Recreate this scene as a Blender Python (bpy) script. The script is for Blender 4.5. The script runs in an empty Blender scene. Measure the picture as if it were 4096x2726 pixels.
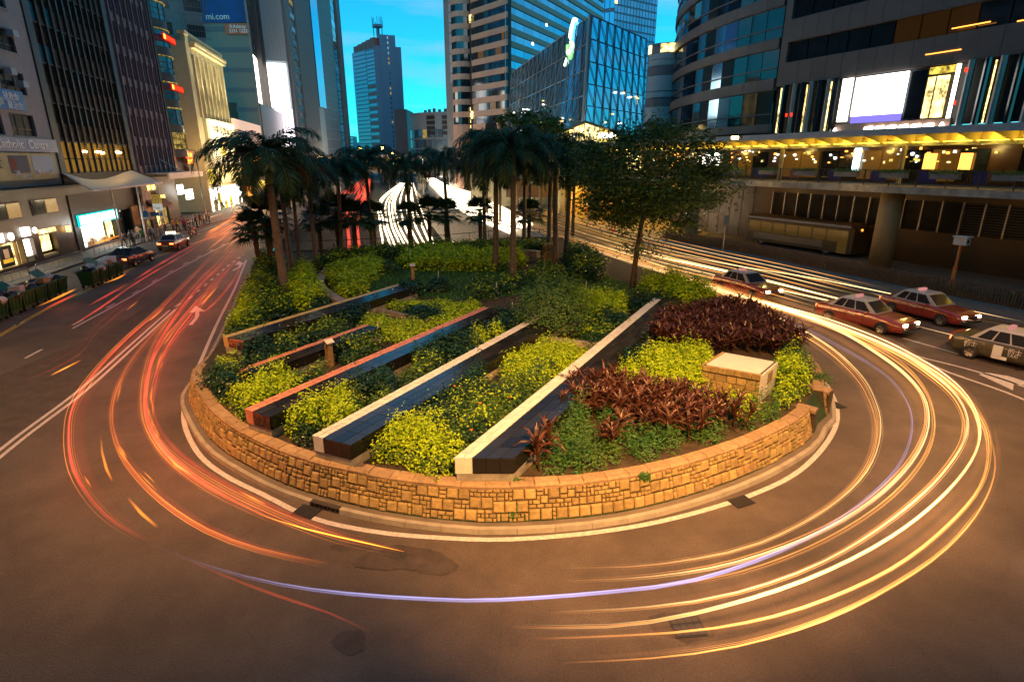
import bpy, math, random
import numpy as np
from mathutils import Vector, Matrix
R = random.Random(7)
C = bpy.context.scene.collection
SC = bpy.context.scene
# ------------------------------------------------------------------ camera, world, sun, exposure
CAM_H = 8.5
FPX, CX, CY, HOR = 2240.0, 2048.0, 1363.0, 640.0
PITCH = math.atan((CY - HOR) / FPX)
cd = bpy.data.cameras.new('camera'); cam = bpy.data.objects.new('camera', cd); C.objects.link(cam)
cam.location = (0, 0, CAM_H); cam.rotation_euler = (math.pi / 2 - PITCH, 0, 0)
cd.sensor_fit = 'HORIZONTAL'; cd.sensor_width = 36; cd.lens = 36 * FPX / 4096; cd.clip_start = 0.1; cd.clip_end = 4000
SC.camera = cam
w = bpy.data.worlds.new('World'); SC.world = w; w.use_nodes = True
wn = w.node_tree; wn.nodes.clear()
wo = wn.nodes.new('ShaderNodeOutputWorld'); bg = wn.nodes.new('ShaderNodeBackground')
sky = wn.nodes.new('ShaderNodeTexSky'); sky.sky_type = 'NISHITA'; sky.sun_disc = False
sky.sun_elevation = math.radians(30); sky.sun_rotation = math.radians(200); sky.ozone_density = 3; sky.dust_density = 0.3; sky.air_density = 1.0
tint = wn.nodes.new('ShaderNodeMix'); tint.data_type = 'RGBA'; tint.blend_type = 'MULTIPLY'; tint.inputs[0].default_value = 1.0
tint.inputs[7].default_value = (0.06, 0.98, 1.12, 1)
bg.inputs[1].default_value = 0.15
# thin streaks of evening cloud, the same all the way round
wtc = wn.nodes.new('ShaderNodeTexCoord'); wmp = wn.nodes.new('ShaderNodeMapping'); wmp.inputs['Scale'].default_value = (3.0, 3.0, 16.0)
wnz = wn.nodes.new('ShaderNodeTexNoise'); wnz.inputs['Scale'].default_value = 1.6; wnz.inputs['Detail'].default_value = 5
wrp = wn.nodes.new('ShaderNodeMapRange'); wrp.inputs[1].default_value = 0.46; wrp.inputs[2].default_value = 0.74; wrp.inputs[3].default_value = 0.0; wrp.inputs[4].default_value = 0.75
cm = wn.nodes.new('ShaderNodeMix'); cm.data_type = 'RGBA'; cm.inputs[7].default_value = (1.9, 4.3, 6.0, 1)
wn.links.new(wtc.outputs['Generated'], wmp.inputs[0]); wn.links.new(wmp.outputs[0], wnz.inputs[0]); wn.links.new(wnz.outputs['Fac'], wrp.inputs[0]); wn.links.new(wrp.outputs[0], cm.inputs[0])
wn.links.new(sky.outputs[0], tint.inputs[6]); wn.links.new(tint.outputs[2], cm.inputs[6]); wn.links.new(cm.outputs[2], bg.inputs[0]); wn.links.new(bg.outputs[0], wo.inputs[0])
sl = bpy.data.lights.new('sun', 'SUN'); sl.energy = 0.12; sl.angle = math.radians(20); sl.color = (1.0, 0.85, 0.75)
so = bpy.data.objects.new('sun', sl); C.objects.link(so); so.rotation_euler = (math.radians(80), 0, math.radians(25))
SC.view_settings.view_transform = 'Standard'; SC.view_settings.look = 'None'; SC.view_settings.exposure = 0.0; SC.view_settings.gamma = 1.0
SC.view_settings.use_curve_mapping = False
SC.cycles.use_denoising = True
SC.cycles.max_bounces = 5; SC.cycles.diffuse_bounces = 2; SC.cycles.glossy_bounces = 3; SC.cycles.transparent_max_bounces = 24
SC.cycles.sample_clamp_indirect = 4.0; SC.cycles.sample_clamp_direct = 0.0
SC.cycles.caustics_reflective = False; SC.cycles.caustics_refractive = False
try: SC.cycles.use_light_tree = True
except Exception: pass

# ------------------------------------------------------------------ geometry from the survey of the site
def ray(px, py):
    a, b = px - CX, -(py - CY)
    return a, FPX * math.cos(PITCH) + b * math.sin(PITCH), b * math.cos(PITCH) - FPX * math.sin(PITCH)
def at_z(px, py, z=0.0):
    a, y, zz = ray(px, py); t = (z - CAM_H) / zz
    return Vector((a * t, y * t, z))
def at_y(px, py, Y):
    a, y, zz = ray(px, py); t = Y / y
    return Vector((a * t, Y, CAM_H + zz * t))

# ------------------------------------------------------------------ object helpers
def tag(o, label=None, cat=None, group=None, kind=None):
    if label: o['label'] = label
    if cat: o['category'] = cat
    if group: o['group'] = group
    if kind: o['kind'] = kind
    return o
def empty(name, loc=(0, 0, 0), rz=0, label=None, cat=None, group=None, kind=None):
    o = bpy.data.objects.new(name, None); C.objects.link(o); o.location = loc; o.rotation_euler = (0, 0, rz)
    o.empty_display_size = 0.2
    return tag(o, label, cat, group, kind)
def link(name, me, parent=None, M=None, **k):
    o = bpy.data.objects.new(name, me); C.objects.link(o)
    if parent is not None: o.parent = parent
    if M is not None: o.matrix_basis = M
    return tag(o, **k)
def copy_tree(o, parent=None):
    c = o.copy(); C.objects.link(c); c.parent = parent
    for ch in list(o.children): copy_tree(ch, c)
    return c
class MB:
    def __init__(s): s.v = []; s.f = []; s.m = []
    def face(s, pts, m=0):
        n = len(s.v); s.v += [tuple(p) for p in pts]; s.f.append(tuple(range(n, n + len(pts)))); s.m.append(m); return s
    def par(s, o, u, v, w, m=0):
        o, u, v, w = Vector(o), Vector(u), Vector(v), Vector(w)
        n = len(s.v)
        s.v += [tuple(p) for p in (o, o + u, o + u + v, o + v, o + w, o + u + w, o + u + v + w, o + v + w)]
        fs = [(0, 3, 2, 1), (4, 5, 6, 7), (0, 1, 5, 4), (1, 2, 6, 5), (2, 3, 7, 6), (3, 0, 4, 7)]
        if u.cross(v).dot(w) < 0: fs = [t[::-1] for t in fs]
        s.f += [tuple(n + i for i in t) for t in fs]; s.m += [m] * 6; return s
    def box(s, c, d, m=0, rz=0):
        x, y = math.cos(rz), math.sin(rz)
        u, v = Vector((x, y, 0)) * d[0], Vector((-y, x, 0)) * d[1]
        return s.par(Vector(c) - u / 2 - v / 2 - Vector((0, 0, d[2] / 2)), u, v, (0, 0, d[2]), m)
    def prism(s, poly, z0, z1, m=0, cap=True):
        n = len(s.v); k = len(poly)
        s.v += [(p[0], p[1], z0) for p in poly] + [(p[0], p[1], z1) for p in poly]
        area = sum(poly[i][0] * poly[(i + 1) % k][1] - poly[(i + 1) % k][0] * poly[i][1] for i in range(k))
        for i in range(k):
            j = (i + 1) % k
            q = (n + i, n + j, n + k + j, n + k + i)
            s.f.append(q if area > 0 else q[::-1]); s.m.append(m)
        if cap:
            t = tuple(n + k + i for i in range(k)); b = tuple(n + i for i in range(k))
            s.f += [t if area > 0 else t[::-1], b[::-1] if area > 0 else b]; s.m += [m, m]
        return s
    def tube(s, path, r, n=6, m=0, cap=True):
        path = [Vector(p) for p in path]; k = len(path)
        rr = r if isinstance(r, (list, tuple)) else [r] * k
        b = len(s.v); prev = None
        for i, p in enumerate(path):
            t = (path[min(i + 1, k - 1)] - path[max(i - 1, 0)]).normalized()
            if prev is None:
                a = Vector((0, 0, 1)) if abs(t.z) < 0.9 else Vector((1, 0, 0))
                x = t.cross(a).normalized()
            else: x = (prev - t * prev.dot(t)).normalized()
            prev = x; y = t.cross(x)
            for j in range(n):
                g = 2 * math.pi * j / n
                s.v.append(tuple(p + (x * math.cos(g) + y * math.sin(g)) * rr[i]))
        for i in range(k - 1):
            for j in range(n):
                s.f.append((b + i * n + j, b + i * n + (j + 1) % n, b + (i + 1) * n + (j + 1) % n, b + (i + 1) * n + j)); s.m.append(m)
        if cap:
            s.f.append(tuple(b + j for j in range(n))[::-1]); s.f.append(tuple(b + (k - 1) * n + j for j in range(n))); s.m += [m, m]
        return s
    def strip(s, path, wid, z=None, m=0):
        # flat ribbon along a path
        path = [Vector(p) for p in path]; k = len(path); L = []; Rr = []
        for i, p in enumerate(path):
            t = (path[min(i + 1, k - 1)] - path[max(i - 1, 0)]); t.z = 0; t.normalize()
            nrm = Vector((-t.y, t.x, 0)); ww = wid[i] if isinstance(wid, list) else wid
            a, c = p + nrm * ww / 2, p - nrm * ww / 2
            if z is not None: a.z = c.z = z
            L.append(a); Rr.append(c)
        n = len(s.v); s.v += [tuple(x) for x in L] + [tuple(x) for x in Rr]
        for i in range(k - 1):
            s.f.append((n + k + i, n + k + i + 1, n + i + 1, n + i)); s.m.append(m)
        return s
    def mesh(s, name, mats, smooth=False):
        me = bpy.data.meshes.new(name); me.from_pydata(s.v, [], s.f)
        for x in (mats if isinstance(mats, (list, tuple)) else [mats]): me.materials.append(x)
        if any(s.m): me.polygons.foreach_set('material_index', s.m)
        if smooth: me.polygons.foreach_set('use_smooth', [True] * len(s.f))
        me.update(); return me
    def build(s, name, mats, parent=None, smooth=False, **k):
        return link(name, s.mesh(name, mats, smooth), parent, **k)
def catmull(pts, step=0.4):
    pts = [Vector(p).to_3d() if len(p) == 2 else Vector(p) for p in pts]
    P = [pts[0] * 2 - pts[1]] + pts + [pts[-1] * 2 - pts[-2]]; out = []
    for i in range(1, len(P) - 2):
        a, b, c, d = P[i - 1:i + 3]; n = max(1, int((c - b).length / step))
        for j in range(n):
            t = j / n
            out.append(0.5 * ((2 * b) + (c - a) * t + (2 * a - 5 * b + 4 * c - d) * t * t + (3 * b - a - 3 * c + d) * t ** 3))
    out.append(pts[-1]); return out
def resample(path, step):
    out = [path[0].copy()]; acc = 0
    for a, b in zip(path, path[1:]):
        L = (b - a).length
        while L > 0 and acc + L >= step:
            a = a + (b - a) * ((step - acc) / L); L = (b - a).length; acc = 0; out.append(a.copy())
        acc += L
    return out
def offset(path, d):
    out = []
    for i, p in enumerate(path):
        t = (path[min(i + 1, len(path) - 1)] - path[max(i - 1, 0)]); t.z = 0; t.normalize()
        out.append(p + Vector((-t.y, t.x, 0)) * d)
    return out
def inside(p, poly):
    x, y = p[0], p[1]; c = False; n = len(poly)
    for i in range(n):
        x1, y1, x2, y2 = poly[i][0], poly[i][1], poly[i - 1][0], poly[i - 1][1]
        if (y1 > y) != (y2 > y) and x < (x2 - x1) * (y - y1) / (y2 - y1) + x1: c = not c
    return c

# ------------------------------------------------------------------ materials
def lin(c):
    return tuple(((x / 255 + .055) / 1.055) ** 2.4 if x > 10 else x / 255 / 12.92 for x in c)
def mat(name, col, rough=0.7, metal=0.0, spec=0.5, em=None, es=0.0, var=0.0, vscale=2.0, bump=0.0, bscale=20.0, col2=None, island=0.0, sub=0.0, coat=0.0, obj=0.0, speck=0.0):
    m = bpy.data.materials.new(name); m.use_nodes = True; nt = m.node_tree; b = nt.nodes['Principled BSDF']
    N, L = nt.nodes, nt.links
    b.inputs['Base Color'].default_value = (*col, 1); b.inputs['Roughness'].default_value = rough; b.inputs['Metallic'].default_value = metal
    b.inputs['Specular IOR Level'].default_value = spec
    if coat: b.inputs['Coat Weight'].default_value = coat
    if em: b.inputs['Emission Color'].default_value = (*em, 1); b.inputs['Emission Strength'].default_value = es
    tc = None; src = None
    def coord():
        t = N.new('ShaderNodeNewGeometry'); return t.outputs['Position']
    if var or col2:
        nz = N.new('ShaderNodeTexNoise'); nz.inputs['Scale'].default_value = vscale; nz.inputs['Detail'].default_value = 8; nz.inputs['Roughness'].default_value = 0.65
        L.new(coord(), nz.inputs['Vector'])
        rp = N.new('ShaderNodeValToRGB'); rp.color_ramp.elements[0].position = 0.35; rp.color_ramp.elements[1].position = 0.68
        c2 = col2 or tuple(min(1, x * (1 + var)) for x in col); c1 = tuple(x * (1 - var) for x in col)
        rp.color_ramp.elements[0].color = (*c1, 1); rp.color_ramp.elements[1].color = (*c2, 1)
        L.new(nz.outputs['Fac'], rp.inputs[0]); src = rp.outputs[0]
    if island or obj:
        if island: g = N.new('ShaderNodeNewGeometry').outputs['Random Per Island']; amt = island
        else: g = N.new('ShaderNodeObjectInfo').outputs['Random']; amt = obj
        mr = N.new('ShaderNodeMapRange'); mr.inputs[3].default_value = 1 - amt; mr.inputs[4].default_value = 1 + amt
        L.new(g, mr.inputs[0])
        hs = N.new('ShaderNodeHueSaturation'); hs.inputs['Color'].default_value = (*col, 1)
        L.new(mr.outputs[0], hs.inputs['Value'])
        if island:
            h2 = N.new('ShaderNodeMapRange'); h2.inputs[3].default_value = 0.485; h2.inputs[4].default_value = 0.515
            mm = N.new('ShaderNodeMath'); mm.operation = 'MULTIPLY'; mm.inputs[1].default_value = 17.3
            fr = N.new('ShaderNodeMath'); fr.operation = 'FRACT'
            L.new(g, mm.inputs[0]); L.new(mm.outputs[0], fr.inputs[0]); L.new(fr.outputs[0], h2.inputs[0]); L.new(h2.outputs[0], hs.inputs['Hue'])
        if src: L.new(src, hs.inputs['Color'])
        src = hs.outputs[0]
    if speck:
        n3 = N.new('ShaderNodeTexNoise'); n3.inputs['Scale'].default_value = 26; n3.inputs['Detail'].default_value = 3; n3.inputs['Roughness'].default_value = 0.8; L.new(coord(), n3.inputs['Vector'])
        m3 = N.new('ShaderNodeMapRange'); m3.inputs[1].default_value = 0.3; m3.inputs[2].default_value = 0.7; m3.inputs[3].default_value = 1 - speck; m3.inputs[4].default_value = 1 + speck; L.new(n3.outputs['Fac'], m3.inputs[0])
        h3 = N.new('ShaderNodeHueSaturation'); L.new(m3.outputs[0], h3.inputs['Value']); L.new(src, h3.inputs['Color']); src = h3.outputs[0]
        # worn, oily and hairline cracked areas of the tarmac
        wv = N.new('ShaderNodeTexNoise'); wv.inputs['Scale'].default_value = 0.9; wv.inputs['Detail'].default_value = 4; L.new(coord(), wv.inputs['Vector'])
        ad = N.new('ShaderNodeMix'); ad.data_type = 'VECTOR'; ad.inputs[0].default_value = 0.25; L.new(coord(), ad.inputs[4]); L.new(wv.outputs['Color'], ad.inputs[5])
        vo = N.new('ShaderNodeTexVoronoi'); vo.feature = 'DISTANCE_TO_EDGE'; vo.inputs['Scale'].default_value = 0.42; L.new(ad.outputs[1], vo.inputs['Vector'])
        vm = N.new('ShaderNodeMapRange'); vm.inputs[1].default_value = 0.0; vm.inputs[2].default_value = 0.010; vm.inputs[3].default_value = 0.9; vm.inputs[4].default_value = 1.0; L.new(vo.outputs['Distance'], vm.inputs[0])
        st = N.new('ShaderNodeTexNoise'); st.inputs['Scale'].default_value = 0.16; st.inputs['Detail'].default_value = 9; st.inputs['Roughness'].default_value = 0.7; L.new(coord(), st.inputs['Vector'])
        sm = N.new('ShaderNodeMapRange'); sm.inputs[1].default_value = 0.35; sm.inputs[2].default_value = 0.65; sm.inputs[3].default_value = 0.74; sm.inputs[4].default_value = 1.22; L.new(st.outputs['Fac'], sm.inputs[0])
        mu_ = N.new('ShaderNodeMath'); mu_.operation = 'MULTIPLY'; L.new(vm.outputs[0], mu_.inputs[0]); L.new(sm.outputs[0], mu_.inputs[1])
        h4 = N.new('ShaderNodeHueSaturation'); L.new(mu_.outputs[0], h4.inputs['Value']); L.new(src, h4.inputs['Color']); src = h4.outputs[0]
    if src: L.new(src, b.inputs['Base Color'])
    if bump:
        n2 = N.new('ShaderNodeTexNoise'); n2.inputs['Scale'].default_value = bscale; n2.inputs['Detail'].default_value = 6
        L.new(coord(), n2.inputs['Vector'])
        bp = N.new('ShaderNodeBump'); bp.inputs['Strength'].default_value = bump; bp.inputs['Distance'].default_value = 0.02
        L.new(n2.outputs['Fac'], bp.inputs['Height']); L.new(bp.outputs[0], b.inputs['Normal'])
    if sub:
        tr = N.new('ShaderNodeBsdfTranslucent'); mx = N.new('ShaderNodeMixShader'); mx.inputs[0].default_value = sub
        if src: L.new(src, tr.inputs[0])
        else: tr.inputs[0].default_value = (*col, 1)
        out = N['Material Output']; L.new(b.outputs[0], mx.inputs[1]); L.new(tr.outputs[0], mx.inputs[2]); L.new(mx.outputs[0], out.inputs[0])
    return m
def emis(name, col, s, sample=True, noisy=0):
    m = bpy.data.materials.new(name); m.use_nodes = True; nt = m.node_tree; nt.nodes.clear()
    e = nt.nodes.new('ShaderNodeEmission'); e.inputs[0].default_value = (*col, 1); e.inputs[1].default_value = s
    o = nt.nodes.new('ShaderNodeOutputMaterial'); nt.links.new(e.outputs[0], o.inputs[0])
    if noisy:   # goods, people and fittings inside a lit room break up its light
        g = nt.nodes.new('ShaderNodeNewGeometry'); nz = nt.nodes.new('ShaderNodeTexNoise'); nz.inputs['Scale'].default_value = noisy; nz.inputs['Detail'].default_value = 4; nz.inputs['Roughness'].default_value = .7
        mr = nt.nodes.new('ShaderNodeMapRange'); mr.inputs[1].default_value = .38; mr.inputs[2].default_value = .62; mr.inputs[3].default_value = s * .12; mr.inputs[4].default_value = s * 1.5
        nt.links.new(g.outputs['Position'], nz.inputs[0]); nt.links.new(nz.outputs['Fac'], mr.inputs[0]); nt.links.new(mr.outputs[0], e.inputs[1])
    if not sample: m.cycles.emission_sampling = 'NONE'
    return m
def trailmat(name, col, s, core=True):
    m = bpy.data.materials.new(name); m.use_nodes = True; nt = m.node_tree; nt.nodes.clear(); N, L = nt.nodes, nt.links
    e = N.new('ShaderNodeEmission'); e.inputs[0].default_value = (*col, 1)
    g = N.new('ShaderNodeNewGeometry'); nz = N.new('ShaderNodeTexNoise'); nz.inputs['Scale'].default_value = 0.35; nz.inputs['Detail'].default_value = 2
    L.new(g.outputs['Position'], nz.inputs[0])
    mr = N.new('ShaderNodeMapRange'); mr.inputs[1].default_value = 0.3; mr.inputs[2].default_value = 0.7; mr.inputs[3].default_value = s * 0.6; mr.inputs[4].default_value = s * 1.4
    L.new(nz.outputs['Fac'], mr.inputs[0])
    at = N.new('ShaderNodeAttribute'); at.attribute_name = 'fade'; m1 = N.new('ShaderNodeMath'); m1.operation = 'MULTIPLY'; L.new(mr.outputs[0], m1.inputs[0]); L.new(at.outputs['Fac'], m1.inputs[1])
    lw = N.new('ShaderNodeLayerWeight'); lw.inputs[0].default_value = 0.5; iv = N.new('ShaderNodeMath'); iv.operation = 'SUBTRACT'; iv.inputs[0].default_value = 1.0; L.new(lw.outputs['Facing'], iv.inputs[1])
    pw = N.new('ShaderNodeMath'); pw.operation = 'POWER'; pw.inputs[1].default_value = 1.9; L.new(iv.outputs[0], pw.inputs[0])
    m2 = N.new('ShaderNodeMath'); m2.operation = 'MULTIPLY'; L.new(m1.outputs[0], m2.inputs[0]); L.new(pw.outputs[0], m2.inputs[1]); L.new(m2.outputs[0] if core else m1.outputs[0], e.inputs[1])
    t = N.new('ShaderNodeBsdfTransparent'); a = N.new('ShaderNodeAddShader'); o = N.new('ShaderNodeOutputMaterial')
    L.new(e.outputs[0], a.inputs[0]); L.new(t.outputs[0], a.inputs[1]); L.new(a.outputs[0], o.inputs[0])
    m.cycles.emission_sampling = 'NONE'
    return m
SODIUM = (1.0, 0.47, 0.13)
WARM = (1.0, 0.62, 0.22)
M = {}
M['asphalt'] = mat('asphalt', (0.092, 0.069, 0.055), 0.62, var=0.24, vscale=0.5, bump=1.0, bscale=30, spec=0.35, speck=0.38)
M['asphalt_new'] = mat('asphalt_new', (0.045, 0.036, 0.032), 0.6, var=0.25, vscale=3, bump=0.7, bscale=40, spec=0.35)
M['asphalt_patch'] = mat('asphalt_patch', (0.066, 0.05, 0.042), 0.65, var=0.3, vscale=2, bump=0.7, bscale=40, spec=0.3)
M['asphalt_dark'] = mat('asphalt_dark', (0.04, 0.032, 0.027), 0.85, var=0.2, vscale=.4, spec=.08)
M['paint'] = mat('road_paint', (0.5, 0.46, 0.44), 0.6, var=0.25, vscale=9, bump=0.3, bscale=40)
M['paint_yellow'] = mat('road_paint_yellow', (0.5, 0.33, 0.04), 0.6, var=0.25, vscale=9)
M['pavement'] = mat('pavement_concrete', (0.13, 0.105, 0.085), 0.8, var=0.2, vscale=1.5, bump=0.3)
M['paver'] = mat('paver_concrete', (0.22, 0.17, 0.11), 0.7, var=0.2, vscale=3)
M['concrete'] = mat('concrete', (0.30, 0.28, 0.24), 0.8, var=0.4, vscale=1.2, bump=0.3)
M['concrete_dark'] = mat('concrete_dark', (0.12, 0.11, 0.10), 0.8, var=0.22, vscale=1.2)
M['kerb'] = mat('kerb_granite', (0.30, 0.27, 0.22), 0.8, var=0.18, vscale=3, bump=0.4, bscale=30, obj=0.08)
M['stone'] = mat('wall_stone', (0.32, 0.225, 0.09), 0.85, var=0.22, vscale=7, bump=1.0, bscale=22, obj=0.22)
M['stone_stuff'] = mat('wall_stone_rest', (0.32, 0.225, 0.09), 0.85, var=0.3, vscale=5, bump=1.0, bscale=22, island=0.2)
M['coping'] = mat('coping_stone', (0.30, 0.20, 0.11), 0.85, var=0.2, vscale=6, bump=1.0, bscale=18, obj=0.15)
M['mortar'] = mat('mortar', (0.07, 0.05, 0.028), 0.9, var=0.3, vscale=6, bump=0.5)
M['grey_stone'] = mat('grey_stone', (0.24, 0.22, 0.2), 0.85, var=0.25, vscale=5, bump=0.8, obj=0.15)
M['soil'] = mat('soil', (0.045, 0.03, 0.016), 0.95, var=0.4, vscale=3, bump=1.0, bscale=15)
M['grass_soil'] = mat('grass_soil', (0.018, 0.045, 0.012), 0.95, var=0.4, vscale=3, bump=1.0, bscale=15)
M['granite'] = mat('polished_black_granite', (0.016, 0.016, 0.018), 0.17, spec=0.55, obj=0.45)
M['granite_side'] = mat('black_granite_side', (0.014, 0.013, 0.013), 0.25, spec=0.5)
M['tile_white'] = mat('strip_tile_white', (0.62, 0.62, 0.56), 0.45, var=0.12, vscale=4, obj=0.08)
M['tile_red'] = mat('strip_tile_salmon', (0.52, 0.21, 0.13), 0.5, var=0.12, vscale=4, obj=0.1)
M['tile_yellow'] = mat('strip_tile_ochre', (0.50, 0.38, 0.14), 0.5, var=0.12, vscale=4, obj=0.08)
M['white_wall'] = mat('white_painted_metal', (0.6, 0.58, 0.52), 0.5, var=0.06, vscale=3)
M['black'] = mat('black_matte', (0.012, 0.012, 0.012), 0.6)
M['rubber'] = mat('rubber', (0.015, 0.015, 0.015), 0.8)
M['steel'] = mat('steel', (0.35, 0.34, 0.33), 0.4, 0.8)
M['dark_metal'] = mat('dark_metal', (0.05, 0.045, 0.045), 0.5, 0.3)
M['brown_fence'] = mat('brown_fence_paint', (0.10, 0.045, 0.022), 0.6, var=0.2, vscale=3)
M['wood'] = mat('wood', (0.32, 0.2, 0.09), 0.8, var=0.25, vscale=6)
M['leaf_lime'] = mat('leaf_lime', (0.40, 0.57, 0.012), 0.5, island=0.35, sub=0.3, spec=0.3)
M['leaf_dark'] = mat('leaf_dark_glossy', (0.016, 0.055, 0.018), 0.35, island=0.45, sub=0.15, spec=0.5)
M['leaf_mid'] = mat('leaf_olive', (0.07, 0.15, 0.02), 0.45, island=0.45, sub=0.25, spec=0.4)
M['leaf_star'] = mat('leaf_fresh_green', (0.05, 0.15, 0.026), 0.45, island=0.45, sub=0.25, spec=0.4)
M['leaf_tree'] = mat('leaf_tree', (0.085, 0.16, 0.03), 0.45, island=0.45, sub=0.3, spec=0.4)
M['leaf_maroon'] = mat('leaf_maroon', (0.085, 0.032, 0.018), 0.38, island=0.5, sub=0.12, spec=0.5)
M['leaf_palm'] = mat('palm_leaf', (0.022, 0.058, 0.02), 0.5, island=0.4, sub=0.12, spec=0.3)
M['grass'] = mat('grass_blade', (0.05, 0.20, 0.025), 0.6, island=0.4, sub=0.2)
M['flower'] = mat('orange_flower', (0.8, 0.16, 0.03), 0.6)
M['palm_trunk'] = mat('palm_trunk', (0.13, 0.10, 0.075), 0.85, var=0.3, vscale=4, bump=0.5)
M['crownshaft'] = mat('palm_crownshaft', (0.12, 0.16, 0.035), 0.45, var=0.2, vscale=3)
M['bark'] = mat('bark', (0.12, 0.085, 0.055), 0.9, var=0.3, vscale=6, bump=0.6)
M['fibre'] = mat('palm_fibre', (0.06, 0.042, 0.028), 0.95, var=0.4, vscale=10, bump=1.0)
def glassy(name, col, rough=0.08, spec=1.0, em=None, es=0.0, obj=0.0, metal=0.0):
    return mat(name, col, rough, metal, spec, em=em, es=es, obj=obj, bump=0.04, bscale=0.5)
M['glass_dark'] = glassy('glass_dark_bronze', (0.012, 0.009, 0.008), 0.1, 0.6)
M['glass_blue'] = glassy('glass_blue', (0.25, 0.45, 0.6), 0.08, 1.0, metal=0.85, obj=0.15)
M['glass_prism'] = glassy('glass_prism', (0.20, 0.42, 0.6), 0.06, 1.0, metal=0.8, obj=0.12)
M['glass_black'] = glassy('glass_black', (0.01, 0.013, 0.018), 0.06, 0.9)
M['glass_amber'] = glassy('glass_amber_lit', (0.05, 0.03, 0.01), 0.15, 0.5, em=(1.0, 0.5, 0.06), es=0.45)
M['win_dark'] = mat('window_dark', (0.02, 0.02, 0.022), 0.15, spec=0.7)
M['lit_white'] = emis('lit_white', (1.0, 0.93, 0.8), 6.0)
M['lit_cool'] = emis('lit_cool', (0.75, 1.0, 1.0), 5.0)
M['lit_teal'] = emis('lit_teal', (0.0, 0.8, 0.75), 1.6)
M['lit_warm'] = emis('lit_warm', (1.0, 0.72, 0.25), 3.2, noisy=1.1)
M['lit_yellow'] = emis('lit_yellow', (1.0, 0.7, 0.10), 1.5, noisy=1.5)
M['lit_dim'] = emis('lit_dim_yellow', (0.9, 0.62, 0.15), 0.45, noisy=1.6)
M['lit_red'] = emis('lit_red', (1.0, 0.03, 0.01), 3.0)
M['lit_red_dim'] = emis('lit_red_dim', (0.6, 0.015, 0.01), 0.7)
M['lit_orange'] = emis('lit_orange', (1.0, 0.35, 0.05), 4.0)
M['lit_green'] = emis('lit_green', (0.35, 1.0, 0.1), 2.5)
M['lit_blue'] = emis('lit_blue', (0.05, 0.35, 1.0), 2.0)
M['lit_violet'] = emis('lit_violet', (0.25, 0.2, 1.0), 1.3)
M['lamp_head'] = emis('sodium_lamp', (1.0, 0.55, 0.12), 60.0, False)
M['headlight'] = emis('headlight_glow', (1.0, 0.75, 0.35), 25.0, False)
M['taillight'] = emis('taillight_glow', (1.0, 0.12, 0.03), 8.0, False)

def point(name, loc, col, power, r=0.2, parent=None, kind='POINT', **kw):
    l = bpy.data.lights.new(name, kind); l.energy = power; l.color = col
    if kind in ('POINT', 'SPOT'): l.shadow_soft_size = r
    for k, v in kw.items():
        if k != 'rot': setattr(l, k, v)
    o = bpy.data.objects.new(name, l); C.objects.link(o); o.location = loc
    if 'rot' in kw: o.rotation_euler = kw['rot']
    if parent is not None: o.parent = parent
    return o
def text(name, body, loc, u, up, size, m, parent=None, ext=0.02, align='LEFT', bold=0.0, sx=1.0, **k):
    cu = bpy.data.curves.new(name, 'FONT'); cu.body = body; cu.size = size; cu.extrude = ext; cu.align_x = align; cu.align_y = 'BOTTOM_BASELINE'
    cu.resolution_u = 3; cu.offset = bold; cu.materials.append(m)
    u = Vector(u).normalized(); up = Vector(up).normalized(); n = u.cross(up)
    Mx = Matrix((u * sx, up, n)).transposed().to_4x4(); Mx.translation = Vector(loc)
    t_ = bpy.data.objects.new(name, cu); C.objects.link(t_); bpy.context.view_layer.update()
    me = bpy.data.meshes.new_from_object(t_.evaluated_get(bpy.context.evaluated_depsgraph_get())); bpy.data.objects.remove(t_); me.materials.clear(); me.materials.append(m)
    return link(name, me, parent, Mx, **k)

# frames: a facade line in plan. s runs along it, off runs into the building, z up
class Fr:
    def __init__(f, P, d, n): f.P = Vector((P[0], P[1], 0)); f.d = Vector((d[0], d[1], 0)).normalized(); f.n = Vector((n[0], n[1], 0)).normalized(); f.arc = None
    def pt(f, s, off=0, z=0): return f.P + f.d * s + f.n * off + Vector((0, 0, z))
    def dirs(f, s=0): return f.d, f.n
    def shift(f, off): g = Fr(f.pt(0, off), f.d, f.n); return g
class ArcFr:
    # starts at P heading d and bends towards n with the given radius
    def __init__(f, P, d, n, r): f.P = Vector((P[0], P[1], 0)); f.d = Vector((d[0], d[1], 0)).normalized(); f.n = Vector((n[0], n[1], 0)).normalized(); f.r = r
    def dirs(f, s):
        a = s / f.r; return f.d * math.cos(a) + f.n * math.sin(a), f.n * math.cos(a) - f.d * math.sin(a)
    def pt(f, s, off=0, z=0):
        a = s / f.r; c = f.P + f.n * f.r
        t, n = f.dirs(s); return c - n * (f.r - off) + Vector((0, 0, z))
def fbox(mb, fr, s0, s1, o0, o1, z0, z1, m=0, seg=None):
    k = 1 if isinstance(fr, Fr) else max(1, int(abs(s1 - s0) / (seg or 2.5) + 0.99))
    for i in range(k):
        a, b = s0 + (s1 - s0) * i / k, s0 + (s1 - s0) * (i + 1) / k
        p = [fr.pt(a, o0, z0), fr.pt(b, o0, z0), fr.pt(b, o1, z0), fr.pt(a, o1, z0)]
        q = [v + Vector((0, 0, z1 - z0)) for v in p]
        n = len(mb.v); mb.v += [tuple(v) for v in p + q]
        fs = [(0, 3, 2, 1), (4, 5, 6, 7), (0, 1, 5, 4), (1, 2, 6, 5), (2, 3, 7, 6), (3, 0, 4, 7)]
        if (p[1] - p[0]).cross(p[3] - p[0]).z < 0: fs = [t[::-1] for t in fs]
        mb.f += [tuple(n + x for x in t) for t in fs]; mb.m += [m] * 6
    return mb
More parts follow.
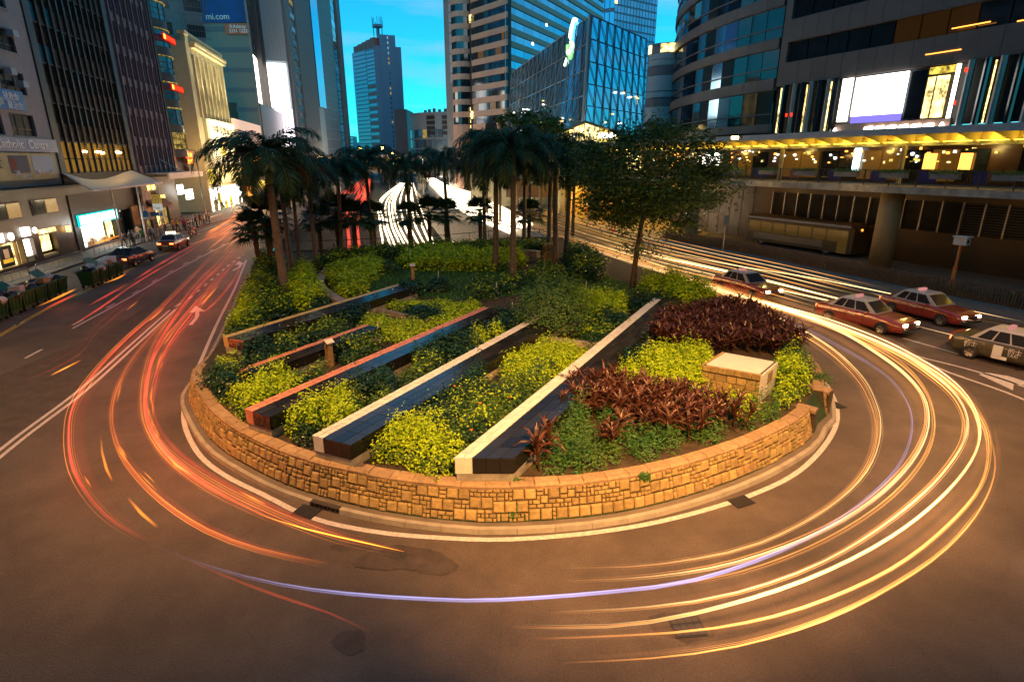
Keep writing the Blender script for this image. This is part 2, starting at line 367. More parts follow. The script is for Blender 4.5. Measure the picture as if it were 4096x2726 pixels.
UNITBOX = {}
def unit(m):
    if m.name not in UNITBOX: UNITBOX[m.name] = MB().box((0, 0, 0), (1, 1, 1)).mesh('unit_' + m.name, m)
    return UNITBOX[m.name]
def piece(name, fr, s0, s1, o0, o1, z0, z1, m, parent, **k):
    sm = (s0 + s1) / 2; d, n = fr.dirs(sm); c = fr.pt(sm, (o0 + o1) / 2, (z0 + z1) / 2)
    Mx = Matrix((d * abs(s1 - s0), n * abs(o1 - o0), Vector((0, 0, z1 - z0)))).transposed().to_4x4(); Mx.translation = c
    return link(name, unit(m), parent, Mx, **k)
def pieces(name, fr, cells, o0, o1, m, parent, limit=290):
    """cells: (s0,s1,z0,z1[,material]); past the limit the rest is one joined part"""
    rest = {}
    for i, c in enumerate(cells):
        mm = c[4] if len(c) > 4 else m
        if i < limit: piece(name, fr, c[0], c[1], o0, o1, c[2], c[3], mm, parent)
        else: fbox(rest.setdefault(mm.name, MB()), fr, c[0], c[1], o0, o1, c[2], c[3]); UNITBOX.setdefault('_' + mm.name, mm)
    for k, mb in rest.items(): mb.build(name, UNITBOX['_' + k], parent, kind='stuff')
def wall_grid(fr, S0, S1, Z0, Z1, cols, rows, o0, o1, m, parent, name='wall'):
    """a wall with real openings: bands above and below the rows, piers between the columns"""
    mb = MB(); z = Z0
    for (a, b) in rows:
        if a > z: fbox(mb, fr, S0, S1, o0, o1, z, a)
        s = S0
        for (c, d) in cols:
            if c > s: fbox(mb, fr, s, c, o0, o1, a, b)
            s = d
        if S1 > s: fbox(mb, fr, s, S1, o0, o1, a, b)
        z = b
    if Z1 > z: fbox(mb, fr, S0, S1, o0, o1, z, Z1)
    return mb.build(name, m, parent)
# ================================================================== GROUND
def zroad(Y): return -4.5 if Y < 95 else (0.0 if Y > 200 else -4.5 * (1 - (Y - 95) / 105.0))
TL = [(-21.6, 47.9), (-31, 70), (-36.5, 85), (-44, 120), (-52, 165), (-60, 200), (-66, 230)]
TR = [(5.2, 57), (-0.6, 69.7), (-5.2, 80.3), (-11.9, 96.7), (-20, 128), (-25.8, 156), (-33, 200), (-38, 230)]
BK = [(-21.6, 47.9), (-12, 50.2), (-5.9, 53.0), (0, 57.5), (5.2, 57)]
g = MB()
poly = [(-900, -80), (900, -80), (900, 230)] + TR[::-1] + BK[::-1][1:] + TL[1:] + [(-900, 230)]
g.face([(x, y, 0) for x, y in poly])
g.face([(-900, 230, 0), (900, 230, 0), (900, 2500, 0), (-900, 2500, 0)])
g.build('road', M['asphalt'], kind='structure')
# sunken freeway between its walls
tl = [Vector((x, y, 0)) for x, y in TL]; tr = [Vector((x, y, 0)) for x, y in TR]
def at_Y(path, Y):
    for a, b in zip(path, path[1:]):
        if a.y <= Y <= b.y: return a.x + (b.x - a.x) * (Y - a.y) / (b.y - a.y)
    return path[0].x if Y < path[0].y else path[-1].x
fw = MB(); ys = [47, 60, 75, 95, 110, 125, 140, 160, 180, 200, 230]
for a, b in zip(ys, ys[1:]):
    fw.face([(at_Y(tl, a) - .3, a, zroad(a) + .002 * (a > 199)), (at_Y(tr, a) + .3 if a > 57 else 6, a, zroad(a)), (at_Y(tr, b) + .3, b, zroad(b) + .01), (at_Y(tl, b) - .3, b, zroad(b) + .01)])
fw.build('freeway_road', M['asphalt_dark'], kind='structure')
tw = MB()
for path in (TL, TR, BK):
    for (x0, y0), (x1, y1) in zip(path, path[1:]):
        tw.face([(x0, y0, -.004), (x1, y1, -.004), (x1, y1, min(zroad(y1), -0.02) - .1), (x0, y0, min(zroad(y0), -0.02) - .1)])
tw.build('retaining_wall', M['concrete_dark'], kind='structure')

# pavements
PL, dL, nL = (-38.8, 41.8), (-.215, .977), (-.977, -.215)
FL = Fr(PL, dL, nL)
Q, dR, nR = (28.6, 44.9), (-.427, .904), (.904, .427)
FR = Fr(Q, dR, nR)
pv = MB()
KL = [FL.pt(-60, -3.0), FL.pt(18, -3.0), FL.pt(26, -2.6), FL.pt(34, -4.6), FL.pt(48, -6.6), FL.pt(80, -8.0), FL.pt(140, -9)]
pv.prism([(p.x, p.y) for p in KL] + [tuple(FL.pt(140, 2).xy), tuple(FL.pt(-60, 2).xy)], 0.004, 0.13)
pv.build('pavement', M['pavement'], kind='structure')
KR = [Vector((28.4, 27.5, 0)), Vector((25.9, 31.2, 0)), Vector((23.3, 37.1, 0)), Vector((20.3, 45.2, 0)), Vector((17.6, 52.2, 0)), Vector((14.1, 60, 0)), Vector((8.8, 79.7, 0)), Vector((4.3, 97.4, 0)), Vector((-4, 130, 0))]
KR = [Vector((36, 14, 0))] + KR
pv = MB(); pv.prism([(p.x, p.y) for p in KR] + [(30, 150), (75, 120), (75, 14)], 0.004, 0.13)
pv.build('pavement', M['pavement'], kind='structure')

# markings
mk = MB(); Z = .006
def px_path(pts, z=Z): return [at_z(x, y, z) for x, y in pts]
edge = catmull(px_path([(985, 1040), (940, 1150), (870, 1290), (800, 1450), (755, 1560), (735, 1640), (745, 1720), (800, 1820), (900, 1900), (1050, 1975), (1250, 2070), (1500, 2125), (1780, 2150), (2048, 2155), (2400, 2125), (2700, 2070), (3000, 1980), (3200, 1880), (3320, 1750), (3350, 1650), (3320, 1560), (3260, 1480)]), .4)
mk.strip(edge, .15, Z)
# double white line on the left road
a, b = at_z(0, 1810, Z), at_z(690, 1232, Z)
dd = (b - a); a0 = a - dd * .5
side = Vector((-dd.y, dd.x, 0)).normalized()
dw = catmull([a0] + px_path([(0, 1812), (320, 1568), (530, 1382), (690, 1238)]), .5)
mk.strip(offset(dw, .14), .13, Z); mk.strip(offset(dw, -.14), .13, Z)
def dashes(pts, on, off, wd, start=0.0):
    p = resample(catmull(px_path(pts), .2), .2); n = int(len(p)); i = int(start / .2)
    while i + 2 < n:
        j = min(n - 1, i + int(on / .2)); mk.strip(p[i:j + 1:max(1, (j - i) // 2)] if j - i > 2 else p[i:j + 1], wd, Z); i = j + int(off / .2)
dashes([(700, 1225), (760, 1190), (820, 1140), (870, 1098), (915, 1060), (976, 1017)], 1.0, 1.2, .12)
cline = catmull(px_path([(290, 1313), (520, 1188), (718, 1073), (885, 987), (1000, 935)]), .5)
mk.strip(offset(cline, .0), .12, Z)
dashes([(290, 1300), (520, 1180), (718, 1065), (885, 981), (1000, 929)], 1.4, 2.6, .1)
mk.strip(px_path([(100, 1432), (168, 1396)]), .13, Z)
mk.strip(px_path([(55, 1302), (105, 1283)]), .12, Z)
dashes([(200, 1228), (430, 1112), (640, 1015)], 1.2, 2.4, .1, 4)
mk.strip(px_path([(720, 948), (800, 935)]), .15, Z); mk.strip(px_path([(720, 948), (870, 900)]), .15, Z)
# right: converging double line, arrowhead and edge lines
mk.strip(catmull(px_path([(3515, 1363), (3650, 1418), (3806, 1458), (3960, 1500), (4096, 1545), (4300, 1620)]), .5), .16, Z)
mk.strip(catmull(px_path([(3515, 1363), (3660, 1430), (3800, 1490), (3960, 1545), (4096, 1597), (4300, 1700)]), .5), .16, Z)
mk.strip(catmull(px_path([(3612, 1352), (3720, 1382), (3832, 1415)]), .5), .15, Z)
mk.strip(catmull(px_path([(3200, 1275), (3320, 1305), (3510, 1362)]), .5), .13, Z)
mk.face(px_path([(3915, 1496), (3945, 1489), (4030, 1502), (4120, 1530), (4120, 1540), (4055, 1535), (4052, 1560)]))
mk.build('road_marking', M['paint'], kind='structure')
def arrow(tail, head, wid):
    mb = MB(); p = catmull(px_path([tail, ((tail[0] * .35 + head[0] * .65) + 14, (tail[1] + head[1]) / 2), head]), .15)
    L = sum((q - r).length for q, r in zip(p, p[1:])); mb.strip(p[:int(len(p) * .68)], wid, Z)
    h0 = p[int(len(p) * .62)]; h1 = p[-1]; t = (h1 - h0).normalized(); n = Vector((-t.y, t.x, 0))
    mb.face([h0 - n * wid * 2.1, h1, h0 + n * wid * 2.1][::-1]); return mb
mk = arrow((762, 1299), (782, 1222), .2); m2 = arrow((932, 1082), (955, 1044), .2)
mk.build('road_arrow', M['paint'], kind='structure'); m2.build('road_arrow', M['paint'], kind='structure')
yl = MB()
ypts = px_path([(-250, 1480), (0, 1344), (191, 1236), (335, 1169), (502, 1088), (670, 1011), (813, 961), (870, 945)])
yp = catmull(ypts, .6)
yl.strip(offset(yp, .16), .09, Z); yl.strip(offset(yp, -.0), .09, Z)
kr = [k for k in KR]; krp = catmull([k + Vector((0, 0, Z)) for k in KR[:8]], .6)
yl.strip(offset(krp, .35), .09, Z); yl.strip(offset(krp, .58), .09, Z)
yl.build('yellow_line', M['paint_yellow'], kind='structure')
def blob(cx, cy, rx, ry, n=40, seed=1, rz=0.0):
    r = random.Random(seed); ph = [r.uniform(0, 6.28) for _ in range(4)]
    out = []
    for i in range(n):
        a = 2 * math.pi * i / n; k = 1 + .14 * math.sin(2 * a + ph[0]) + .1 * math.sin(3 * a + ph[1]) + .05 * math.sin(7 * a + ph[2]) + r.uniform(-.035, .035)
        x, y = rx * k * math.cos(a), ry * k * math.sin(a)
        out.append((cx + x * math.cos(rz) - y * math.sin(rz), cy + x * math.sin(rz) + y * math.cos(rz)))
    return out
for (px, py, rx, ry, mm, sd) in [(1600, 2235, .85, .45, 'asphalt_patch', 3), (1740, 2255, .5, .35, 'asphalt_patch', 10), (1400, 2565, .34, .26, 'asphalt_patch', 5), (2740, 2500, .62, .42, 'asphalt_patch', 8), (1400, 2190, .42, .16, 'asphalt_patch', 4), ]:
    p = at_z(px, py, 0); MB().face([(x, y, .004 + .0035 * (sd % 4)) for x, y in blob(p.x, p.y, rx, ry, 26, sd)]).build('asphalt_patch', M[mm], kind='structure')
p = at_z(1582, 2208, 0); MB().face([(x, y, .018) for x, y in blob(p.x, p.y, .34, .22, 22, 5)]).build('asphalt_patch', M['asphalt_new'], kind='structure')
# far tarmac of fresh darker lane on the left road
MB().face([p for p in px_path([(0, 1800), (0, 1500), (420, 1330), (640, 1190), (700, 1180), (640, 1250), (320, 1560)], .003)]).build('asphalt_patch', M['asphalt_patch'], kind='structure')
# drains and cover
def grate(px, py, rz, wx, wy, label, bars=9):
    p = at_z(px, py, .006); o = empty('drain_grate', p, rz, label, 'drain cover', 'iron drain covers in the road')
    MB().box((0, 0, .002), (wx, wy, .004)).build('frame', M['black'], o)
    for i in range(bars):
        x = -wx / 2 + wx * (i + .5) / bars
        ob = MB().par((x - .022, -wy / 2 + .04, .005), (.03, 0, 0), (.0, wy - .08, 0), (0, 0, .018)).build('bar', M['dark_metal'], o)
    return o
grate(1228, 2045, -.35, .62, .5, 'iron drain grate beside the white line at the front left of the round stone wall')
grate(2965, 2005, .42, .62, .42, 'iron drain grate on the white line at the front right of the round stone wall')
grate(3345, 1619, -1.3, .6, .45, 'iron drain grate on the white line near the notch in the stone wall')
o = empty('manhole_cover', at_z(2750, 2505, .006), .1, 'dark square manhole cover in the road under the swirl of headlight streaks', 'manhole cover')
MB().box((0, 0, .003), (.62, .5, .006)).build('frame', M['black'], o)
for i in range(4):
    for j in range(3): MB().box((-.21 + .14 * i, -.14 + .14 * j, .009), (.12, .12, .008)).build('panel', M['dark_metal'], o)

# ================================================================== TRAFFIC ISLAND
WL = catmull([(-21.0, 46.5), (-18.5, 38.5), (-15.6, 30.5), (-13.4, 24.2), (-12.6, 21.5), (-12.0, 19.4), (-10.7, 17.5), (-9.1, 15.6), (-7.5, 14.3), (-5.7, 13.15), (-3.5, 12.25), (-1.5, 11.8), (0, 11.72), (2.2, 12.0), (4.3, 12.7), (6.7, 13.95), (8.9, 15.55), (9.75, 16.45)], .2)
WR = catmull([(10.75, 17.6), (11.7, 19.6), (12.3, 22.0), (12.75, 26.1), (12.3, 31.2), (11.3, 37.5), (9.2, 43), (7.4, 49), (5.6, 56)], .2)
WL = offset(WL, -.13); WR = offset(WR, -.13)
full = WL + catmull([WL[-1], Vector((10.3, 17.0, 0)), WR[0]], .3)[1:-1] + WR
kf = offset(full, -.29)      # kerb foot, towards the road
kerb = empty('kerb', kind='structure')
kp = resample(kf, .92)
for i in range(len(kp) - 1):
    a, b = kp[i], kp[i + 1]; d = (b - a).normalized(); n = Vector((-d.y, d.x, 0))
    dr = (a - Vector((-5.2, 12.2, 0))).length < .55 or (a - Vector((6.0, 12.7, 0))).length < .5
    mb = MB(); a2 = a + d * .006; L = (b - a).length - .012
    h = .13
    v = [a2, a2 + d * L, a2 + d * L + n * .14, a2 + n * .14]
    tp = [a2 + n * .02 + Vector((0, 0, h)), a2 + d * L + n * .02 + Vector((0, 0, h)), v[2] + Vector((0, 0, h)), v[3] + Vector((0, 0, h))]
    k = len(mb.v); mb.v += [tuple(x) for x in v + tp]
    mb.f += [(4, 5, 6, 7), (0, 1, 5, 4), (1, 2, 6, 5), (2, 3, 7, 6), (3, 0, 4, 7)]; mb.m += [0] * 5
    if not dr: mb.build('kerb_stone', M['kerb'], kerb)
    else:
        mb2 = MB(); 
        for q in range(7): mb2.par(a2 + d * (L * q / 7), d * L / 14, n * .03, (0, 0, .12))
        mb2.par(a2 + Vector((0, 0, .12)), d * L, n * .14, (0, 0, .02)); mb2.build('gully_grating', M['dark_metal'], kerb)
strip = MB(); kin, wo_ = offset(full, -.16), offset(full, .06)
n = len(kin); strip.v = [(p.x, p.y, .118) for p in kin] + [(p.x, p.y, .12) for p in wo_]
for i in range(n - 1): strip.f.append((i, i + 1, n + i + 1, n + i)); strip.m.append(0)
strip.build('kerb_strip', M['pavement'], kind='structure')

ZS = .95          # planting level
wallg = empty('stone_wall', (0, 0, 0), 0, 'rusty tan stone retaining wall curving round the front of the planted traffic island', 'wall')
wall2 = empty('stone_wall', (0, 0, 0), 0, 'short separate stretch of tan stone wall right of the notch in the island edge', 'wall')
r = random.Random(11)
STV = []
for q in range(5):
    rr = random.Random(q); mb = MB(); b = .07
    pts = [(-.5, 0, -.5), (.5, 0, -.5), (.5, 0, .5), (-.5, 0, .5)]
    j = lambda s: rr.uniform(-s, s)
    mid = [(x * (.93 + j(.03)), -.62 + j(.07), z * (.9 + j(.04))) for x, y, z in pts]
    top = [(x * .72, -1.0 + j(.12), z * .66) for x, y, z in pts]
    mb.v = pts + mid + top
    for (A, B) in ((0, 4), (4, 8)):
        for i in range(4): k = (i + 1) % 4; mb.f.append((A + i, A + k, B + k, B + i)); mb.m.append(0)
    mb.f.append((8, 9, 10, 11)); mb.m.append(0)
    STV.append(mb)
STM = [mb.mesh('stone', M['stone']) for mb in STV]
def stone_wall(path, root, hfun, s_lim, inset=.22, z0=.12):
    """battered wall of squared stones laid in a random pattern along a path"""
    P = resample(path, .098); nrm = []
    n = len(P)
    for i in range(n):
        t = (P[min(i + 1, n - 1)] - P[max(i - 1, 0)]).normalized(); nrm.append((t, Vector((-t.y, t.x, 0))))
    back = MB()
    bo = [P[i] + nrm[i][1] * .05 for i in range(n)]; ti = [P[i] + nrm[i][1] * (.05 + inset) for i in range(n)]
    back.v = [(p.x, p.y, .0) for p in bo] + [(p.x, p.y, hfun(p) - .04) for p in ti] + [(p.x + nrm[i][1].x * .3, p.y + nrm[i][1].y * .3, hfun(p) - .04) for i, p in enumerate(ti)] + [(p.x + nrm[i][1].x * .3, p.y + nrm[i][1].y * .3, .0) for i, p in enumerate(ti)]
    for i in range(n - 1):
        for A in (0, n, 2 * n): back.f.append((A + i, A + i + 1, A + n + i + 1, A + n + i)); back.m.append(0)
    back.f += [(0, n, 2 * n, 3 * n), (n - 1, 4 * n - 1, 3 * n - 1, 2 * n - 1)]; back.m += [0, 0]
    back.build('mortar', M['mortar'], root)
    out = []
    rows = 8; used = np.zeros((n, rows), bool)
    for i in range(n - 4):
        H = hfun(P[i]) - .1 - z0; rw = min(rows, max(1, int(H / .098)))
        for jx in range(rw):
            if used[i, jx]: continue
            opts = [(2, 1), (2, 1), (1, 1), (2, 2), (1, 1), (1, 2)]; r.shuffle(opts)
            if r.random() < .6: opts = [(3, 3)] + opts
            for (a, b) in opts + [(1, 1)]:
                if jx + b <= rw and i + a < n and not used[i:i + a, jx:jx + b].any():
                    used[i:i + a, jx:jx + b] = True; out.append((i, jx, a, b, H / rw)); break
    out.sort(key=lambda t: (P[t[0]] - Vector((0, 2, 0))).length)
    rest = MB()
    for q, (i, jx, a, b, ch) in enumerate(out):
        ii = i + a / 2; i0 = int(ii); f = ii - i0; i1 = min(i0 + 1, n - 1)
        t, nn = nrm[i0]; p = P[i0].lerp(P[i1], f)
        zc = (jx + b / 2) * ch; Hh = hfun(p) - .1 - z0
        slope = Vector((nn.x * inset, nn.y * inset, Hh)).normalized()
        c = p + nn * (.055 + inset * zc / Hh) + Vector((0, 0, z0 + zc))
        outn = slope.cross(t)  # points to the road
        if outn.dot(nn) > 0: outn = -outn
        g = .019
        Mx = Matrix((t * (a * .098 - g), -outn * (.055 + r.uniform(-.008, .014)), slope * (b * ch - g))).transposed().to_4x4(); Mx.translation = c
        if q < s_lim: link('stone', STM[r.randrange(5)], root, Mx)
        else:
            mb = STV[r.randrange(5)]; k = len(rest.v); rest.v += [tuple(Mx @ Vector(v)) for v in mb.v]; rest.f += [tuple(k + x for x in f_) for f_ in mb.f]; rest.m += mb.m
    if rest.v: rest.build('stone', M['stone_stuff'], root, kind='stuff')
    # coping
    cp = resample(P, .62)
    for i in range(len(cp) - 1):
        a, b = cp[i], cp[i + 1]; t = (b - a).normalized(); nn = Vector((-t.y, t.x, 0)); H = hfun((a + b) / 2)
        L = (b - a).length - .014; j = r.uniform(-.012, .012)
        A = a + t * .007 + nn * (inset - .0 + j); z1 = H + r.uniform(-.006, .008)
        mb = MB(); lo = Vector((0, 0, H - .13)); 
        q0 = [A + lo, A + t * L + lo, A + t * L + nn * .36 + lo, A + nn * .36 + lo]
        q1 = [A - nn * .01 + nn * .0 + Vector((0, 0, z1 - .05)), A + t * L + Vector((0, 0, z1 - .05)), q0[2] + Vector((0, 0, .1)), q0[3] + Vector((0, 0, .1))]
        q2 = [A + nn * .05 + t * .02 + Vector((0, 0, z1)), A + nn * .05 + t * (L - .02) + Vector((0, 0, z1)), A + nn * .34 + t * (L - .02) + Vector((0, 0, z1)), A + nn * .34 + t * .02 + Vector((0, 0, z1))]
        mb.v = [tuple(x) for x in q0 + q1 + q2]
        for (X, Y_) in ((0, 4), (4, 8)):
            for k in range(4): k2 = (k + 1) % 4; mb.f.append((X + k, X + k2, Y_ + k2, Y_ + k)); mb.m.append(0)
        mb.f += [(8, 9, 10, 11), (3, 2, 1, 0)]; mb.m += [0, 0]
        mb.build('coping_stone', M['coping'], root)
def hl(p):
    if p.y > 24: return .62
    if p.x < -11 and p.y > 19.5: return 1.02 - .4 * (p.y - 19.5) / 4.5
    return 1.02
iL = next(i for i, p in enumerate(WL) if p.y < 31)
stone_wall(WL[iL:], wallg, hl, 290)
iR = next(i for i, p in enumerate(WR) if p.y > 24.5)
stone_wall(WR[:iR], wall2, lambda p: 1.02 if p.y < 22 else 1.02 - .4 * (p.y - 22) / 3, 120)
# return walls of the notch
nd = Vector((-.75, .66, 0))
e0 = WL[-1]; stone_wall([e0 + nd * .9 + Vector((0, .0, 0)), e0 + Vector((-.02, .02, 0))][::-1], wallg, lambda p: 1.0, 0, inset=.03)
e1 = WR[0]; stone_wall(catmull([e1 + nd * 1.3 + Vector((.05, .1, 0)), e1 + Vector((.0, -.02, 0))], .2), wall2, lambda p: 1.0, 0, inset=.03)
# soil sheet
inn = offset(full, .45)
sp = [(p.x, p.y) for p in inn[::3]]
soil = MB(); poly = sp + [(5.4, 56.6), (0, 57.2), (-5.9, 52.7), (-12, 49.9), (-21.2, 47.2)]
zz = ZS
n0 = len(poly)
ctr = [(x, y, (ZS if (y < 24 or (x < 6)) else .35)) for x, y in poly]
soil.face([(x, y, ZS) for x, y in poly if True])
soil.build('soil', M['soil'], kind='structure')
sk = MB(); n = len(inn); o2 = offset(full, .02)
sk.v = [(p.x, p.y, ZS - .002) for p in inn] + [(p.x, p.y, .1) for p in o2]
for i in range(n - 1): sk.f.append((i, i + 1, n + i + 1, n + i)); sk.m.append(0)
sk.build('soil_bank', M['grass_soil'], kind='structure')
bkp = [Vector((x, y, 0)) for x, y in BK]
bw = MB()
for a, b in zip(bkp, bkp[1:]): bw.face([(a.x, a.y, 0), (b.x, b.y, 0), (b.x, b.y, 1.05), (a.x, a.y, 1.05)]); 
bw.build('back_wall', M['concrete_dark'], kind='structure')
# railing over the freeway
rl = empty('railing', label='thin metal railing along the back of the island above the sunken freeway', cat='railing')
rp = resample(catmull([(-21, 46.9), (-12, 49.5), (-5.9, 52.2), (0, 56.6), (5, 56.2)], .5), 2.3)
MB().tube([p + Vector((0, 0, 1.95)) for p in rp], .03, 6).build('top_rail', M['dark_metal'], rl)
MB().tube([p + Vector((0, 0, 1.12)) for p in rp], .025, 6).build('bottom_rail', M['dark_metal'], rl)
for p in rp: MB().tube([p + Vector((0, 0, .9)), p + Vector((0, 0, 1.95))], .025, 6).build('post', M['dark_metal'], rl)

# tiled slabs
SLABS = []
def slab(O, U, length, E, width, sw, tilem, label, zt=1.66, tile=.6, stile=.3, lim=290, base_h=.33):
    O = Vector(O); U = Vector(U).normalized(); E = Vector(E).normalized()
    SLABS.append((O.copy(), U.copy(), E.copy(), length, width))
    root = empty('tiled_slab', (0, 0, 0), 0, label, 'planter slab', 'long black granite topped slabs across the planting')
    up = Vector((0, 0, 1)); g = .016
    f0 = O + up * .9
    MB().par(f0 + E * .02 + U * .02, E * (width - .04), U * (length - .04), up * base_h).build('base', M['concrete'], root)
    z0 = .9 + base_h
    # claddings of the sides
    nfr = 3
    MB().par(O + up * z0, E * (sw - g), U * .03, up * (zt - z0 - .035)).build('end_panel', tilem, root)
    for i in range(nfr):
        a = sw + (width - sw) * i / nfr
        MB().par(O + E * (a + .004) + up * z0, E * ((width - sw) / nfr - .014), U * .03, up * (zt - z0 - .035)).build('end_panel', M['granite_side'], root)
    k = int(length / 1.2)
    for i in range(k):
        a = length * i / k
        MB().par(O + E * (width - .03) + U * (a + .035) + up * z0, U * (length / k - .012), E * .03, up * (zt - z0 - .035)).build('side_panel', M['granite_side'], root)
        MB().par(O + U * (a + .035) + up * z0, U * (length / k - .012), E * .03, up * (zt - z0 - .035)).build('side_panel', tilem, root)
    MB().par(O + up * z0 + E * .032 + U * .032, E * (width - .064), U * (length - .07), up * (zt - z0 - .04)).build('core', M['mortar'], root)
    # top tiles
    me = {}
    def put(name, a, b, e0, e1, mm):
        key = (round(b - a, 3), round(e1 - e0, 3), mm.name)
        if key not in me: me[key] = MB().par((0, 0, 0), E * (e1 - e0 - g), U * (b - a - g), up * .035).mesh(name, mm)
        Mx = Matrix.Translation(O + E * e0 + U * a + up * (zt - .035 + r.uniform(-.0015, .0015))); link(name, me[key], root, Mx)
    nt = int(length / tile); tl_ = length / nt; cols = 3 if width - sw > .8 else 2; cw = (width - sw + .03) / cols
    for i in range(nt):
        for c in range(cols): put('tile', i * tl_, (i + 1) * tl_, sw + c * cw, sw + (c + 1) * cw, M['granite'])
    ns = int(length / stile); sl_ = length / ns; cnt = 0; rest = MB()
    for i in range(ns):
        for c in range(2):
            if cnt < lim - nt * cols: put('strip_tile', i * sl_, (i + 1) * sl_, -.03 + c * (sw + .03) / 2, -.03 + (c + 1) * (sw + .03) / 2, tilem)
            else: rest.par(O + E * (-.03 + c * (sw + .03) / 2) + U * i * sl_ + up * (zt - .035), E * ((sw + .03) / 2 - g), U * (sl_ - g), up * .035)
            cnt += 1
    if rest.v: rest.build('strip_tile', tilem, root, kind='stuff')
    return root
UU = (.472, .882, 0)
slab((-1.38, 12.0, 0), UU, 18.8, (1, 0, 0), 1.42, .42, M['tile_white'], 'longest black slab, with a bright white tile strip, beside the maroon plants')
slab((-5.2, 13.15, 0), UU, 15.0, (.91, -.41, 0), 1.22, .34, M['tile_white'], 'black slab with a cream tile strip ending left of the big lime shrubs')
slab((-7.72, 14.8, 0), UU, 13.4, (.87, -.49, 0), 1.05, .34, M['tile_red'], 'black slab with a salmon red tile strip running back through the middle of the planting')
slab((-9.5, 18.1, 0), UU, 6.4, (.87, -.49, 0), .9, .26, M['tile_red'], 'short narrow dark slab with a pale red strip behind the small wooden hut post', zt=1.6)
slab((-11.8, 21.8, 0), (.455, .89, 0), 11.6, (.87, -.49, 0), 1.3, .3, M['tile_yellow'], 'black slab with an ochre yellow tile strip, farthest back and nearest the left road', zt=1.66)
# low grey garden kerbs crossing between slabs
for pts, lb in (([(1514, 1235), (1640, 1262), (1765, 1285)], 'low grey garden kerb curving between the lime shrubs at the centre'), ([(2140, 1338), (2250, 1358), (2400, 1372)], 'low pinkish garden kerb below the big round bush')):
    p = catmull([at_z(x, y, 1.2) for x, y in pts], .3); o = MB()
    for a, b in zip(p, p[1:]): d = (b - a).normalized(); o.par(a - Vector((0, 0, .3)), b - a, Vector((-d.y, d.x, 0)) * .18, (0, 0, .3))
    o.build('garden_kerb', M['grey_stone'], label=lb, cat='kerb')

# curved inner wall with a pillar at its end
ring = empty('garden_wall', label='low curved grey wall of dark stacked stone round the small lawn', cat='garden wall')
rpth = catmull([(-8.7, 28.3), (-10.2, 30.4), (-11.3, 32.4), (-12.0, 34.6), (-12.4, 37.3), (-12.1, 39.8), (-11.3, 42.9), (-9.9, 45.5), (-8.0, 47.2), (-5.4, 48.0), (-3.1, 48.0), (-.9, 47.3), (1.3, 46.0), (2.3, 45.1)], .3)
rs = resample(rpth, .75)
for i in range(len(rs) - 1):
    a, b = rs[i], rs[i + 1]; d = (b - a); L = d.length; d = d.normalized(); n = Vector((-d.y, d.x, 0))
    MB().par(a - n * .27 + d * .01 + Vector((0, 0, 1.42)), d * (L - .02), n * .54, (0, 0, .09)).build('coping_stone', M['grey_stone'], ring)
    for k in range(3):
        sh = .2 if k % 2 else 0
        MB().par(a - n * (.22 + r.uniform(-.02, .02)) + d * (.02 + sh * .3) + Vector((0, 0, .93 + k * .165)), d * (L - .05 - sh * .3), n * .44, (0, 0, .15)).build('stone', M['grey_stone'], ring)
pil = empty('stone_pillar', (2.9, 43.9, ZS), 0, 'squat stacked stone pillar at the right end of the curved garden wall', 'pillar')
for k in range(8):
    for q in range(4):
        a = q * math.pi / 2 + (.35 if k % 2 else 0); rad = .56 - .012 * k
        MB().box((math.cos(a) * rad * .55, math.sin(a) * rad * .55, .09 + k * .165), (rad * .95, rad * .85, .15), rz=a + r.uniform(-.05, .05)).build('stone', M['stone'], pil)

# small timber post huts and white stakes
def post_hut(p, h, label, rz):
    o = empty('garden_light_post', p, rz, label, 'garden post')
    MB().box((0, -.10, h / 2), (.2, .03, h)).build('board', M['wood'], o); MB().box((0, .10, h / 2), (.2, .03, h)).build('board', M['wood'], o)
    MB().box((0, 0, h - .12), (.14, .165, .18)).build('lamp_box', M['dark_metal'], o)
    MB().par((-.17, -.17, h - .02), (.34, 0, 0), (0, .17, .12), (0, 0, .03)).build('roof_board', M['white_wall'], o)
    MB().par((-.17, .17, h - .02), (.34, 0, 0), (0, -.17, .12), (0, 0, .03)).build('roof_board', M['white_wall'], o)
    return o
post_hut(at_z(1322, 1462, .97), .95, 'weathered wooden garden post with a little pitched cap beside the short slab', .9)
post_hut(at_z(1652, 1122, .97), 1.0, 'small wooden garden post with a pitched cap standing on the lawn inside the curved wall', .4)
for px, py, hh, lb in [(1514, 1352, .75, 'white stake in the lime shrubs left of the salmon slab'), (1545, 1470, .3, 'short white stake at the dark side of the salmon slab'), (1986, 1182, .8, 'white stake on the lawn in front of the palms'), (2343, 1172, .75, 'white stake on the grass right of the round bush'),
                       (2178, 1068, .6, 'white stake right of the stone pillar'), (1754, 1112, .5, 'short white stake on the lawn beside dark bushes'), (1644, 1072, 1.5, 'tall thin white stake behind the little hut on the lawn'), (2049, 1230, .3, 'tiny white stake left of the round bush'), (2017, 1012, .6, 'white stake at the foot of the curved wall')]:
    p = at_z(px, py, .97); MB().tube([p, p + Vector((0, 0, hh))], .022, 6).build('garden_stake', M['tile_white'], label=lb, cat='stake')
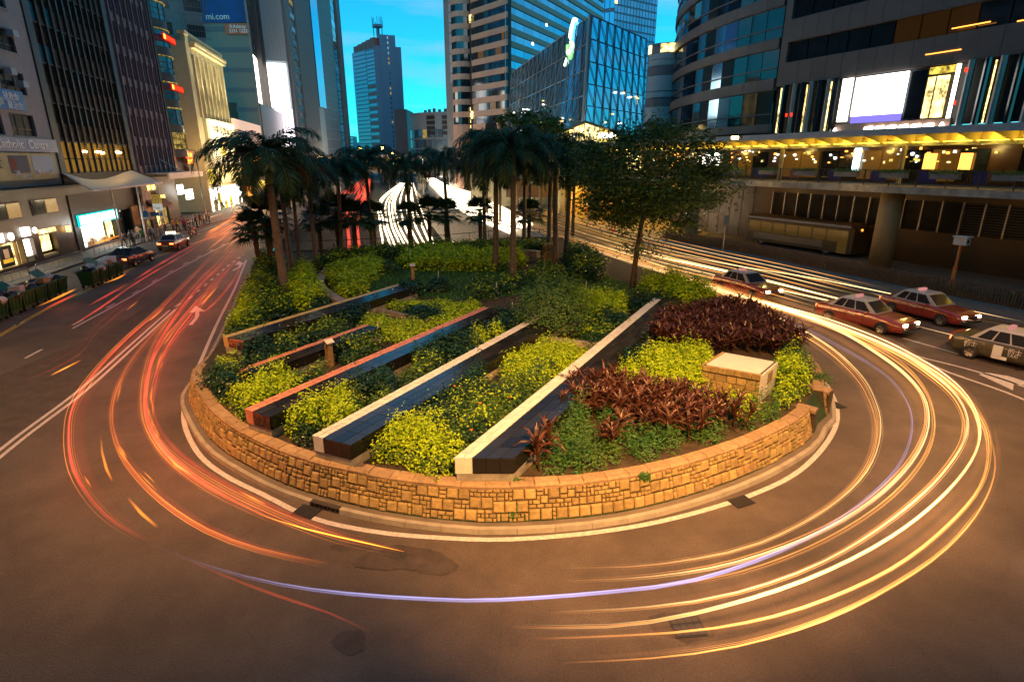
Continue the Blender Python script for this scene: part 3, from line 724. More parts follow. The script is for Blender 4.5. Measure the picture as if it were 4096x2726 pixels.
# stone cabinet
cb = empty('stone_cabinet', (0, 0, 0), 0, 'low stone clad utility cabinet with a pale metal top among the lime shrubs', 'cabinet')
ct = [Vector((7.62, 19.0, 0)), Vector((9.05, 18.0, 0)), Vector((7.98, 16.75, 0)), Vector((6.45, 17.7, 0))]
MB().prism([(p.x, p.y) for p in ct], .9, 1.93).build('body', M['mortar'], cb)
def lerp4(a, b, t): return a + (b - a) * t
for (A, B) in ((ct[3], ct[2]), (ct[0], ct[3])):
    n_ = 9 if A is ct[3] else 8; d = (B - A); L = d.length; d = d.normalized(); outw = Vector((d.y, -d.x, 0))
    if outw.dot((A + B) / 2 - sum(ct, Vector()) / 4) < 0: outw = -outw
    used = np.zeros((n_ * 2, 8), bool); cw = L / (n_ * 2); ch = .115
    for i in range(n_ * 2):
        for jx in range(7):
            if used[i, jx]: continue
            opts = [(3, 2), (3, 1), (2, 1), (3, 3), (2, 2), (4, 2)]; r.shuffle(opts)
            for (a, b) in opts + [(2, 1), (1, 1)]:
                if i + a <= n_ * 2 and jx + b <= 7 and not used[i:i + a, jx:jx + b].any():
                    used[i:i + a, jx:jx + b] = True
                    MB().par(A + d * (i * cw + .008) + Vector((0, 0, .92 + jx * ch + .008)), d * (a * cw - .018), outw * (.045 + r.uniform(0, .012)), (0, 0, b * ch - .02)).build('stone', M['stone'], cb); break
    for i in range(7): MB().par(A + d * (L * i / 7 + .006) + Vector((0, 0, 1.77)) - outw * .1, d * (L / 7 - .012), outw * .17, (0, 0, .175)).build('coping_stone', M['stone'], cb)
MB().prism([tuple((p + (sum(ct, Vector()) / 4 - p) * .07).xy) for p in ct], 1.93, 1.955).build('top_panel', M['white_wall'], cb)
d = (ct[1] - ct[2]); L = d.length; d = d.normalized(); ow = Vector((d.y, -d.x, 0))
MB().par(ct[2] + Vector((0, 0, .95)), d * L, ow * .05, (0, 0, .99)).build('door_panel', M['white_wall'], cb)
MB().par(ct[2] + d * L * .38 + ow * .05 + Vector((0, 0, 1.45)), d * L * .3, ow * .012, (0, 0, .38)).build('vent_panel', M['coping'], cb)
MB().par(ct[2] + d * L * .22 + ow * .05 + Vector((0, 0, 1.0)), d * L * .3, ow * .012, (0, 0, .36)).build('hatch', M['tile_white'], cb)
# ================================================================== PLANTS
nr = np.random.default_rng(5)
def leaf_mesh(name, pos, nrm, length, width, mats, matidx=None, fold=.25, droop=0.0):
    """pos, nrm: (n,3); one folded leaf (4 verts, 2 tris) for each"""
    n = len(pos)
    az = nr.uniform(0, 2 * math.pi, n); t = np.stack([np.cos(az), np.sin(az), nr.uniform(-.3, .3, n)], 1)
    nrm = nrm / np.linalg.norm(nrm, axis=1, keepdims=True)
    t = t - nrm * (t * nrm).sum(1, keepdims=True) * .85; t /= np.linalg.norm(t, axis=1, keepdims=True)
    b = np.cross(nrm, t); b /= (np.linalg.norm(b, axis=1, keepdims=True) + 1e-9)
    L = (length * nr.uniform(.7, 1.3, n))[:, None]; W = (width * nr.uniform(.8, 1.2, n))[:, None]
    v = np.empty((n, 4, 3), np.float32)
    v[:, 0] = pos; v[:, 1] = pos + t * L * .5 + b * W * .5 + nrm * W * fold; v[:, 2] = pos + t * L - nrm * L * droop; v[:, 3] = pos + t * L * .5 - b * W * .5 + nrm * W * fold
    me = bpy.data.meshes.new(name); me.vertices.add(n * 4); me.vertices.foreach_set('co', v.reshape(-1))
    idx = (np.arange(n) * 4)[:, None] + np.array([[0, 1, 2, 0, 2, 3]]); idx = idx.reshape(-1).astype(np.int32)
    me.loops.add(n * 6); me.loops.foreach_set('vertex_index', idx)
    me.polygons.add(n * 2); me.polygons.foreach_set('loop_start', np.arange(0, n * 6, 3, dtype=np.int32)); me.polygons.foreach_set('loop_total', np.full(n * 2, 3, np.int32))
    for m in mats: me.materials.append(m)
    if matidx is not None: me.polygons.foreach_set('material_index', np.repeat(matidx, 2).astype(np.int32))
    me.update(calc_edges=True); return me
def clump_leaves(cs, dens):
    """cs: list of (x,y,z,r,h). leaves on and in a lumpy dome"""
    P, Nn = [], []
    for (x, y, z, rr, h) in cs:
        n = int(dens * rr * rr * (1 + h)); u = nr.normal(size=(n, 3)); u /= np.linalg.norm(u, axis=1, keepdims=True); u[:, 2] = np.abs(u[:, 2])
        ph = nr.uniform(0, 6.28, 3)
        lump = 1 + .16 * np.sin(5 * u[:, 0] + ph[0]) * np.sin(5 * u[:, 1] + ph[1]) + .1 * np.sin(11 * u[:, 2] + 9 * u[:, 0] + ph[2])
        rad = lump * np.clip(nr.normal(.92, .13, n), .45, 1.25)
        p = u * rad[:, None] * np.array([rr, rr, h]) + np.array([x, y, z]); nn = u * np.array([1, 1, 1.1]) + np.array([0, 0, .55]) + nr.normal(scale=.35, size=(n, 3))
        P.append(p); Nn.append(nn)
    return np.concatenate(P), np.concatenate(Nn)
def scatter(poly, sp, jit=.35, edge=None):
    xs = [p.x for p in poly]; ys = [p.y for p in poly]; out = []; y = min(ys); k = 0
    while y < max(ys):
        x = min(xs) + (k % 2) * sp / 2
        while x < max(xs):
            q = (x + nr.uniform(-1, 1) * sp * jit, y + nr.uniform(-1, 1) * sp * jit)
            if inside(q, poly): out.append(q)
            x += sp
        y += sp * .87; k += 1
    if not out: c = sum(poly, Vector()) / len(poly); out = [(c.x, c.y)]
    return out
CLIP = [(p.x, p.y) for p in offset(full, .85)] + [(5.4, 60), (-12, 54), (-22, 50)]
KINDS_ = {
    'lime': (['leaf_lime', 'leaf_mid'], .085, .05, 700, .62, .52, .42),
    'dark': (['leaf_dark'], .10, .06, 480, .60, .56, .45),
    'mid': (['leaf_mid', 'leaf_lime', 'leaf_dark'], .10, .044, 560, .55, .50, .42),
    'star': (['leaf_star', 'leaf_mid'], .12, .032, 520, .55, .50, .45),
}
def on_slab(x, y, mg=.02):
    for O, U, E, L, W in SLABS:
        d = Vector((x, y, 0)) - Vector((O.x, O.y, 0)); det = U.x * E.y - U.y * E.x
        u = (d.x * E.y - d.y * E.x) / det; e = (U.x * d.y - U.y * d.x) / det
        if -.1 < u < L - .2 and -mg < e < W + mg: return True
    return False
def bed(kind, pts, label, z=1.42, h=None, name=None, flowers=0, r_=None, base=.97):
    mats, L, W, dens, rr, hh, sp = KINDS_[kind]
    if h: hh = h * 1.35 + .12
    poly = [at_z(x, y, z) for x, y in pts]
    c = sum(poly, Vector()) / len(poly); dist = c.length; k = max(1.0, min(2.6, dist / 17.0))
    cs = [(x, y, base - .02, rr * nr.uniform(.6, 1.3) * .66, hh * nr.uniform(.6, 1.35)) for x, y in scatter(poly, sp) if inside((x, y), CLIP) and not on_slab(x, y)]
    if not cs: return
    P, Nn = clump_leaves(cs, dens / (k ** 1.6) * 2.6)
    n = len(P); mi = None
    ms = [M[m] for m in mats]
    if len(ms) > 1:
        cl = np.sin(P[:, 0] * 2.1) * np.sin(P[:, 1] * 1.7 + 1) + nr.normal(scale=.5, size=n)
        top = (P[:, 2] - base) / hh
        if kind == 'mid': mi = np.where((top > .75) & (nr.random(n) < .35), 1, np.where(cl > .15, 2, 0))
        elif kind == 'lime': mi = ((top < .55) & (nr.random(n) < .45) | (nr.random(n) < .06)).astype(int)
        else: mi = (cl > .3).astype(int)
    me = leaf_mesh(name or 'shrub_bed', P, Nn, L * k, W * k, ms, mi)
    link(name or (kind_names[kind]), me, None, None, label=label, kind='stuff', cat='shrubs')
    if flowers:
        for q in range(flowers):
            i = nr.integers(n); p = P[i] + np.array([0, 0, .06])
            if P[i][2] < base + hh * .7: continue
            fl = MB()
            for a in range(5):
                g = a * 1.257; fl.face([(p[0], p[1], p[2]), (p[0] + .05 * math.cos(g), p[1] + .05 * math.sin(g), p[2] + .03), (p[0] + .05 * math.cos(g + .9), p[1] + .05 * math.sin(g + .9), p[2] + .03)])
            fl.build('flower_head', M['flower'], label='small orange flower head on top of the olive green shrubs', cat='flower', group='orange flower heads in the shrubs')
kind_names = {'lime': 'lime_shrubs', 'dark': 'dark_shrubs', 'mid': 'olive_shrubs', 'star': 'green_shrubs'}
lime = [
 ([(1410, 1715), (1500, 1690), (1690, 1700), (1830, 1760), (1830, 1840), (1780, 1870), (1500, 1850), (1430, 1790)], 'bright lime shrubs at the wall between the two white striped slabs', .62),
 ([(1125, 1630), (1250, 1560), (1330, 1550), (1400, 1570), (1415, 1640), (1330, 1680), (1200, 1690)], 'lime shrubs between the salmon slab and the cream slab', .5),
 ([(918, 1584), (987, 1515), (1136, 1490), (1193, 1515), (1160, 1555), (975, 1625), (918, 1654)], 'lime shrubs left of the front end of the salmon slab', .55),
 ([(843, 1435), (953, 1435), (964, 1465), (889, 1480)], 'small lime patch by the left road behind dark shrubs', .4),
 ([(1440, 1235), (1618, 1262), (1750, 1290), (1647, 1344), (1503, 1325)], 'lime shrubs beside the grey garden kerb', .2),
 ([(1561, 1190), (1900, 1184), (1960, 1225), (1900, 1250), (1762, 1275), (1618, 1218)], 'wide lime shrub bed in front of the lawn', .15),
 ([(1976, 1415), (2157, 1370), (2363, 1370), (2266, 1465), (2157, 1505), (2024, 1475)], 'lime shrubs between the two white striped slabs below the round bush', .35),
 ([(2315, 1185), (2500, 1180), (2495, 1242), (2387, 1262)], 'lime shrubs right behind the round bush', .5),
 ([(2561, 1435), (2687, 1395), (2850, 1405), (2836, 1455), (2880, 1520), (2802, 1549), (2630, 1538), (2457, 1500)], 'lime shrubs left of the stone cabinet', .5),
 ([(2859, 1560), (2974, 1545), (3089, 1605), (3110, 1647), (2974, 1624)], 'lime shrubs in front of the stone cabinet', .22),
 ([(3118, 1440), (3190, 1450), (3225, 1540), (3190, 1585), (3123, 1578)], 'yellow green shrubs right of the stone cabinet', .55),
 ([(2560, 1140), (2658, 1120), (2802, 1158), (2870, 1195), (2721, 1211), (2630, 1180)], 'clipped lime hedge behind the maroon plants', .75),
 ([(905, 1247), (980, 1110), (1067, 1095), (1044, 1172), (1010, 1287), (895, 1315)], 'lime hedge along the left road edge', .45),
 ([(1160, 1132), (1228, 1070), (1262, 1143), (1308, 1190), (1216, 1230), (1160, 1195)], 'lime shrubs right of the nearest palm trunk', .7),
 ([(1314, 1097), (1366, 1062), (1475, 1040), (1551, 1056), (1463, 1115), (1446, 1150), (1377, 1172)], 'lime shrubs inside the curved wall on the left', .5),
 ([(1560, 1045), (1700, 1008), (2080, 1018), (2100, 1040), (1950, 1062), (1700, 1058)], 'lime shrubs along the inside of the curved wall at the back', .6),
 ([(1891, 1345), (1994, 1318), (1990, 1339), (1903, 1375)], 'small lime patch left of the cream tile strip', .5),
 ([(2240, 1120), (2400, 1180), (2340, 1240), (2250, 1180)], 'pale lime sprigs behind the round bush', .3)]
for pts, lb, h in lime: bed('lime', pts, lb, h=h)
dark = [
 ([(975, 1343), (1067, 1331), (1075, 1390), (965, 1420)], 'dark glossy shrubs at the near side of the ochre slab', .55),
 ([(1021, 1430), (1182, 1395), (1205, 1448), (1044, 1488)], 'dark glossy shrubs over the short narrow slab', .55),
 ([(845, 1490), (960, 1480), (985, 1500), (900, 1551), (871, 1560)], 'dark glossy shrubs at the far left edge of the wall', .6),
 ([(1415, 1490), (1503, 1458), (1585, 1505), (1555, 1574), (1430, 1568)], 'dark glossy shrubs between the salmon slab and the cream slab', .6),
 ([(1075, 1690), (1290, 1690), (1260, 1735), (1200, 1790), (1110, 1750)], 'dark glossy shrubs right of the front end of the salmon slab', .6),
 ([(1600, 1569), (1721, 1533), (1842, 1472), (1960, 1480), (1891, 1545), (1782, 1606), (1721, 1656), (1600, 1656)], 'dark glossy shrubs right of the cream slab', .6),
 ([(1671, 1370), (1745, 1351), (1891, 1290), (1903, 1363), (1806, 1405), (1671, 1440)], 'dark glossy shrubs right of the far part of the salmon slab', .5),
 ([(2040, 1345), (2135, 1345), (2135, 1385), (2070, 1390)], 'dark shrub at the foot of the round bush', .5),
 ([(2139, 1455), (2240, 1455), (2225, 1497), (2163, 1497)], 'dark shrub island within the lime shrubs', .4),
 ([(2458, 1361), (2565, 1349), (2585, 1412), (2545, 1465), (2420, 1445)], 'dark glossy shrubs at the right of the longest slab', .55),
 ([(2400, 1262), (2500, 1250), (2500, 1300), (2412, 1295)], 'dark shrub by the far end of the longest white strip', .45),
 ([(1125, 1285), (1205, 1270), (1300, 1250), (1425, 1210), (1480, 1235), (1389, 1275), (1159, 1321)], 'dark glossy shrubs covering the near side of the ochre slab', .45),
 ([(1205, 1195), (1340, 1195), (1303, 1218), (1234, 1235)], 'dark shrubs behind the ochre tile strip', .4),
 ([(1905, 1275), (2070, 1240), (2100, 1262), (1960, 1325)], 'dark shrubs behind the cream tile strip', .45),
 ([(2540, 1180), (2640, 1190), (2700, 1215), (2660, 1225), (2550, 1225)], 'dark clipped hedge behind the end of the longest slab', .6),
 ([(2060, 1800), (2120, 1790), (2180, 1860), (2100, 1900), (2040, 1870)], 'dark shrubs at the right foot of the longest slab by the wall', .45),
 ([(1600, 1215), (1740, 1225), (1800, 1255), (1690, 1262)], 'dark low shrubs within the wide lime bed', .35)]
for pts, lb, h in dark: bed('dark', pts, lb, h=h)
mid = [
 ([(1021, 1120), (1136, 1120), (1148, 1195), (1205, 1230), (1056, 1275), (1000, 1240)], 'olive green shrubs round the foot of the nearest palm', .55, 0),
 ([(905, 1290), (1000, 1250), (1050, 1290), (900, 1340)], 'olive shrubs by the left road behind the ochre strip', .5, 0),
 ([(1073, 1350), (1377, 1280), (1377, 1306), (1136, 1385)], 'olive shrubs between the ochre slab and the short slab', .45, 3),
 ([(1343, 1375), (1503, 1331), (1515, 1367), (1387, 1435)], 'olive shrubs right of the wooden garden post', .45, 6),
 ([(1150, 1520), (1300, 1450), (1340, 1460), (1216, 1534)], 'olive shrubs left of the salmon tile strip', .45, 3),
 ([(1731, 1660), (1903, 1565), (2145, 1495), (2184, 1521), (2123, 1575), (2014, 1642), (1915, 1741), (1864, 1777), (1770, 1739)], 'olive flowering shrubs left of the longest slab', .55, 14),
 ([(1600, 1495), (1733, 1410), (1755, 1470), (1693, 1505), (1595, 1545)], 'olive flowering shrubs left of the cream tile strip', .5, 10),
 ([(1400, 1610), (1500, 1590), (1570, 1580), (1540, 1600), (1440, 1650)], 'olive shrubs below the dark shrubs at the cream slab', .4, 0),
 ([(2270, 1000), (2350, 1010), (2405, 1060), (2400, 1100), (2300, 1105)], 'dark olive hedge at the right back of the island', .8, 0),
 ([(985, 1045), (1060, 1020), (1130, 1060), (1050, 1095), (990, 1110)], 'olive hedge at the left back corner of the island', .6, 0),
 ([(1320, 1015), (1500, 1000), (1700, 985), (2000, 975), (2200, 985), (2200, 1000), (1700, 1002), (1330, 1045), (1260, 1060)], 'olive hedge below the railing at the back', .6, 0),
 ([(2110, 1085), (2200, 1060), (2260, 1090), (2250, 1140), (2130, 1130)], 'olive shrubs by the stone pillar', .5, 3),
 ([(1860, 1125), (1960, 1110), (1990, 1160), (1880, 1170)], 'small olive bush with orange flowers on the lawn', .4, 6),
 ([(1990, 1110), (2080, 1100), (2070, 1150), (2000, 1150)], 'small olive bush by the nearer palm feet on the lawn', .4, 4),
 ([(2360, 1262), (2480, 1320), (2380, 1350), (2300, 1310)], 'olive shrubs right of the round bush', .35, 0)]
for pts, lb, h, fl in mid: bed('mid', pts, lb, h=h, flowers=fl)
star = [
 ([(2160, 1740), (2240, 1690), (2400, 1700), (2480, 1680), (2720, 1690), (2850, 1660), (2990, 1630), (3080, 1620), (3100, 1635), (2930, 1730), (2700, 1800), (2400, 1845), (2200, 1845)], 'fresh green border shrubs along the front right of the stone wall', .32),
 ([(2400, 1575), (2480, 1580), (2493, 1661), (2400, 1687)], 'fresh green shrub patch left in the maroon plants', .3),
 ([(2240, 1640), (2350, 1600), (2360, 1690), (2250, 1700)], 'fresh green shrubs right of the longest slab', .5),
 ([(3150, 1360), (3215, 1400), (3240, 1480), (3210, 1500), (3170, 1420)], 'fresh green shrubs on the right edge of the island', .4),
 ([(1850, 1865), (1990, 1850), (2010, 1880), (1870, 1890)], 'low sprigs in front of the end of the longest slab', .3),
 ([(2980, 1600), (3130, 1600), (3175, 1640), (3060, 1660)], 'green shrubs at the notch of the stone wall', .45)]
for pts, lb, h in star: bed('star', pts, lb, h=h)
# single bushes
def bush(px, py, rr, h, mats, L, W, dens, label, zb=.97, name='bush', strag=0):
    p = at_z(px, py, zb); k = max(1, p.length / 17)
    P, Nn = clump_leaves([(0, 0, h * .35, rr, h * .65), (0, 0, h * .1, rr * .93, h * .6)] + [(nr.uniform(-.5, .5) * rr, nr.uniform(-.5, .5) * rr, h * .55, rr * .4, h * .42) for _ in range(6)], dens / k ** 1.6)
    o = empty(name, p, 0, label, 'bush')
    link('foliage', leaf_mesh('foliage', P, Nn, L * k, W * k, [M[m] for m in mats], (nr.random(len(P)) < .3).astype(int) if len(mats) > 1 else None), o)
    mb = MB()
    for a in range(5): g = a * 1.257; mb.tube([(0, 0, 0), (rr * .3 * math.cos(g), rr * .3 * math.sin(g), h * .5)], [.04, .015], 5)
    mb.build('stem', M['bark'], o); return o
bush(2210, 1330, 1.75, 2.5, ['leaf_tree', 'leaf_star'], .07, .04, 900, 'big rounded loose green bush, the largest bush in the middle of the planting', name='round_bush')
bush(1645, 1185, .85, .95, ['leaf_dark'], .09, .055, 700, 'dark round bush at the far end of the ochre slab')
bush(1755, 1165, .75, .85, ['leaf_dark'], .09, .055, 700, 'dark round bush on the lawn right of the little hut')
bush(1555, 1090, .75, .9, ['leaf_mid', 'leaf_dark'], .08, .04, 700, 'dusky red tinged round bush inside the curved wall on the left')
bush(1910, 1150, .7, .7, ['leaf_mid', 'leaf_dark'], .08, .04, 600, 'loose olive bush with few leaves at the centre of the lawn')
bush(2335, 1080, 1.6, 1.7, ['leaf_mid', 'leaf_dark'], .08, .04, 600, 'big dark bush at the right back beside the road')
bush(2025, 1090, .6, .7, ['leaf_mid', 'leaf_star'], .08, .04, 600, 'small green bush at the foot of the lawn palm')
bush(3285, 1540, .38, .5, ['leaf_star', 'leaf_mid'], .08, .035, 900, 'small sprig of green bush hanging over the kerb near the notch', zb=.75)
# ivy hanging on the wall
def ivy(px, py0, py1, wd, label):
    a = at_z(px, py0, 1.05); b = at_z(px - 10, py1, .25); n = 900
    t = nr.random(n); P = np.array(a)[None] * (1 - t[:, None]) + np.array(b)[None] * t[:, None]; P += nr.normal(size=(n, 3)) * np.array([wd, .03, .03]) * (1 - .5 * t[:, None]); P[:, 1] -= .06
    link('ivy', leaf_mesh('ivy', P, np.tile([0, -1, .4], (n, 1)) + nr.normal(scale=.4, size=(n, 3)), .05, .04, [M['leaf_star']]), None, None, label=label, cat='ivy', kind='stuff')
ivy(2062, 1910, 2060, .09, 'green ivy trailing down the front of the stone wall')
ivy(2578, 1890, 1960, .08, 'small tuft of ivy on the front right of the stone wall')
# cordylines
def cordyline(seed):
    rg = random.Random(seed); mb = MB(); n = rg.randint(15, 19)
    for i in range(n):
        a = i * 2.4 + rg.uniform(-.3, .3); el = rg.uniform(.35, 1.35); L = rg.uniform(.3, .46); wd = rg.uniform(.03, .042)
        d = Vector((math.cos(a), math.sin(a), 0)); s = Vector((-math.sin(a), math.cos(a), 0)); z0 = .18 + .25 * i / n
        p = Vector((0, 0, z0)); e = el; prevL = None; ws = [.35, 1, .9, .05]
        for k in range(4):
            l_, c_, r_ = p - s * wd * ws[k], p - Vector((0, 0, .012)), p + s * wd * ws[k]
            if prevL: mb.face([prevL[0], prevL[1], c_, l_]); mb.face([prevL[1], prevL[2], r_, c_])
            prevL = (l_, c_, r_); p = p + (d * math.cos(e) + Vector((0, 0, math.sin(e)))) * L / 3; e -= .42
    mb.tube([(0, 0, 0), (0, 0, .42)], [.018, .012], 5); return mb.mesh('cordyline', M['leaf_maroon'])
CM = [cordyline(i) for i in range(6)]
def cords(pts, sp, label, group, sc=1.0, base=.95):
    poly = [at_z(x, y, 1.3) for x, y in pts]
    for (x, y) in scatter(poly, sp, .4):
        Mx = Matrix.Translation((x, y, base)) @ Matrix.Rotation(nr.uniform(0, 6.28), 4, 'Z') @ Matrix.Rotation(nr.uniform(-.15, .15), 4, 'X') @ Matrix.Diagonal((sc * nr.uniform(.85, 1.2), sc * nr.uniform(.85, 1.2), sc * nr.uniform(1.15, 1.6), 1))
        link('maroon_plant', CM[int(nr.integers(6))], None, Mx, label=label, cat='plant', group=group)
cords([(2640, 1270), (2740, 1240), (2900, 1212), (3000, 1225), (3140, 1300), (3215, 1365), (3225, 1405), (3000, 1390), (2700, 1380), (2600, 1335)], .40, 'maroon strap leaved plant in the dense bed behind the stone cabinet', 'maroon plants in the back bed', 1.1)
cords([(2290, 1530), (2400, 1510), (2600, 1550), (2700, 1560), (2800, 1600), (2980, 1645), (3010, 1675), (2720, 1735), (2570, 1710), (2450, 1640), (2250, 1660)], .37, 'maroon strap leaved plant in the mixed bed nearer than the stone cabinet', 'maroon plants in the front bed', 1.08)
cords([(2330, 1720), (2520, 1700), (2530, 1780), (2340, 1790)], .62, 'maroon strap leaved plant sticking out of the fresh green border shrubs', 'maroon plants in the green border', 1.1)
cords([(2140, 1800), (2200, 1790), (2200, 1850), (2150, 1850)], .5, 'tall maroon plant by the front right corner of the longest slab', 'maroon plants at the slab corner', 1.4)
# lawns
def lawn(pts, label, dens=110, z=.965, L=.14):
    poly = [at_z(x, y, z) for x, y in pts]; xs = [p.x for p in poly]; ys = [p.y for p in poly]
    MB().face([(p.x, p.y, z - .008) for p in poly]).build('lawn_ground', M['grass_soil'], kind='structure')
    n = int((max(xs) - min(xs)) * (max(ys) - min(ys)) * dens); q = np.stack([nr.uniform(min(xs), max(xs), n), nr.uniform(min(ys), max(ys), n)], 1)
    k = np.array([inside(p, poly) for p in q]); q = q[k]; P = np.concatenate([q, np.full((len(q), 1), z - .01)], 1)
    nn = nr.normal(size=(len(P), 3)); nn[:, 2] *= .3
    me = leaf_mesh('grass', P, nn, L, .05, [M['grass']])
    v = np.empty(len(me.vertices) * 3, np.float32); me.vertices.foreach_get('co', v); v = v.reshape(-1, 4, 3)
    v[:, 2, 2] = v[:, 0, 2] + nr.uniform(.07, .16, len(v)); v[:, 1, 2] = v[:, 0, 2] + .04; v[:, 3, 2] = v[:, 0, 2] + .04
    me.vertices.foreach_set('co', v.reshape(-1)); me.update()
    link('grass', me, None, None, label=label, cat='grass', kind='stuff')
lawn([(1400, 1170), (1460, 1110), (1560, 1085), (1700, 1072), (2080, 1075), (2120, 1120), (2080, 1180), (1900, 1200), (1640, 1190), (1480, 1160)], 'short green lawn inside the curved wall', 130)
lawn([(2080, 1180), (2130, 1110), (2300, 1100), (2400, 1095), (2470, 1120), (2560, 1150), (2540, 1190), (2300, 1230), (2100, 1210)], 'darker green lawn between the big dark bush and the leaning tree', 110)

# ---------------------------------------------------------------- palms
def frond(mb, p0, az, el, L, nl=34, droop=1.0, leafL=.62, seed=0, w=.045):
    rg = random.Random(seed); d = Vector((math.cos(az), math.sin(az), 0)); s = Vector((-math.sin(az), math.cos(az), 0)); up = Vector((0, 0, 1))
    pts = []; p = Vector(p0); e = el; K = 12
    for k in range(K + 1):
        pts.append((p.copy(), e)); p = p + (d * math.cos(e) + up * math.sin(e)) * L / K; e -= droop * (0.10 + .17 * k / K)
    mb.tube([q[0] for q in pts], [.035 * (1 - .85 * k / K) for k in range(K + 1)], 4, 0)
    for i in range(nl):
        t = .12 + .88 * i / nl; f = t * K; k = min(K - 1, int(f)); q = pts[k][0].lerp(pts[k + 1][0], f - k); e = pts[k][1]
        tan = d * math.cos(e) + up * math.sin(e); nn = -d * math.sin(e) + up * math.cos(e)
        ll = leafL * (math.sin(math.pi * min(1, t * .85 + .12)) ** .6) * rg.uniform(.85, 1.1)
        for sg in (-1, 1):
            dr = s * sg * .8 + tan * (.45 + .3 * t) + nn * rg.uniform(-.15, .35); dr.normalize()
            m1 = q + dr * ll * .5 - up * ll * .05; tip = q + dr * ll - up * ll * rg.uniform(.3, .55)
            wv = tan * w
            mb.face([q - wv * .4, m1 - wv, tip, m1 + wv], 1)
def royal_palm(h, cr, seed, thick=.16):
    rg = random.Random(seed); lean = Vector((rg.uniform(-.03, .03), rg.uniform(-.03, .03), 0))
    tr = MB(); n = 10; cs = h - cr
    tr.tube([lean * (z / h) * h + Vector((0, 0, z)) for z in [cs * i / n for i in range(n + 1)]], [thick * (1.25 - .15 * min(1, i / 2) - .28 * i / n) for i in range(n + 1)], 12)
    sh = MB(); b = lean * cs; sh.tube([b + Vector((0, 0, cs)), b + Vector((0, 0, cs + .15)), b + Vector((0, 0, cs + .7)), b + Vector((0, 0, h))], [thick * .86, thick * 1.0, thick * .75, thick * .35], 12)
    cw = MB(); nf = 26
    for i in range(nf):
        el = 1.25 - 1.15 * (i / nf) + rg.uniform(-.1, .1)
        frond(cw, b + Vector((0, 0, h - .15 - .3 * i / nf)), i * 2.399 + rg.uniform(-.2, .2), el, cr * rg.uniform(2.0, 2.55), 70, 1.18, 1.15, seed * 50 + i)
    return tr.mesh('trunk', M['palm_trunk'], True), sh.mesh('crownshaft', M['crownshaft'], True), cw.mesh('crown', [M['crownshaft'], M['leaf_palm']])
RP = [royal_palm(10.0, 1.9, s, .24) for s in (1, 2, 3)]
def put_palm(px, py, top, label, var, zs=1.0, rot=0.0, sp=1.0):
    p = at_z(px, py, .95); hh = at_y(px, top, p.y).z - p.z; s = hh / 11.0
    o = empty('palm_tree', p, rot, label, 'palm tree', 'palms on the traffic island')
    for nm, me in zip(('trunk', 'crownshaft', 'crown'), RP[var]):
        c = link(nm, me, o); c.scale = (s * sp, s * sp, s)
    return o
plist = [
 (1145, 1195, 560, 'biggest palm, nearest the left road with the longest drooping fronds', 0, 1.25),
 (1172, 1120, 640, 'palm just right of the biggest one with its trunk close behind', 1, 1.0),
 (1266, 1062, 650, 'palm left of the lawn with a thin trunk standing in lime shrubs', 2, 1.0),
 (1202, 1098, 700, 'shorter palm behind the second palm from the left road', 0, .9),
 (1370, 1032, 640, 'palm left of the amber lamp over the freeway', 1, 1.0),
 (1493, 1010, 605, 'palm in front of the dark office tower at the sky gap', 2, .95),
 (1647, 990, 625, 'slim palm in front of the white light streaks of the freeway', 0, .9),
 (1796, 975, 610, 'slim palm right of the white freeway streaks', 1, .95),
 (1983, 1083, 560, 'palm on the right of the lawn, left of the one with the yellow green crownshaft', 2, 1.05),
 (2052, 1115, 545, 'palm with a bright yellow green crownshaft right at the lawn edge', 0, 1.05),
 (2095, 995, 590, 'thin palm behind the two lawn palms', 1, .95),
 (2195, 1012, 590, 'left palm of the three grouped behind the stone pillar', 2, 1.0),
 (2222, 1062, 560, 'middle and nearest palm of the three grouped by the stone pillar', 1, 1.0),
 (2262, 1042, 590, 'right palm of the three grouped behind the stone pillar', 0, 1.0),
 (1940, 985, 620, 'thin palm at the back between the lawn palms and the freeway', 2, .95)]
for i, (px, py, tp, lb, v, sp) in enumerate(plist): put_palm(px, py, tp, lb, v, rot=i * 1.3, sp=sp)
def fan_palm(seed):
    rg = random.Random(seed); tr = MB(); h = 2.6
    tr.tube([(0, 0, h * i / 10) for i in range(11)], [.12 + (.035 if i % 2 else 0) + .05 * i / 10 for i in range(11)], 8)
    cw = MB()
    for i in range(30):
        az = i * 2.399; el = 1.3 - 1.9 * i / 30 + rg.uniform(-.1, .1); d = Vector((math.cos(az) * math.cos(el), math.sin(az) * math.cos(el), math.sin(el)))
        b = Vector((0, 0, h)) ; e = b + d * .85; cw.tube([b, e], [.018, .012], 4, 0)
        s = d.cross(Vector((0, 0, 1))).normalized(); nn = s.cross(d)
        for k in range(15):
            a = (k - 7) / 7 * 1.45; dr = (d * math.cos(a) + s * math.sin(a)).normalized(); L = .78 * rg.uniform(.85, 1.1) * (1.25 - .25 * abs(a) / 1.45)
            m1 = e + dr * L * .5 + nn * .02; tip = e + dr * L - Vector((0, 0, L * rg.uniform(.1, .35))); wv = dr.cross(nn) * .055
            cw.face([e, m1 + wv, tip, m1 - wv], 1)
    return tr.mesh('trunk', M['fibre']), cw.mesh('crown', [M['crownshaft'], M['leaf_palm']])
FP = [fan_palm(s) for s in (1, 2)]
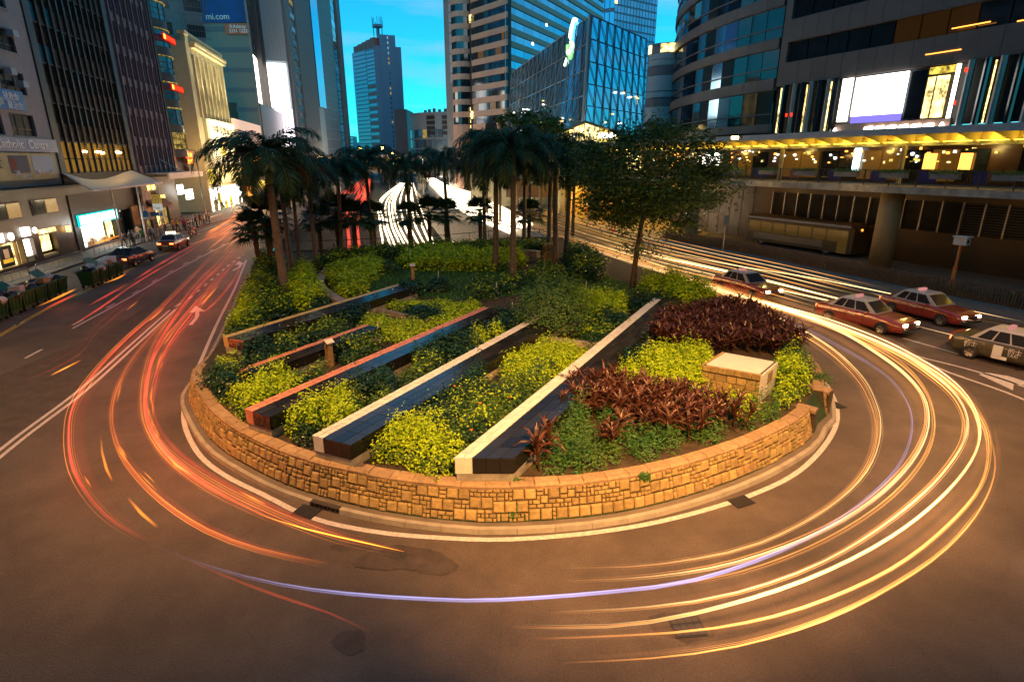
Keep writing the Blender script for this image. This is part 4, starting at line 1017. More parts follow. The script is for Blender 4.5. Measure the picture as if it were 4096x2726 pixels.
fl = [(1040, 1085, 860, 'fan palm at the far left corner of the island beside the road'), (1090, 1075, 800, 'fan palm left of the biggest palm trunk, second in from the road'), (1287, 1020, 830, 'fan palm at the railing left of the lawn'), (1360, 1022, 790, 'fan palm between the two palms left of the freeway streaks'),
      (1425, 1022, 815, 'low fan palm in front of the red tail light streaks'), (1500, 1004, 815, 'fan palm under the palm by the office tower'), (1640, 992, 820, 'fan palm half hidden behind the slim palm at the white streaks'), (1721, 985, 800, 'fan palm alone between the two slim palms'),
      (1787, 980, 805, 'fan palm close behind the slim palm at the right of the streaks'), (1922, 980, 800, 'fan palm left of the lawn palms at the curved wall'), (2116, 986, 810, 'fan palm right of the yellow green palm at the back')]
for i, (px, py, tp, lb) in enumerate(fl):
    p = at_z(px, py, .95); hh = at_y(px, tp, p.y).z - p.z; s = hh / 3.6
    o = empty('fan_palm', p, i * 2.1, lb, 'fan palm', 'low fan palms along the back railing')
    for nm, me in zip(('trunk', 'crown'), FP[i % 2]): link(nm, me, o).scale = (s, s, s)

# ---------------------------------------------------------------- broad-leaved trees
def tree(p, h, crown_c, crown_r, label, seed, nclump=60, per=130, L=.16, trunk_r=.13, fork=.42, group=None, name='leafy_tree', lean=(0, 0)):
    rg = random.Random(seed); o = empty(name, p, 0, label, 'tree', group); p = Vector(p)
    tb = MB(); fk = Vector((lean[0], lean[1], h * fork))
    mid = Vector((lean[0] * .3, lean[1] * .3, h * fork * .5))
    tb.tube([(0, 0, 0), tuple(mid), tuple(fk)], [trunk_r * 1.2, trunk_r, trunk_r * .85], 9)
    cc = Vector(crown_c); ends = []
    for i in range(9):
        a = i * 2.4; e = cc + Vector((math.cos(a) * crown_r[0] * .6, math.sin(a) * crown_r[1] * .6, rg.uniform(-.5, .6) * crown_r[2]))
        m = fk.lerp(e, .5) + Vector((rg.uniform(-.3, .3), rg.uniform(-.3, .3), .25)); tb.tube([fk, m, e], [trunk_r * .6, trunk_r * .35, trunk_r * .12], 6); ends += [m, e]
        for k in range(3): f = e + Vector((rg.uniform(-1, 1), rg.uniform(-1, 1), rg.uniform(-.4, .6))) * crown_r[0] * .35; tb.tube([m.lerp(e, .6), f], [trunk_r * .2, .01], 4)
    tb.build('trunk', M['bark'], o, True)
    P, Nn = [], []
    for i in range(nclump):
        while True:
            u = Vector((rg.uniform(-1, 1), rg.uniform(-1, 1), rg.uniform(-1, 1)))
            if .25 < u.length < 1: break
        u = u.normalized() * (u.length ** .5)
        c = cc + Vector((u.x * crown_r[0], u.y * crown_r[1], u.z * crown_r[2])); rr = rg.uniform(.28, .6) * crown_r[0] / 3.4
        q = nr.normal(size=(per, 3)) * np.array([rr, rr, rr * .55]); P.append(q + np.array(c)); Nn.append(nr.normal(size=(per, 3)) * .5 + np.array([0, 0, 1.0]))
    P = np.concatenate(P); Nn = np.concatenate(Nn)
    link('crown', leaf_mesh('crown', P, Nn, L, L * .42, [M['leaf_tree'], M['leaf_dark']], (nr.random(len(P)) < .25).astype(int), droop=.35), o)
    return o
p = at_z(2530, 1150, .95)
tree(p, 9.5, (.75, 0, 6.45), (4.4, 3.3, 3.1), 'leafy broad tree leaning slightly, on the right side of the island before the elevated walkway', 4, 125, 150, .24, .15, .47, lean=(.35, 0))
o = None
pp = p + Vector((.3, 0, 1.2)); P = []; 
q = nr.normal(size=(500, 3)) * np.array([.75, .5, .3]) + np.array([pp.x, pp.y, 3.3]); link('leafy_shoot', leaf_mesh('leafy_shoot', q, nr.normal(size=(500, 3)) * .5 + np.array([0, 0, 1.]), .2, .085, [M['leaf_tree']]), None, None, label='low leafy side shoot on the trunk of the broad leafy tree', cat='branch', kind='stuff')
for px, py, Y, rr, lb, sd in [(2070, 520, 84, 3.3, 'layered tree on the podium in front of the glass wedge building', 1), (2165, 530, 82, 3.4, 'round tree beside the layered one in front of the glass wedge building', 2), (1945, 575, 88, 3.2, 'flat topped tree in front of the banded pink tower', 3)]:
    c = at_y(px, py, Y); b = (c.x, c.y, 0)
    tree(b, c.z, (0, 0, c.z), (rr, rr, rr * .75), lb, sd, 34, 60, .55, .2, .8, 'podium trees beyond the palms')
for (px, py, Y, rr, lb, sd) in [(2000, 660, 75, 2.8, 'dark tree mass behind the lawn palms at the left', 5), (2120, 650, 70, 3.0, 'dark tree behind the lawn palms in the centre', 6), (2300, 650, 66, 3.2, 'dark tree behind the broad leafy tree', 7)]:
    c = at_y(px, py, Y); tree((c.x, c.y, 0), c.z, (0, 0, c.z), (rr, rr, rr * .8), lb, sd, 30, 60, .45, .18, .7, 'dark trees behind the palms')
# ================================================================== BUILDINGS, LEFT ROW
UP = Vector((0, 0, 1))
M['glass_amber2'] = glassy('glass_dim_amber', (0.05, 0.03, 0.01), 0.15, 0.5, em=(1.0, 0.42, 0.05), es=0.09)
M['tile_b1'] = mat('b1_tile', (0.21, 0.19, 0.21), 0.6, var=0.1, vscale=1.5, bump=.3)
M['brown_stone'] = mat('brown_granite', (0.055, 0.026, 0.013), 0.35, var=0.25, vscale=1.2)
M['grey_rib'] = mat('grey_rib_concrete', (0.11, 0.10, 0.125), 0.7, var=0.1)
M['dark_clad'] = mat('dark_cladding', (0.03, 0.026, 0.026), 0.5, var=0.2)
M['cream'] = mat('cream_stone', (0.46, 0.40, 0.24), 0.7, var=0.08)
M['sign_blue'] = mat('sign_blue', (0.02, 0.16, 0.42), 0.5)
M['sign_grey'] = mat('sign_grey_blue', (0.28, 0.32, 0.42), 0.5)
M['sign_cream'] = mat('sign_cream', (0.42, 0.36, 0.16), 0.6, var=.2, vscale=1)
M['letter_white'] = mat('letter_white', (0.75, 0.75, 0.75), 0.5)
M['letter_dark'] = mat('letter_dark', (0.05, 0.03, 0.01), 0.6)
M['canopy_white'] = mat('canopy_membrane', (0.5, 0.47, 0.46), 0.5, var=.08)
M['pink_stone'] = mat('pink_granite', (0.42, 0.24, 0.17), 0.5, var=0.07, vscale=.3)
M['grey_clad'] = mat('grey_cladding', (0.17, 0.17, 0.18), 0.55, var=0.06, vscale=.4)
M['grey_clad2'] = mat('grey_cladding_dark', (0.12, 0.11, 0.13), 0.55, var=0.06, vscale=.4)
M['tower_stone'] = mat('brown_grey_granite', (0.115, 0.085, 0.075), 0.45, var=0.12, vscale=.6, obj=.06)
M['blue_grey'] = mat('blue_grey_cladding', (0.19, 0.21, 0.30), 0.5, var=0.06)
M['pale_metal'] = mat('pale_metal', (0.30, 0.34, 0.38), 0.45, var=.05)
M['salmon'] = mat('salmon_parapet', (0.42, 0.10, 0.09), 0.6, var=.15)
M['navy_ad'] = mat('navy_advert', (0.008, 0.02, 0.14), 0.5, col2=(0.012, 0.04, 0.25), var=.5, vscale=.15)
M['orange_ad'] = mat('orange_advert', (0.6, 0.1, 0.02), 0.5)
M['bus_body'] = mat('bus_body', (0.075, 0.045, 0.016), 0.5)

# --- Catholic Centre building
b1 = empty('office_block', FL.pt(0), 0, 'pale tiled office block at the far left carrying the Catholic Centre sign', 'building')
b1.location = (0, 0, 0)
cols = []; s = -46.4
while s < 8: cols.append((s, s + 3.4)); s += 4.4
cols = [c for c in cols if c[1] < 12]
rows = [(10.4, 12.1), (13.65, 15.35), (16.85, 18.5), (20.1, 21.7), (23.3, 25.0), (26.5, 28.2), (29.7, 31.4), (33, 34.7)]
wall_grid(FL, -48, 12.0, 6.4, 40, cols, rows, 0, .35, M['tile_b1'], b1)
bk = MB(); fbox(bk, FL, -48, 12.0, .42, 18, 6.4, 40); bk.build('core', M['dark_clad'], b1)
for c in cols:
    if c[1] < -14: continue
    for rw in rows[:4]:
        fr_ = MB()
        for k in range(4): x = c[0] + (c[1] - c[0]) * k / 3; fbox(fr_, FL, x - .04, x + .04, .18, .26, rw[0], rw[1])
        for z in (rw[0] + .03, rw[0] + .55, rw[1] - .05): fbox(fr_, FL, c[0], c[1], .18, .26, z - .03, z + .03)
        w_ = fr_.build('window', M['dark_metal'], b1)
        for k in range(3): piece('pane', FL, c[0] + (c[1] - c[0]) * k / 3 + .05, c[0] + (c[1] - c[0]) * (k + 1) / 3 - .05, .22, .235, rw[0] + .05, rw[1] - .05, M['win_dark'], w_)
        sb = MB(); fbox(sb, FL, c[0] - .05, c[1] + .05, -.08, .1, rw[0] - .12, rw[0] - .002); sb.build('sill', M['tile_b1'], w_)
for s_, z in ((7.6, 15.0), (9.2, 18.0), (3.5, 18.0), (8.9, 14.2), (4.8, 12.6)):
    a = empty('air_conditioner', FL.pt(s_, -.3, z), math.atan2(dL[1], dL[0]), 'air conditioner box hung under a window of the pale tiled office block', 'air conditioner', 'air conditioners on the pale tiled block')
    MB().box((0, .0, .25), (.75, .5, .5)).build('case', M['pale_metal'], a); MB().box((0, .24, .25), (.5, .04, .38)).build('grille', M['dark_metal'], a)
mb = MB(); fbox(mb, FL, -3, 11.8, -.35, -.01, 9.15, 10.22)
sg = empty('building_sign', (0, 0, 0), 0, 'grey blue sign reading Catholic Centre above the cream poster board', 'sign'); mb.build('panel', M['sign_grey'], sg)
uL = FL.d; o_ = lambda s, off, z: FL.pt(s, off, z)
text('lettering', 'Catholic  Centre', o_(3.1, -.36, 9.42), uL, UP, .95, M['letter_white'], sg, .04, bold=.01, sx=1.12)
bb = empty('billboard', (0, 0, 0), 0, 'cream poster board with portraits and floor numbers under the Catholic Centre sign', 'billboard')
mb = MB(); fbox(mb, FL, -3, 11.1, -.3, -.01, 6.95, 9.05); mb.build('panel', M['sign_cream'], bb)
for (a, b_, mm) in ((4.3, 6.9, 'grey_rib'), (7.4, 10.6, 'sign_grey')):
    mb = MB(); fbox(mb, FL, a, b_, -.32, -.301, 7.5, 8.85); mb.build('photo_panel', M[mm], bb)
mb = MB(); mb.prism([tuple(FL.pt(s_, o2).xy) for s_, o2 in ((4.5, -.33), (5.1, -.33), (5.1, -.322), (4.5, -.322))], 7.8, 8.6); mb.build('photo_panel', mat('poster_red', (.25, .03, .02)), bb)
text('lettering', '社', o_(2.4, -.31, 7.95), uL, UP, 1.0, M['letter_dark'], bb, .02)
text('lettering', '2/F', o_(4.7, -.34, 7.35), uL, UP, .5, M['letter_white'], bb, .02); text('lettering', '3/F', o_(7.6, -.34, 7.35), uL, UP, .5, M['letter_white'], bb, .02)
text('lettering', '公教進行社', o_(5.5, -.34, 7.12), uL, UP, .26, M['letter_white'], bb, .01); text('lettering', '聖堂', o_(9.7, -.34, 7.4), uL, UP, .4, M['letter_white'], bb, .01)
bs = empty('banner_sign', (0, 0, 0), 0, 'blue banner with white Chinese characters on the pale tiled office block', 'sign')
mb = MB(); fbox(mb, FL, -1, 8.9, -.12, -.01, 12.35, 13.85); mb.build('panel', M['sign_blue'], bs)
text('lettering', '耶穌', o_(3.4, -.13, 12.6), uL, UP, 1.15, M['letter_white'], bs, .02); text('lettering', '拯救你', o_(6.1, -.13, 13.1), uL, UP, .68, M['letter_white'], bs, .02); text('lettering', '醫治你', o_(6.4, -.13, 12.45), uL, UP, .68, M['letter_white'], bs, .02)
# podium and brown canopy
mb = MB(); fbox(mb, FL, -48, 12.2, -1.4, 0, 5.55, 6.35); mb.build('canopy', M['brown_stone'], b1)
mb = MB(); fbox(mb, FL, 12.2, 16.9, -1.0, .1, 5.6, 6.3); mb.build('canopy', M['brown_stone'], b1)
wall_grid(FL, -48, 12.4, 0.13, 5.55, [(-12, -6.5), (-5, -1.2), (-.6, 3.0), (3.05, 3.15), (6.25, 9.1), (10.9, 11.0)][0:0] or [(-3.5, 3.9), (4.0, 5.4), (6.3, 8.9)], [(.5, 2.35)], 0, .4, M['brown_stone'], b1)
mb = MB(); fbox(mb, FL, -48, 12.4, .5, 1.2, 0.13, 5.5); mb.build('shop_back', M['dark_clad'], b1)
for (a, b_) in ((-4.4, -.9), (1.0, 4.7), (6.2, 10.2)):
    w_ = piece('window', FL, a, b_, -.06, -.01, 4.02, 5.35, M['dark_metal'], b1); 
    for k in range(2): piece('pane', FL, a + .12 + (b_ - a - .12) * k / 2, a + (b_ - a) * (k + 1) / 2 - .1, -.09, -.061, 4.12, 5.25, M['glass_amber'] if k else M['glass_black'], b1)
M['glass_amber'].node_tree.nodes['Principled BSDF'].inputs['Emission Strength'].default_value = .25
# lit shopfronts
sh = empty('corner_shop', (0, 0, 0), 0, 'brightly lit shop front with a hanging black poster at the far left street corner', 'shop')
piece('light_panel', FL, -3.5, 3.9, .42, .47, .5, 2.35, M['lit_warm'], sh)
piece('poster', FL, 1.1, 2.7, .2, .3, .55, 2.15, M['black'], sh)
piece('poster_figure', FL, 1.6, 2.2, .17, .195, 1.2, 1.9, mat('poster_skin', (.6, .38, .3)), sh); piece('poster_band', FL, 1.3, 2.5, .17, .195, .85, 1.15, mat('poster_yellow', (.7, .45, .03), em=(.7, .4, .03), es=.6), sh)
piece('light_panel', FL, 4.0, 5.4, .3, .35, .95, 2.35, M['lit_white'], sh); piece('counter_panel', FL, 4.0, 5.4, .2, .36, .5, .93, M['cream'], sh)
piece('door_frame', FL, 3.1, 3.3, .1, .3, .5, 2.35, M['wood'], sh); piece('display_box', FL, -2.4, .6, .15, .38, .5, 1.2, M['wood'], sh)
for a, b_, z0, z1, mm in ((-3.5, 1.6, 2.5, 3.15, 'lit_white'), (6.3, 8.9, 2.5, 2.85, 'lit_warm')): 
    piece('sign_band', FL, a, b_, -.1, -.02, z0, z1, M[mm], sh)
for s_, rr in ((2.35, .3), (5.65, .24)):
    mb = MB(); c = FL.pt(s_, -.12, 2.82 + .1 * (s_ > 5)); k = 16
    mb.v = [tuple(c + FL.d * rr * math.cos(6.283 * i / k) + UP * rr * math.sin(6.283 * i / k)) for i in range(k)] + [tuple(c - FL.n * .1 + FL.d * rr * math.cos(6.283 * i / k) + UP * rr * math.sin(6.283 * i / k)) for i in range(k)]
    mb.f = [tuple(range(k)), tuple(range(k, 2 * k))[::-1]] + [(i, (i + 1) % k, k + (i + 1) % k, k + i) for i in range(k)]; mb.m = [0] * len(mb.f); mb.build('round_sign', M['lit_white'], sh)
piece('square_sign', FL, 3.9, 4.9, -.2, -.05, 2.6, 3.3, M['lit_white'], sh)
sh2 = empty('small_shop', (0, 0, 0), 0, 'lit shop window with pale glass beside the bright corner shop', 'shop')
piece('light_panel', FL, 6.3, 8.6, .42, .47, .95, 2.35, M['lit_warm'], sh2); piece('ledge', FL, 6.3, 8.9, .1, .4, .5, .7, M['cream'], sh2)
wl = empty('wall_lantern', FL.pt(10.6, -.25, 2.5), 0, 'glowing amber lantern on the brown granite wall right of the lit shop window', 'lamp')
MB().box((0, 0, 0), (.22, .3, .55)).build('glass', emis('lantern_amber', (1, .5, .08), 7), wl); MB().box((0, 0, .3), (.28, .34, .05)).build('cap', M['dark_metal'], wl)
# --- dark glass tower
b2 = empty('glass_tower', (0, 0, 0), 0, 'dark bronze glass tower with black mullions and an amber lit lower floor', 'building')
mb = MB(); fbox(mb, FL, 12.2, 28.8, .35, 16, 6.0, 62); mb.build('core', M['dark_clad'], b2)
mb = MB(); fbox(mb, FL, 12.1, 13.1, -.1, .34, 0.13, 62); fbox(mb, FL, 28.0, 29.0, -.1, .34, 0.13, 62); mb.build('side_pier', M['dark_clad'], b2)
cells = []; nm = 12; w0 = (28.0 - 13.1) / nm; zf = 10.2
M['glass_bz'] = glassy('glass_bronze', (0.035, 0.022, 0.014), 0.09, 0.55); M['glass_bz2'] = mat('bronze_spandrel', (0.05, 0.032, 0.024), 0.3, spec=.5)
M['glass_tl'] = mat('blue_teal_pane', (0.01, 0.10, 0.16), 0.15, spec=.8)
for f_ in range(8):
    z = zf + f_ * 3.3
    for k in range(nm):
        cells.append((13.1 + k * w0 + .1, 13.1 + (k + 1) * w0 - .1, z + .06, z + 1.5, M['glass_tl'] if (k < 3 and f_ in (2, 3, 4, 5) and (k + f_) % 4) else M['glass_bz2']))
        cells.append((13.1 + k * w0 + .1, 13.1 + (k + 1) * w0 - .1, z + 1.56, z + 3.24, M['glass_bz']))
pieces('pane', FL, cells, .16, .2, M['glass_bz'], b2, 285)
mb = MB()
for k in range(nm + 1): fbox(mb, FL, 13.1 + k * w0 - .09, 13.1 + k * w0 + .09, -.05, .22, 7.3, 62)
mb.build('mullion', M['black'], b2, kind='stuff')
mb = MB()
for f_ in range(16): fbox(mb, FL, 13.1, 28, .05, .21, zf + f_ * 3.3 - .1, zf + f_ * 3.3 + .05)
mb.build('floor_band', M['black'], b2, kind='stuff')
for k in range(nm):
    piece('lit_pane', FL, 13.1 + k * w0 + .1, 13.1 + (k + 1) * w0 - .1, .16, .2, 7.4, 8.55, M['glass_amber'], b2)
    piece('lit_pane', FL, 13.1 + k * w0 + .1, 13.1 + (k + 1) * w0 - .1, .16, .2, 8.65, 10.1, mat('amber_%d' % k, (.05, .03, .01), .2, em=(1, .48, .05), es=R.uniform(.12, .4)), b2)
for s_, z in ((17.3, 9.3), (20.4, 9.3), (24.6, 9.35), (25.2, 9.3), (21.0, 9.2)):
    a = MB().box(FL.pt(s_, -.02, z), (.35, .35, .16)); a.build('ceiling_lamp', M['lamp_head'], b2)  # glowing boxes in place of street lamp reflections in the glass
# lower stone base of it with the shop
wall_grid(FL, 12.4, 41.5, .13, 6.4, [(13.4, 20.8), (22.2, 25.6), (27.6, 31), (32.6, 37.2)], [(.3, 3.2)], 0, .4, M['dark_clad'], b2, 'base_wall')
mb = MB(); fbox(mb, FL, 12.4, 41.5, .5, 1.5, .13, 6.9); mb.build('base_back', M['black'], b2)
ts = empty('lit_shop', (0, 0, 0), 0, 'white lit shop with a teal edged glowing sign band on the left street', 'shop')
piece('sign_band', FL, 12.9, 21.0, -.25, -.05, 2.55, 3.35, M['lit_cool'], ts)
mb = MB(); 
for a in ((12.8, 21.1, 3.36, 3.46), (12.8, 12.9, 2.4, 3.36), (21.0, 21.1, 2.4, 3.36), (12.8, 21.1, 2.44, 2.54)): fbox(mb, FL, a[0], a[1], -.28, -.04, a[2], a[3])
mb.build('teal_edge', M['lit_teal'], ts)
piece('light_panel', FL, 14.3, 18.8, .42, .46, .3, 2.44, M['lit_white'], ts); piece('light_panel', FL, 19.2, 20.6, .3, .34, .55, 2.4, M['lit_warm'], ts)
for i in range(9):
    s_ = 14.6 + i * .62; h_ = R.uniform(.25, .8); piece('goods_box', FL, s_, s_ + R.uniform(.3, .5), .1, .35, .3, .3 + h_, M[R.choice(['wood', 'cream', 'sign_cream', 'letter_dark'])], ts)
for (a, b_, m_, z0, z1) in ((22.2, 25.6, 'glass_black', .3, 3.2), (27.6, 31, 'lit_dim', .3, 2.4), (32.6, 34.6, 'lit_warm', .3, 2.3), (35, 37.2, 'lit_dim', .3, 2.9)): piece('shop_window', FL, a, b_, .3, .34, z0, z1, M[m_], b2)
# small signs on left street shops
for (s_, z, w_, h_, tx, mm, lb) in [(28.5, 5.0, 3.6, .75, '富 爵', 'lit_warm', 'yellow lit Chinese sign under the sweeping white canopy'), (32.3, 3.5, 2.1, .8, '茶 室', 'lit_yellow', 'yellow lit Chinese sign over the brown fabric awning'), (39.5, 3.9, 2.2, 1.3, '', 'lit_white', 'white glowing box sign hanging over the pavement'), (42.6, 3.0, 3.0, 1.4, '', 'lit_white', 'overexposed white box sign below the hanging one'),
                              (45.5, 8.9, 3.2, .7, '酒 家', 'lit_red', 'upper red neon Chinese sign below the street lamp'), (45.5, 8.0, 3.2, .7, '火 鍋', 'lit_red', 'lower red neon Chinese sign below the street lamp')]:
    e = empty('shop_sign', (0, 0, 0), 0, lb, 'sign')
    piece('panel', FL, s_, s_ + w_, -.9, -.75, z, z + h_, M['brown_stone'] if tx else M[mm], e)
    if tx: text('lettering', tx, FL.pt(s_ + .15, -.92, z + .08), uL, UP, h_ * .95, emis('neon_' + tx[0], (1, .62, .12) if 'red' not in mm else (1, .25, .03), 5), e, .03, sx=w_ / (h_ * 3.0), bold=.02)
    if mm == 'lit_red': 
        rb = MB()
        for q in ((s_, s_ + w_, z - .05, z), (s_, s_ + w_, z + h_, z + h_ + .05)): fbox(rb, FL, q[0], q[1], -.92, -.74, q[2], q[3])
        rb.build('neon_frame', M['lit_red'], e)
# brown awning
aw = empty('fabric_awning', (0, 0, 0), 0, 'brown fabric awning over a shop door on the left street', 'awning')
mb = MB(); p = [FL.pt(27.5, -.05, 4.6), FL.pt(33.5, -.05, 4.6), FL.pt(33.5, -1.8, 3.2), FL.pt(27.5, -1.8, 3.2)]; mb.face(p); mb.face([v - UP * .06 for v in p][::-1]); mb.face([p[3], p[2], p[2] - UP * .35, p[3] - UP * .35]); mb.build('cover', mat('awning_brown', (.10, .035, .02)), aw)
# sweeping white canopy
cn = empty('white_canopy', (0, 0, 0), 0, 'sweeping white panelled canopy with a dipping curved roof over the left pavement', 'canopy')
prof = [(12.0, 7.45, 8.6), (14, 7.1, 10.5), (16, 6.75, 12.2), (18, 6.6, 14), (20.5, 6.62, 16.5), (23, 6.85, 19.5), (25.3, 7.15, 22.5), (27.6, 7.35, 25.6)]
for i in range(len(prof) - 1):
    (a, za, fa), (b_, zb_, fb_) = prof[i], prof[i + 1]
    for k in range(3):
        def gp(s, z, f, t): zz = z + (6.05 - z) * t; return FL.pt(s + (f - s) * t, -.05 - 3.6 * t, zz)
        q = [gp(a, za, fa, k / 3), gp(b_, zb_, fb_, k / 3), gp(b_, zb_, fb_, (k + .985) / 3), gp(a, za, fa, (k + .985) / 3)]
        mb = MB(); mb.v = [tuple(v) for v in q] + [tuple(v - UP * .1) for v in q]; mb.f = [(0, 1, 2, 3), (7, 6, 5, 4), (0, 4, 5, 1), (1, 5, 6, 2), (2, 6, 7, 3), (3, 7, 4, 0)]; mb.m = [0] * 6
        mb.build('roof_panel', M['canopy_white'], cn)
MB().tube([FL.pt(f, -3.68, 5.98) for (_, _, f) in prof], .13, 8).build('front_beam', M['canopy_white'], cn)
for s_ in (13.0, 19, 25): MB().tube([FL.pt(s_, -3.4, .13), FL.pt(s_, -3.4, 6.0)], .09, 8).build('post', M['steel'], cn)
# --- ribbed grey building
b3 = empty('ribbed_block', (0, 0, 0), 0, 'grey office block with tall narrow windows between thin vertical ribs', 'building')
mb = MB(); fbox(mb, FL, 29.0, 41.6, .6, 16, 6.9, 62); mb.build('core', M['black'], b3)
rows = [(6.9 + 3.33 * i + .95, 6.9 + 3.33 * (i + 1)) for i in range(16)]
nw = 7; ww = (41.3 - 29.4) / nw
cols = [(29.4 + k * ww + .3, 29.4 + (k + 1) * ww - .1) for k in range(nw)]
wall_grid(FL, 29.0, 41.6, 6.9, 62, cols, rows, 0, .5, M['grey_rib'], b3)
mb = MB()
for k in range(nw + 1): fbox(mb, FL, 29.4 + k * ww + .02, 29.4 + k * ww + .2, -.28, -.002, 6.9, 62)
mb.build('rib', M['grey_rib'], b3, kind='stuff')
pieces('window', FL, [(c[0], c[1], rw[0], rw[1]) for rw in rows[:8] for c in cols], .42, .46, M['win_dark'], b3)
# --- dark bay building with eyebrow lights and red displays
b4 = empty('bay_window_block', (0, 0, 0), 0, 'narrow dark block with curved bay windows and yellow lit eyebrows between floors', 'building')
mb = MB(); fbox(mb, FL, 42.0, 48.2, .3, 14, 6.0, 62); fbox(mb, FL, 42.0, 42.7, -.3, .29, 6, 62); fbox(mb, FL, 47.7, 48.2, -.3, .29, 6, 62); mb.build('core', M['dark_clad'], b4)
for f_ in range(9):
    z = 10.0 + f_ * 3.3
    arc = [FL.pt(42.8 + 4.8 * t / 8, -.25 - .9 * math.sin(math.pi * t / 8), 0) for t in range(9)]
    w_ = MB()
    for a, b_ in zip(arc, arc[1:]): w_.face([a + UP * z, b_ + UP * z, b_ + UP * (z + 2.0), a + UP * (z + 2.0)])
    w_.build('bay_window', M['lit_dim'] if f_ == 0 else M['glass_tl'], b4)
    fb_ = MB()
    for a, b_ in zip(arc, arc[1:]): fb_.face([a + UP * (z - 1.1), b_ + UP * (z - 1.1), b_ + UP * (z - .02), a + UP * (z - .02)])
    fb_.build('bay_panel', M['dark_clad'], b4)
    MB().tube([p_ + UP * (z + 2.12) - FL.n * .12 for p_ in arc], .09, 5).build('eyebrow_light', M['lit_dim'], b4)
    mm_ = MB()
    for a in arc[::2]: mm_.tube([a + UP * z - FL.n * .03, a + UP * (z + 2.0) - FL.n * .03], .05, 4)
    for zz in (.6, 1.3): mm_.tube([a + UP * (z + zz) - FL.n * .03 for a in arc], .04, 4)
    mm_.build('glazing_bar', M['black'], b4)
for z in (17.75, 24.0):
    e = empty('led_sign', (0, 0, 0), 0, 'red LED strip sign at %s of the narrow dark bay window block' % ('the lower middle' if z < 20 else 'the upper floors'), 'sign')
    piece('panel', FL, 42.6, 47.6, -1.35, -1.22, z - .1, z + .75, M['lit_red_dim'], e)
    for k in range(5): piece('character', FL, 42.85 + k * .93, 43.5 + k * .93, -1.4, -1.36, z + .02, z + .62, M['lit_red'] if k else M['lit_orange'], e)
# small street awning at B4
e = empty('pale_canopy', (0, 0, 0), 0, 'flat pale canopy with scalloped edge beyond the sweeping white canopy', 'canopy')
piece('fascia', FL, 31.5, 45.5, -2.7, -2.5, 6.2, 6.95, M['canopy_white'], e); piece('roof_panel', FL, 31.5, 45.5, -2.5, 0, 6.85, 6.95, M['canopy_white'], e)
for s_ in (37, 43): MB().tube([FL.pt(s_, 0, 8.6), FL.pt(s_, -2.6, 7.0)], .07, 6).build('stay_rod', M['steel'], e)
# --- cream floodlit building
b5 = empty('cream_building', (0, 0, 0), 0, 'floodlit cream building with tall pilasters and a cornice on the left street', 'building')
S5, E5 = 57.3, 79.0
sideF = Fr(FL.pt(S5, 0), -FL.n * -1, FL.d)   # side face runs away from the street
sideF = Fr(FL.pt(S5, 0), FL.n, FL.d)
bayw = 1.7; cols = [(60.2 + i * 2.45, 61.5 + i * 2.45) for i in range(7)]
rows = [(15.3, 24.2)]
wall_grid(FL, S5, E5, 0.13, 27.2, cols, [(9.9, 11.4)][0:0] + rows, 0, .7, M['cream'], b5)
mb = MB(); fbox(mb, FL, S5 + .4, E5, .75, 14, 0.13, 27); mb.build('core', M['cream'], b5)
for c in cols:
    for k in range(4): piece('window', FL, c[0] + .05, c[1] - .05, .66, .72, 15.5 + k * 2.25, 17.3 + k * 2.25, M['win_dark'], b5)
mb = MB()
for i in range(8): fbox(mb, FL, 59.2 + i * 2.45, 59.75 + i * 2.45, -.35, -.002, 15.2, 24.6)
mb.build('pilaster', M['cream'], b5)
mb = MB(); fbox(mb, FL, 59, 78.5, -.7, -.002, 25.6, 26.1); fbox(mb, FL, 59, 78.5, -.9, .0, 26.1, 26.5); fbox(mb, FL, 57, 79, -.2, 1, 27.2, 27.7); mb.build('cornice', M['cream'], b5)
wall_grid(sideF, 0, 16, .13, 26.2, [(3.2, 5.2), (10, 12)], [(1.0, 2.4)][0:0] + [(8.9, 10.9), (12.4, 14.6), (16.3, 18.5), (20.2, 22.4)], -.3, 0, M['cream'], b5, 'side_wall')
for a in (3.2, 10.0):
    for z in (8.9, 12.4, 16.3, 20.2): piece('window', sideF, a, a + 2.0, -.12, -.06, z, z + 2.1, M['win_dark'], b5)
sp_ = empty('rooftop_block', (0, 0, 0), 0, 'white upper block with barred windows standing behind the cream floodlit building', 'building')
bF = Fr(at_y(655, 200, 112).xy, (1, .05), (-.05, 1)); wid = 13.5
bx0 = at_y(640, 200, 114); bx1 = at_y(828, 200, 118)
F6 = Fr(bx0.xy, (bx1 - bx0).xy, (-(bx1 - bx0).y, (bx1 - bx0).x)); L6 = (bx1 - bx0).xy.length
zt6 = 52
wall_grid(F6, 0, L6, 20, zt6, [(1.5, 2.6), (5, 8)], [(22 + 4.2 * i, 24 + 4.2 * i) for i in range(7)], 0, .5, M['tile_b1'], sp_)
mb = MB(); fbox(mb, F6, 0, L6, .6, 4, 0, zt6); mb.build('core', M['dark_clad'], sp_)
for i in range(7):
    for a, b_ in ((1.5, 2.6), (5, 8)): piece('window', F6, a, b_, .4, .45, 22 + 4.2 * i, 24 + 4.2 * i, M['win_dark'], sp_)
mb = MB()
for k in range(10): fbox(mb, F6, 4.2 + k * .5, 4.26 + k * .5, -.7, -.64, 30, 48)
for k in range(14): fbox(mb, F6, 4.2, 8.8, -.7, -.64, 30 + k * 1.3, 30.06 + k * 1.3)
mb.build('scaffold_frame', M['grey_rib'], sp_, kind='stuff')
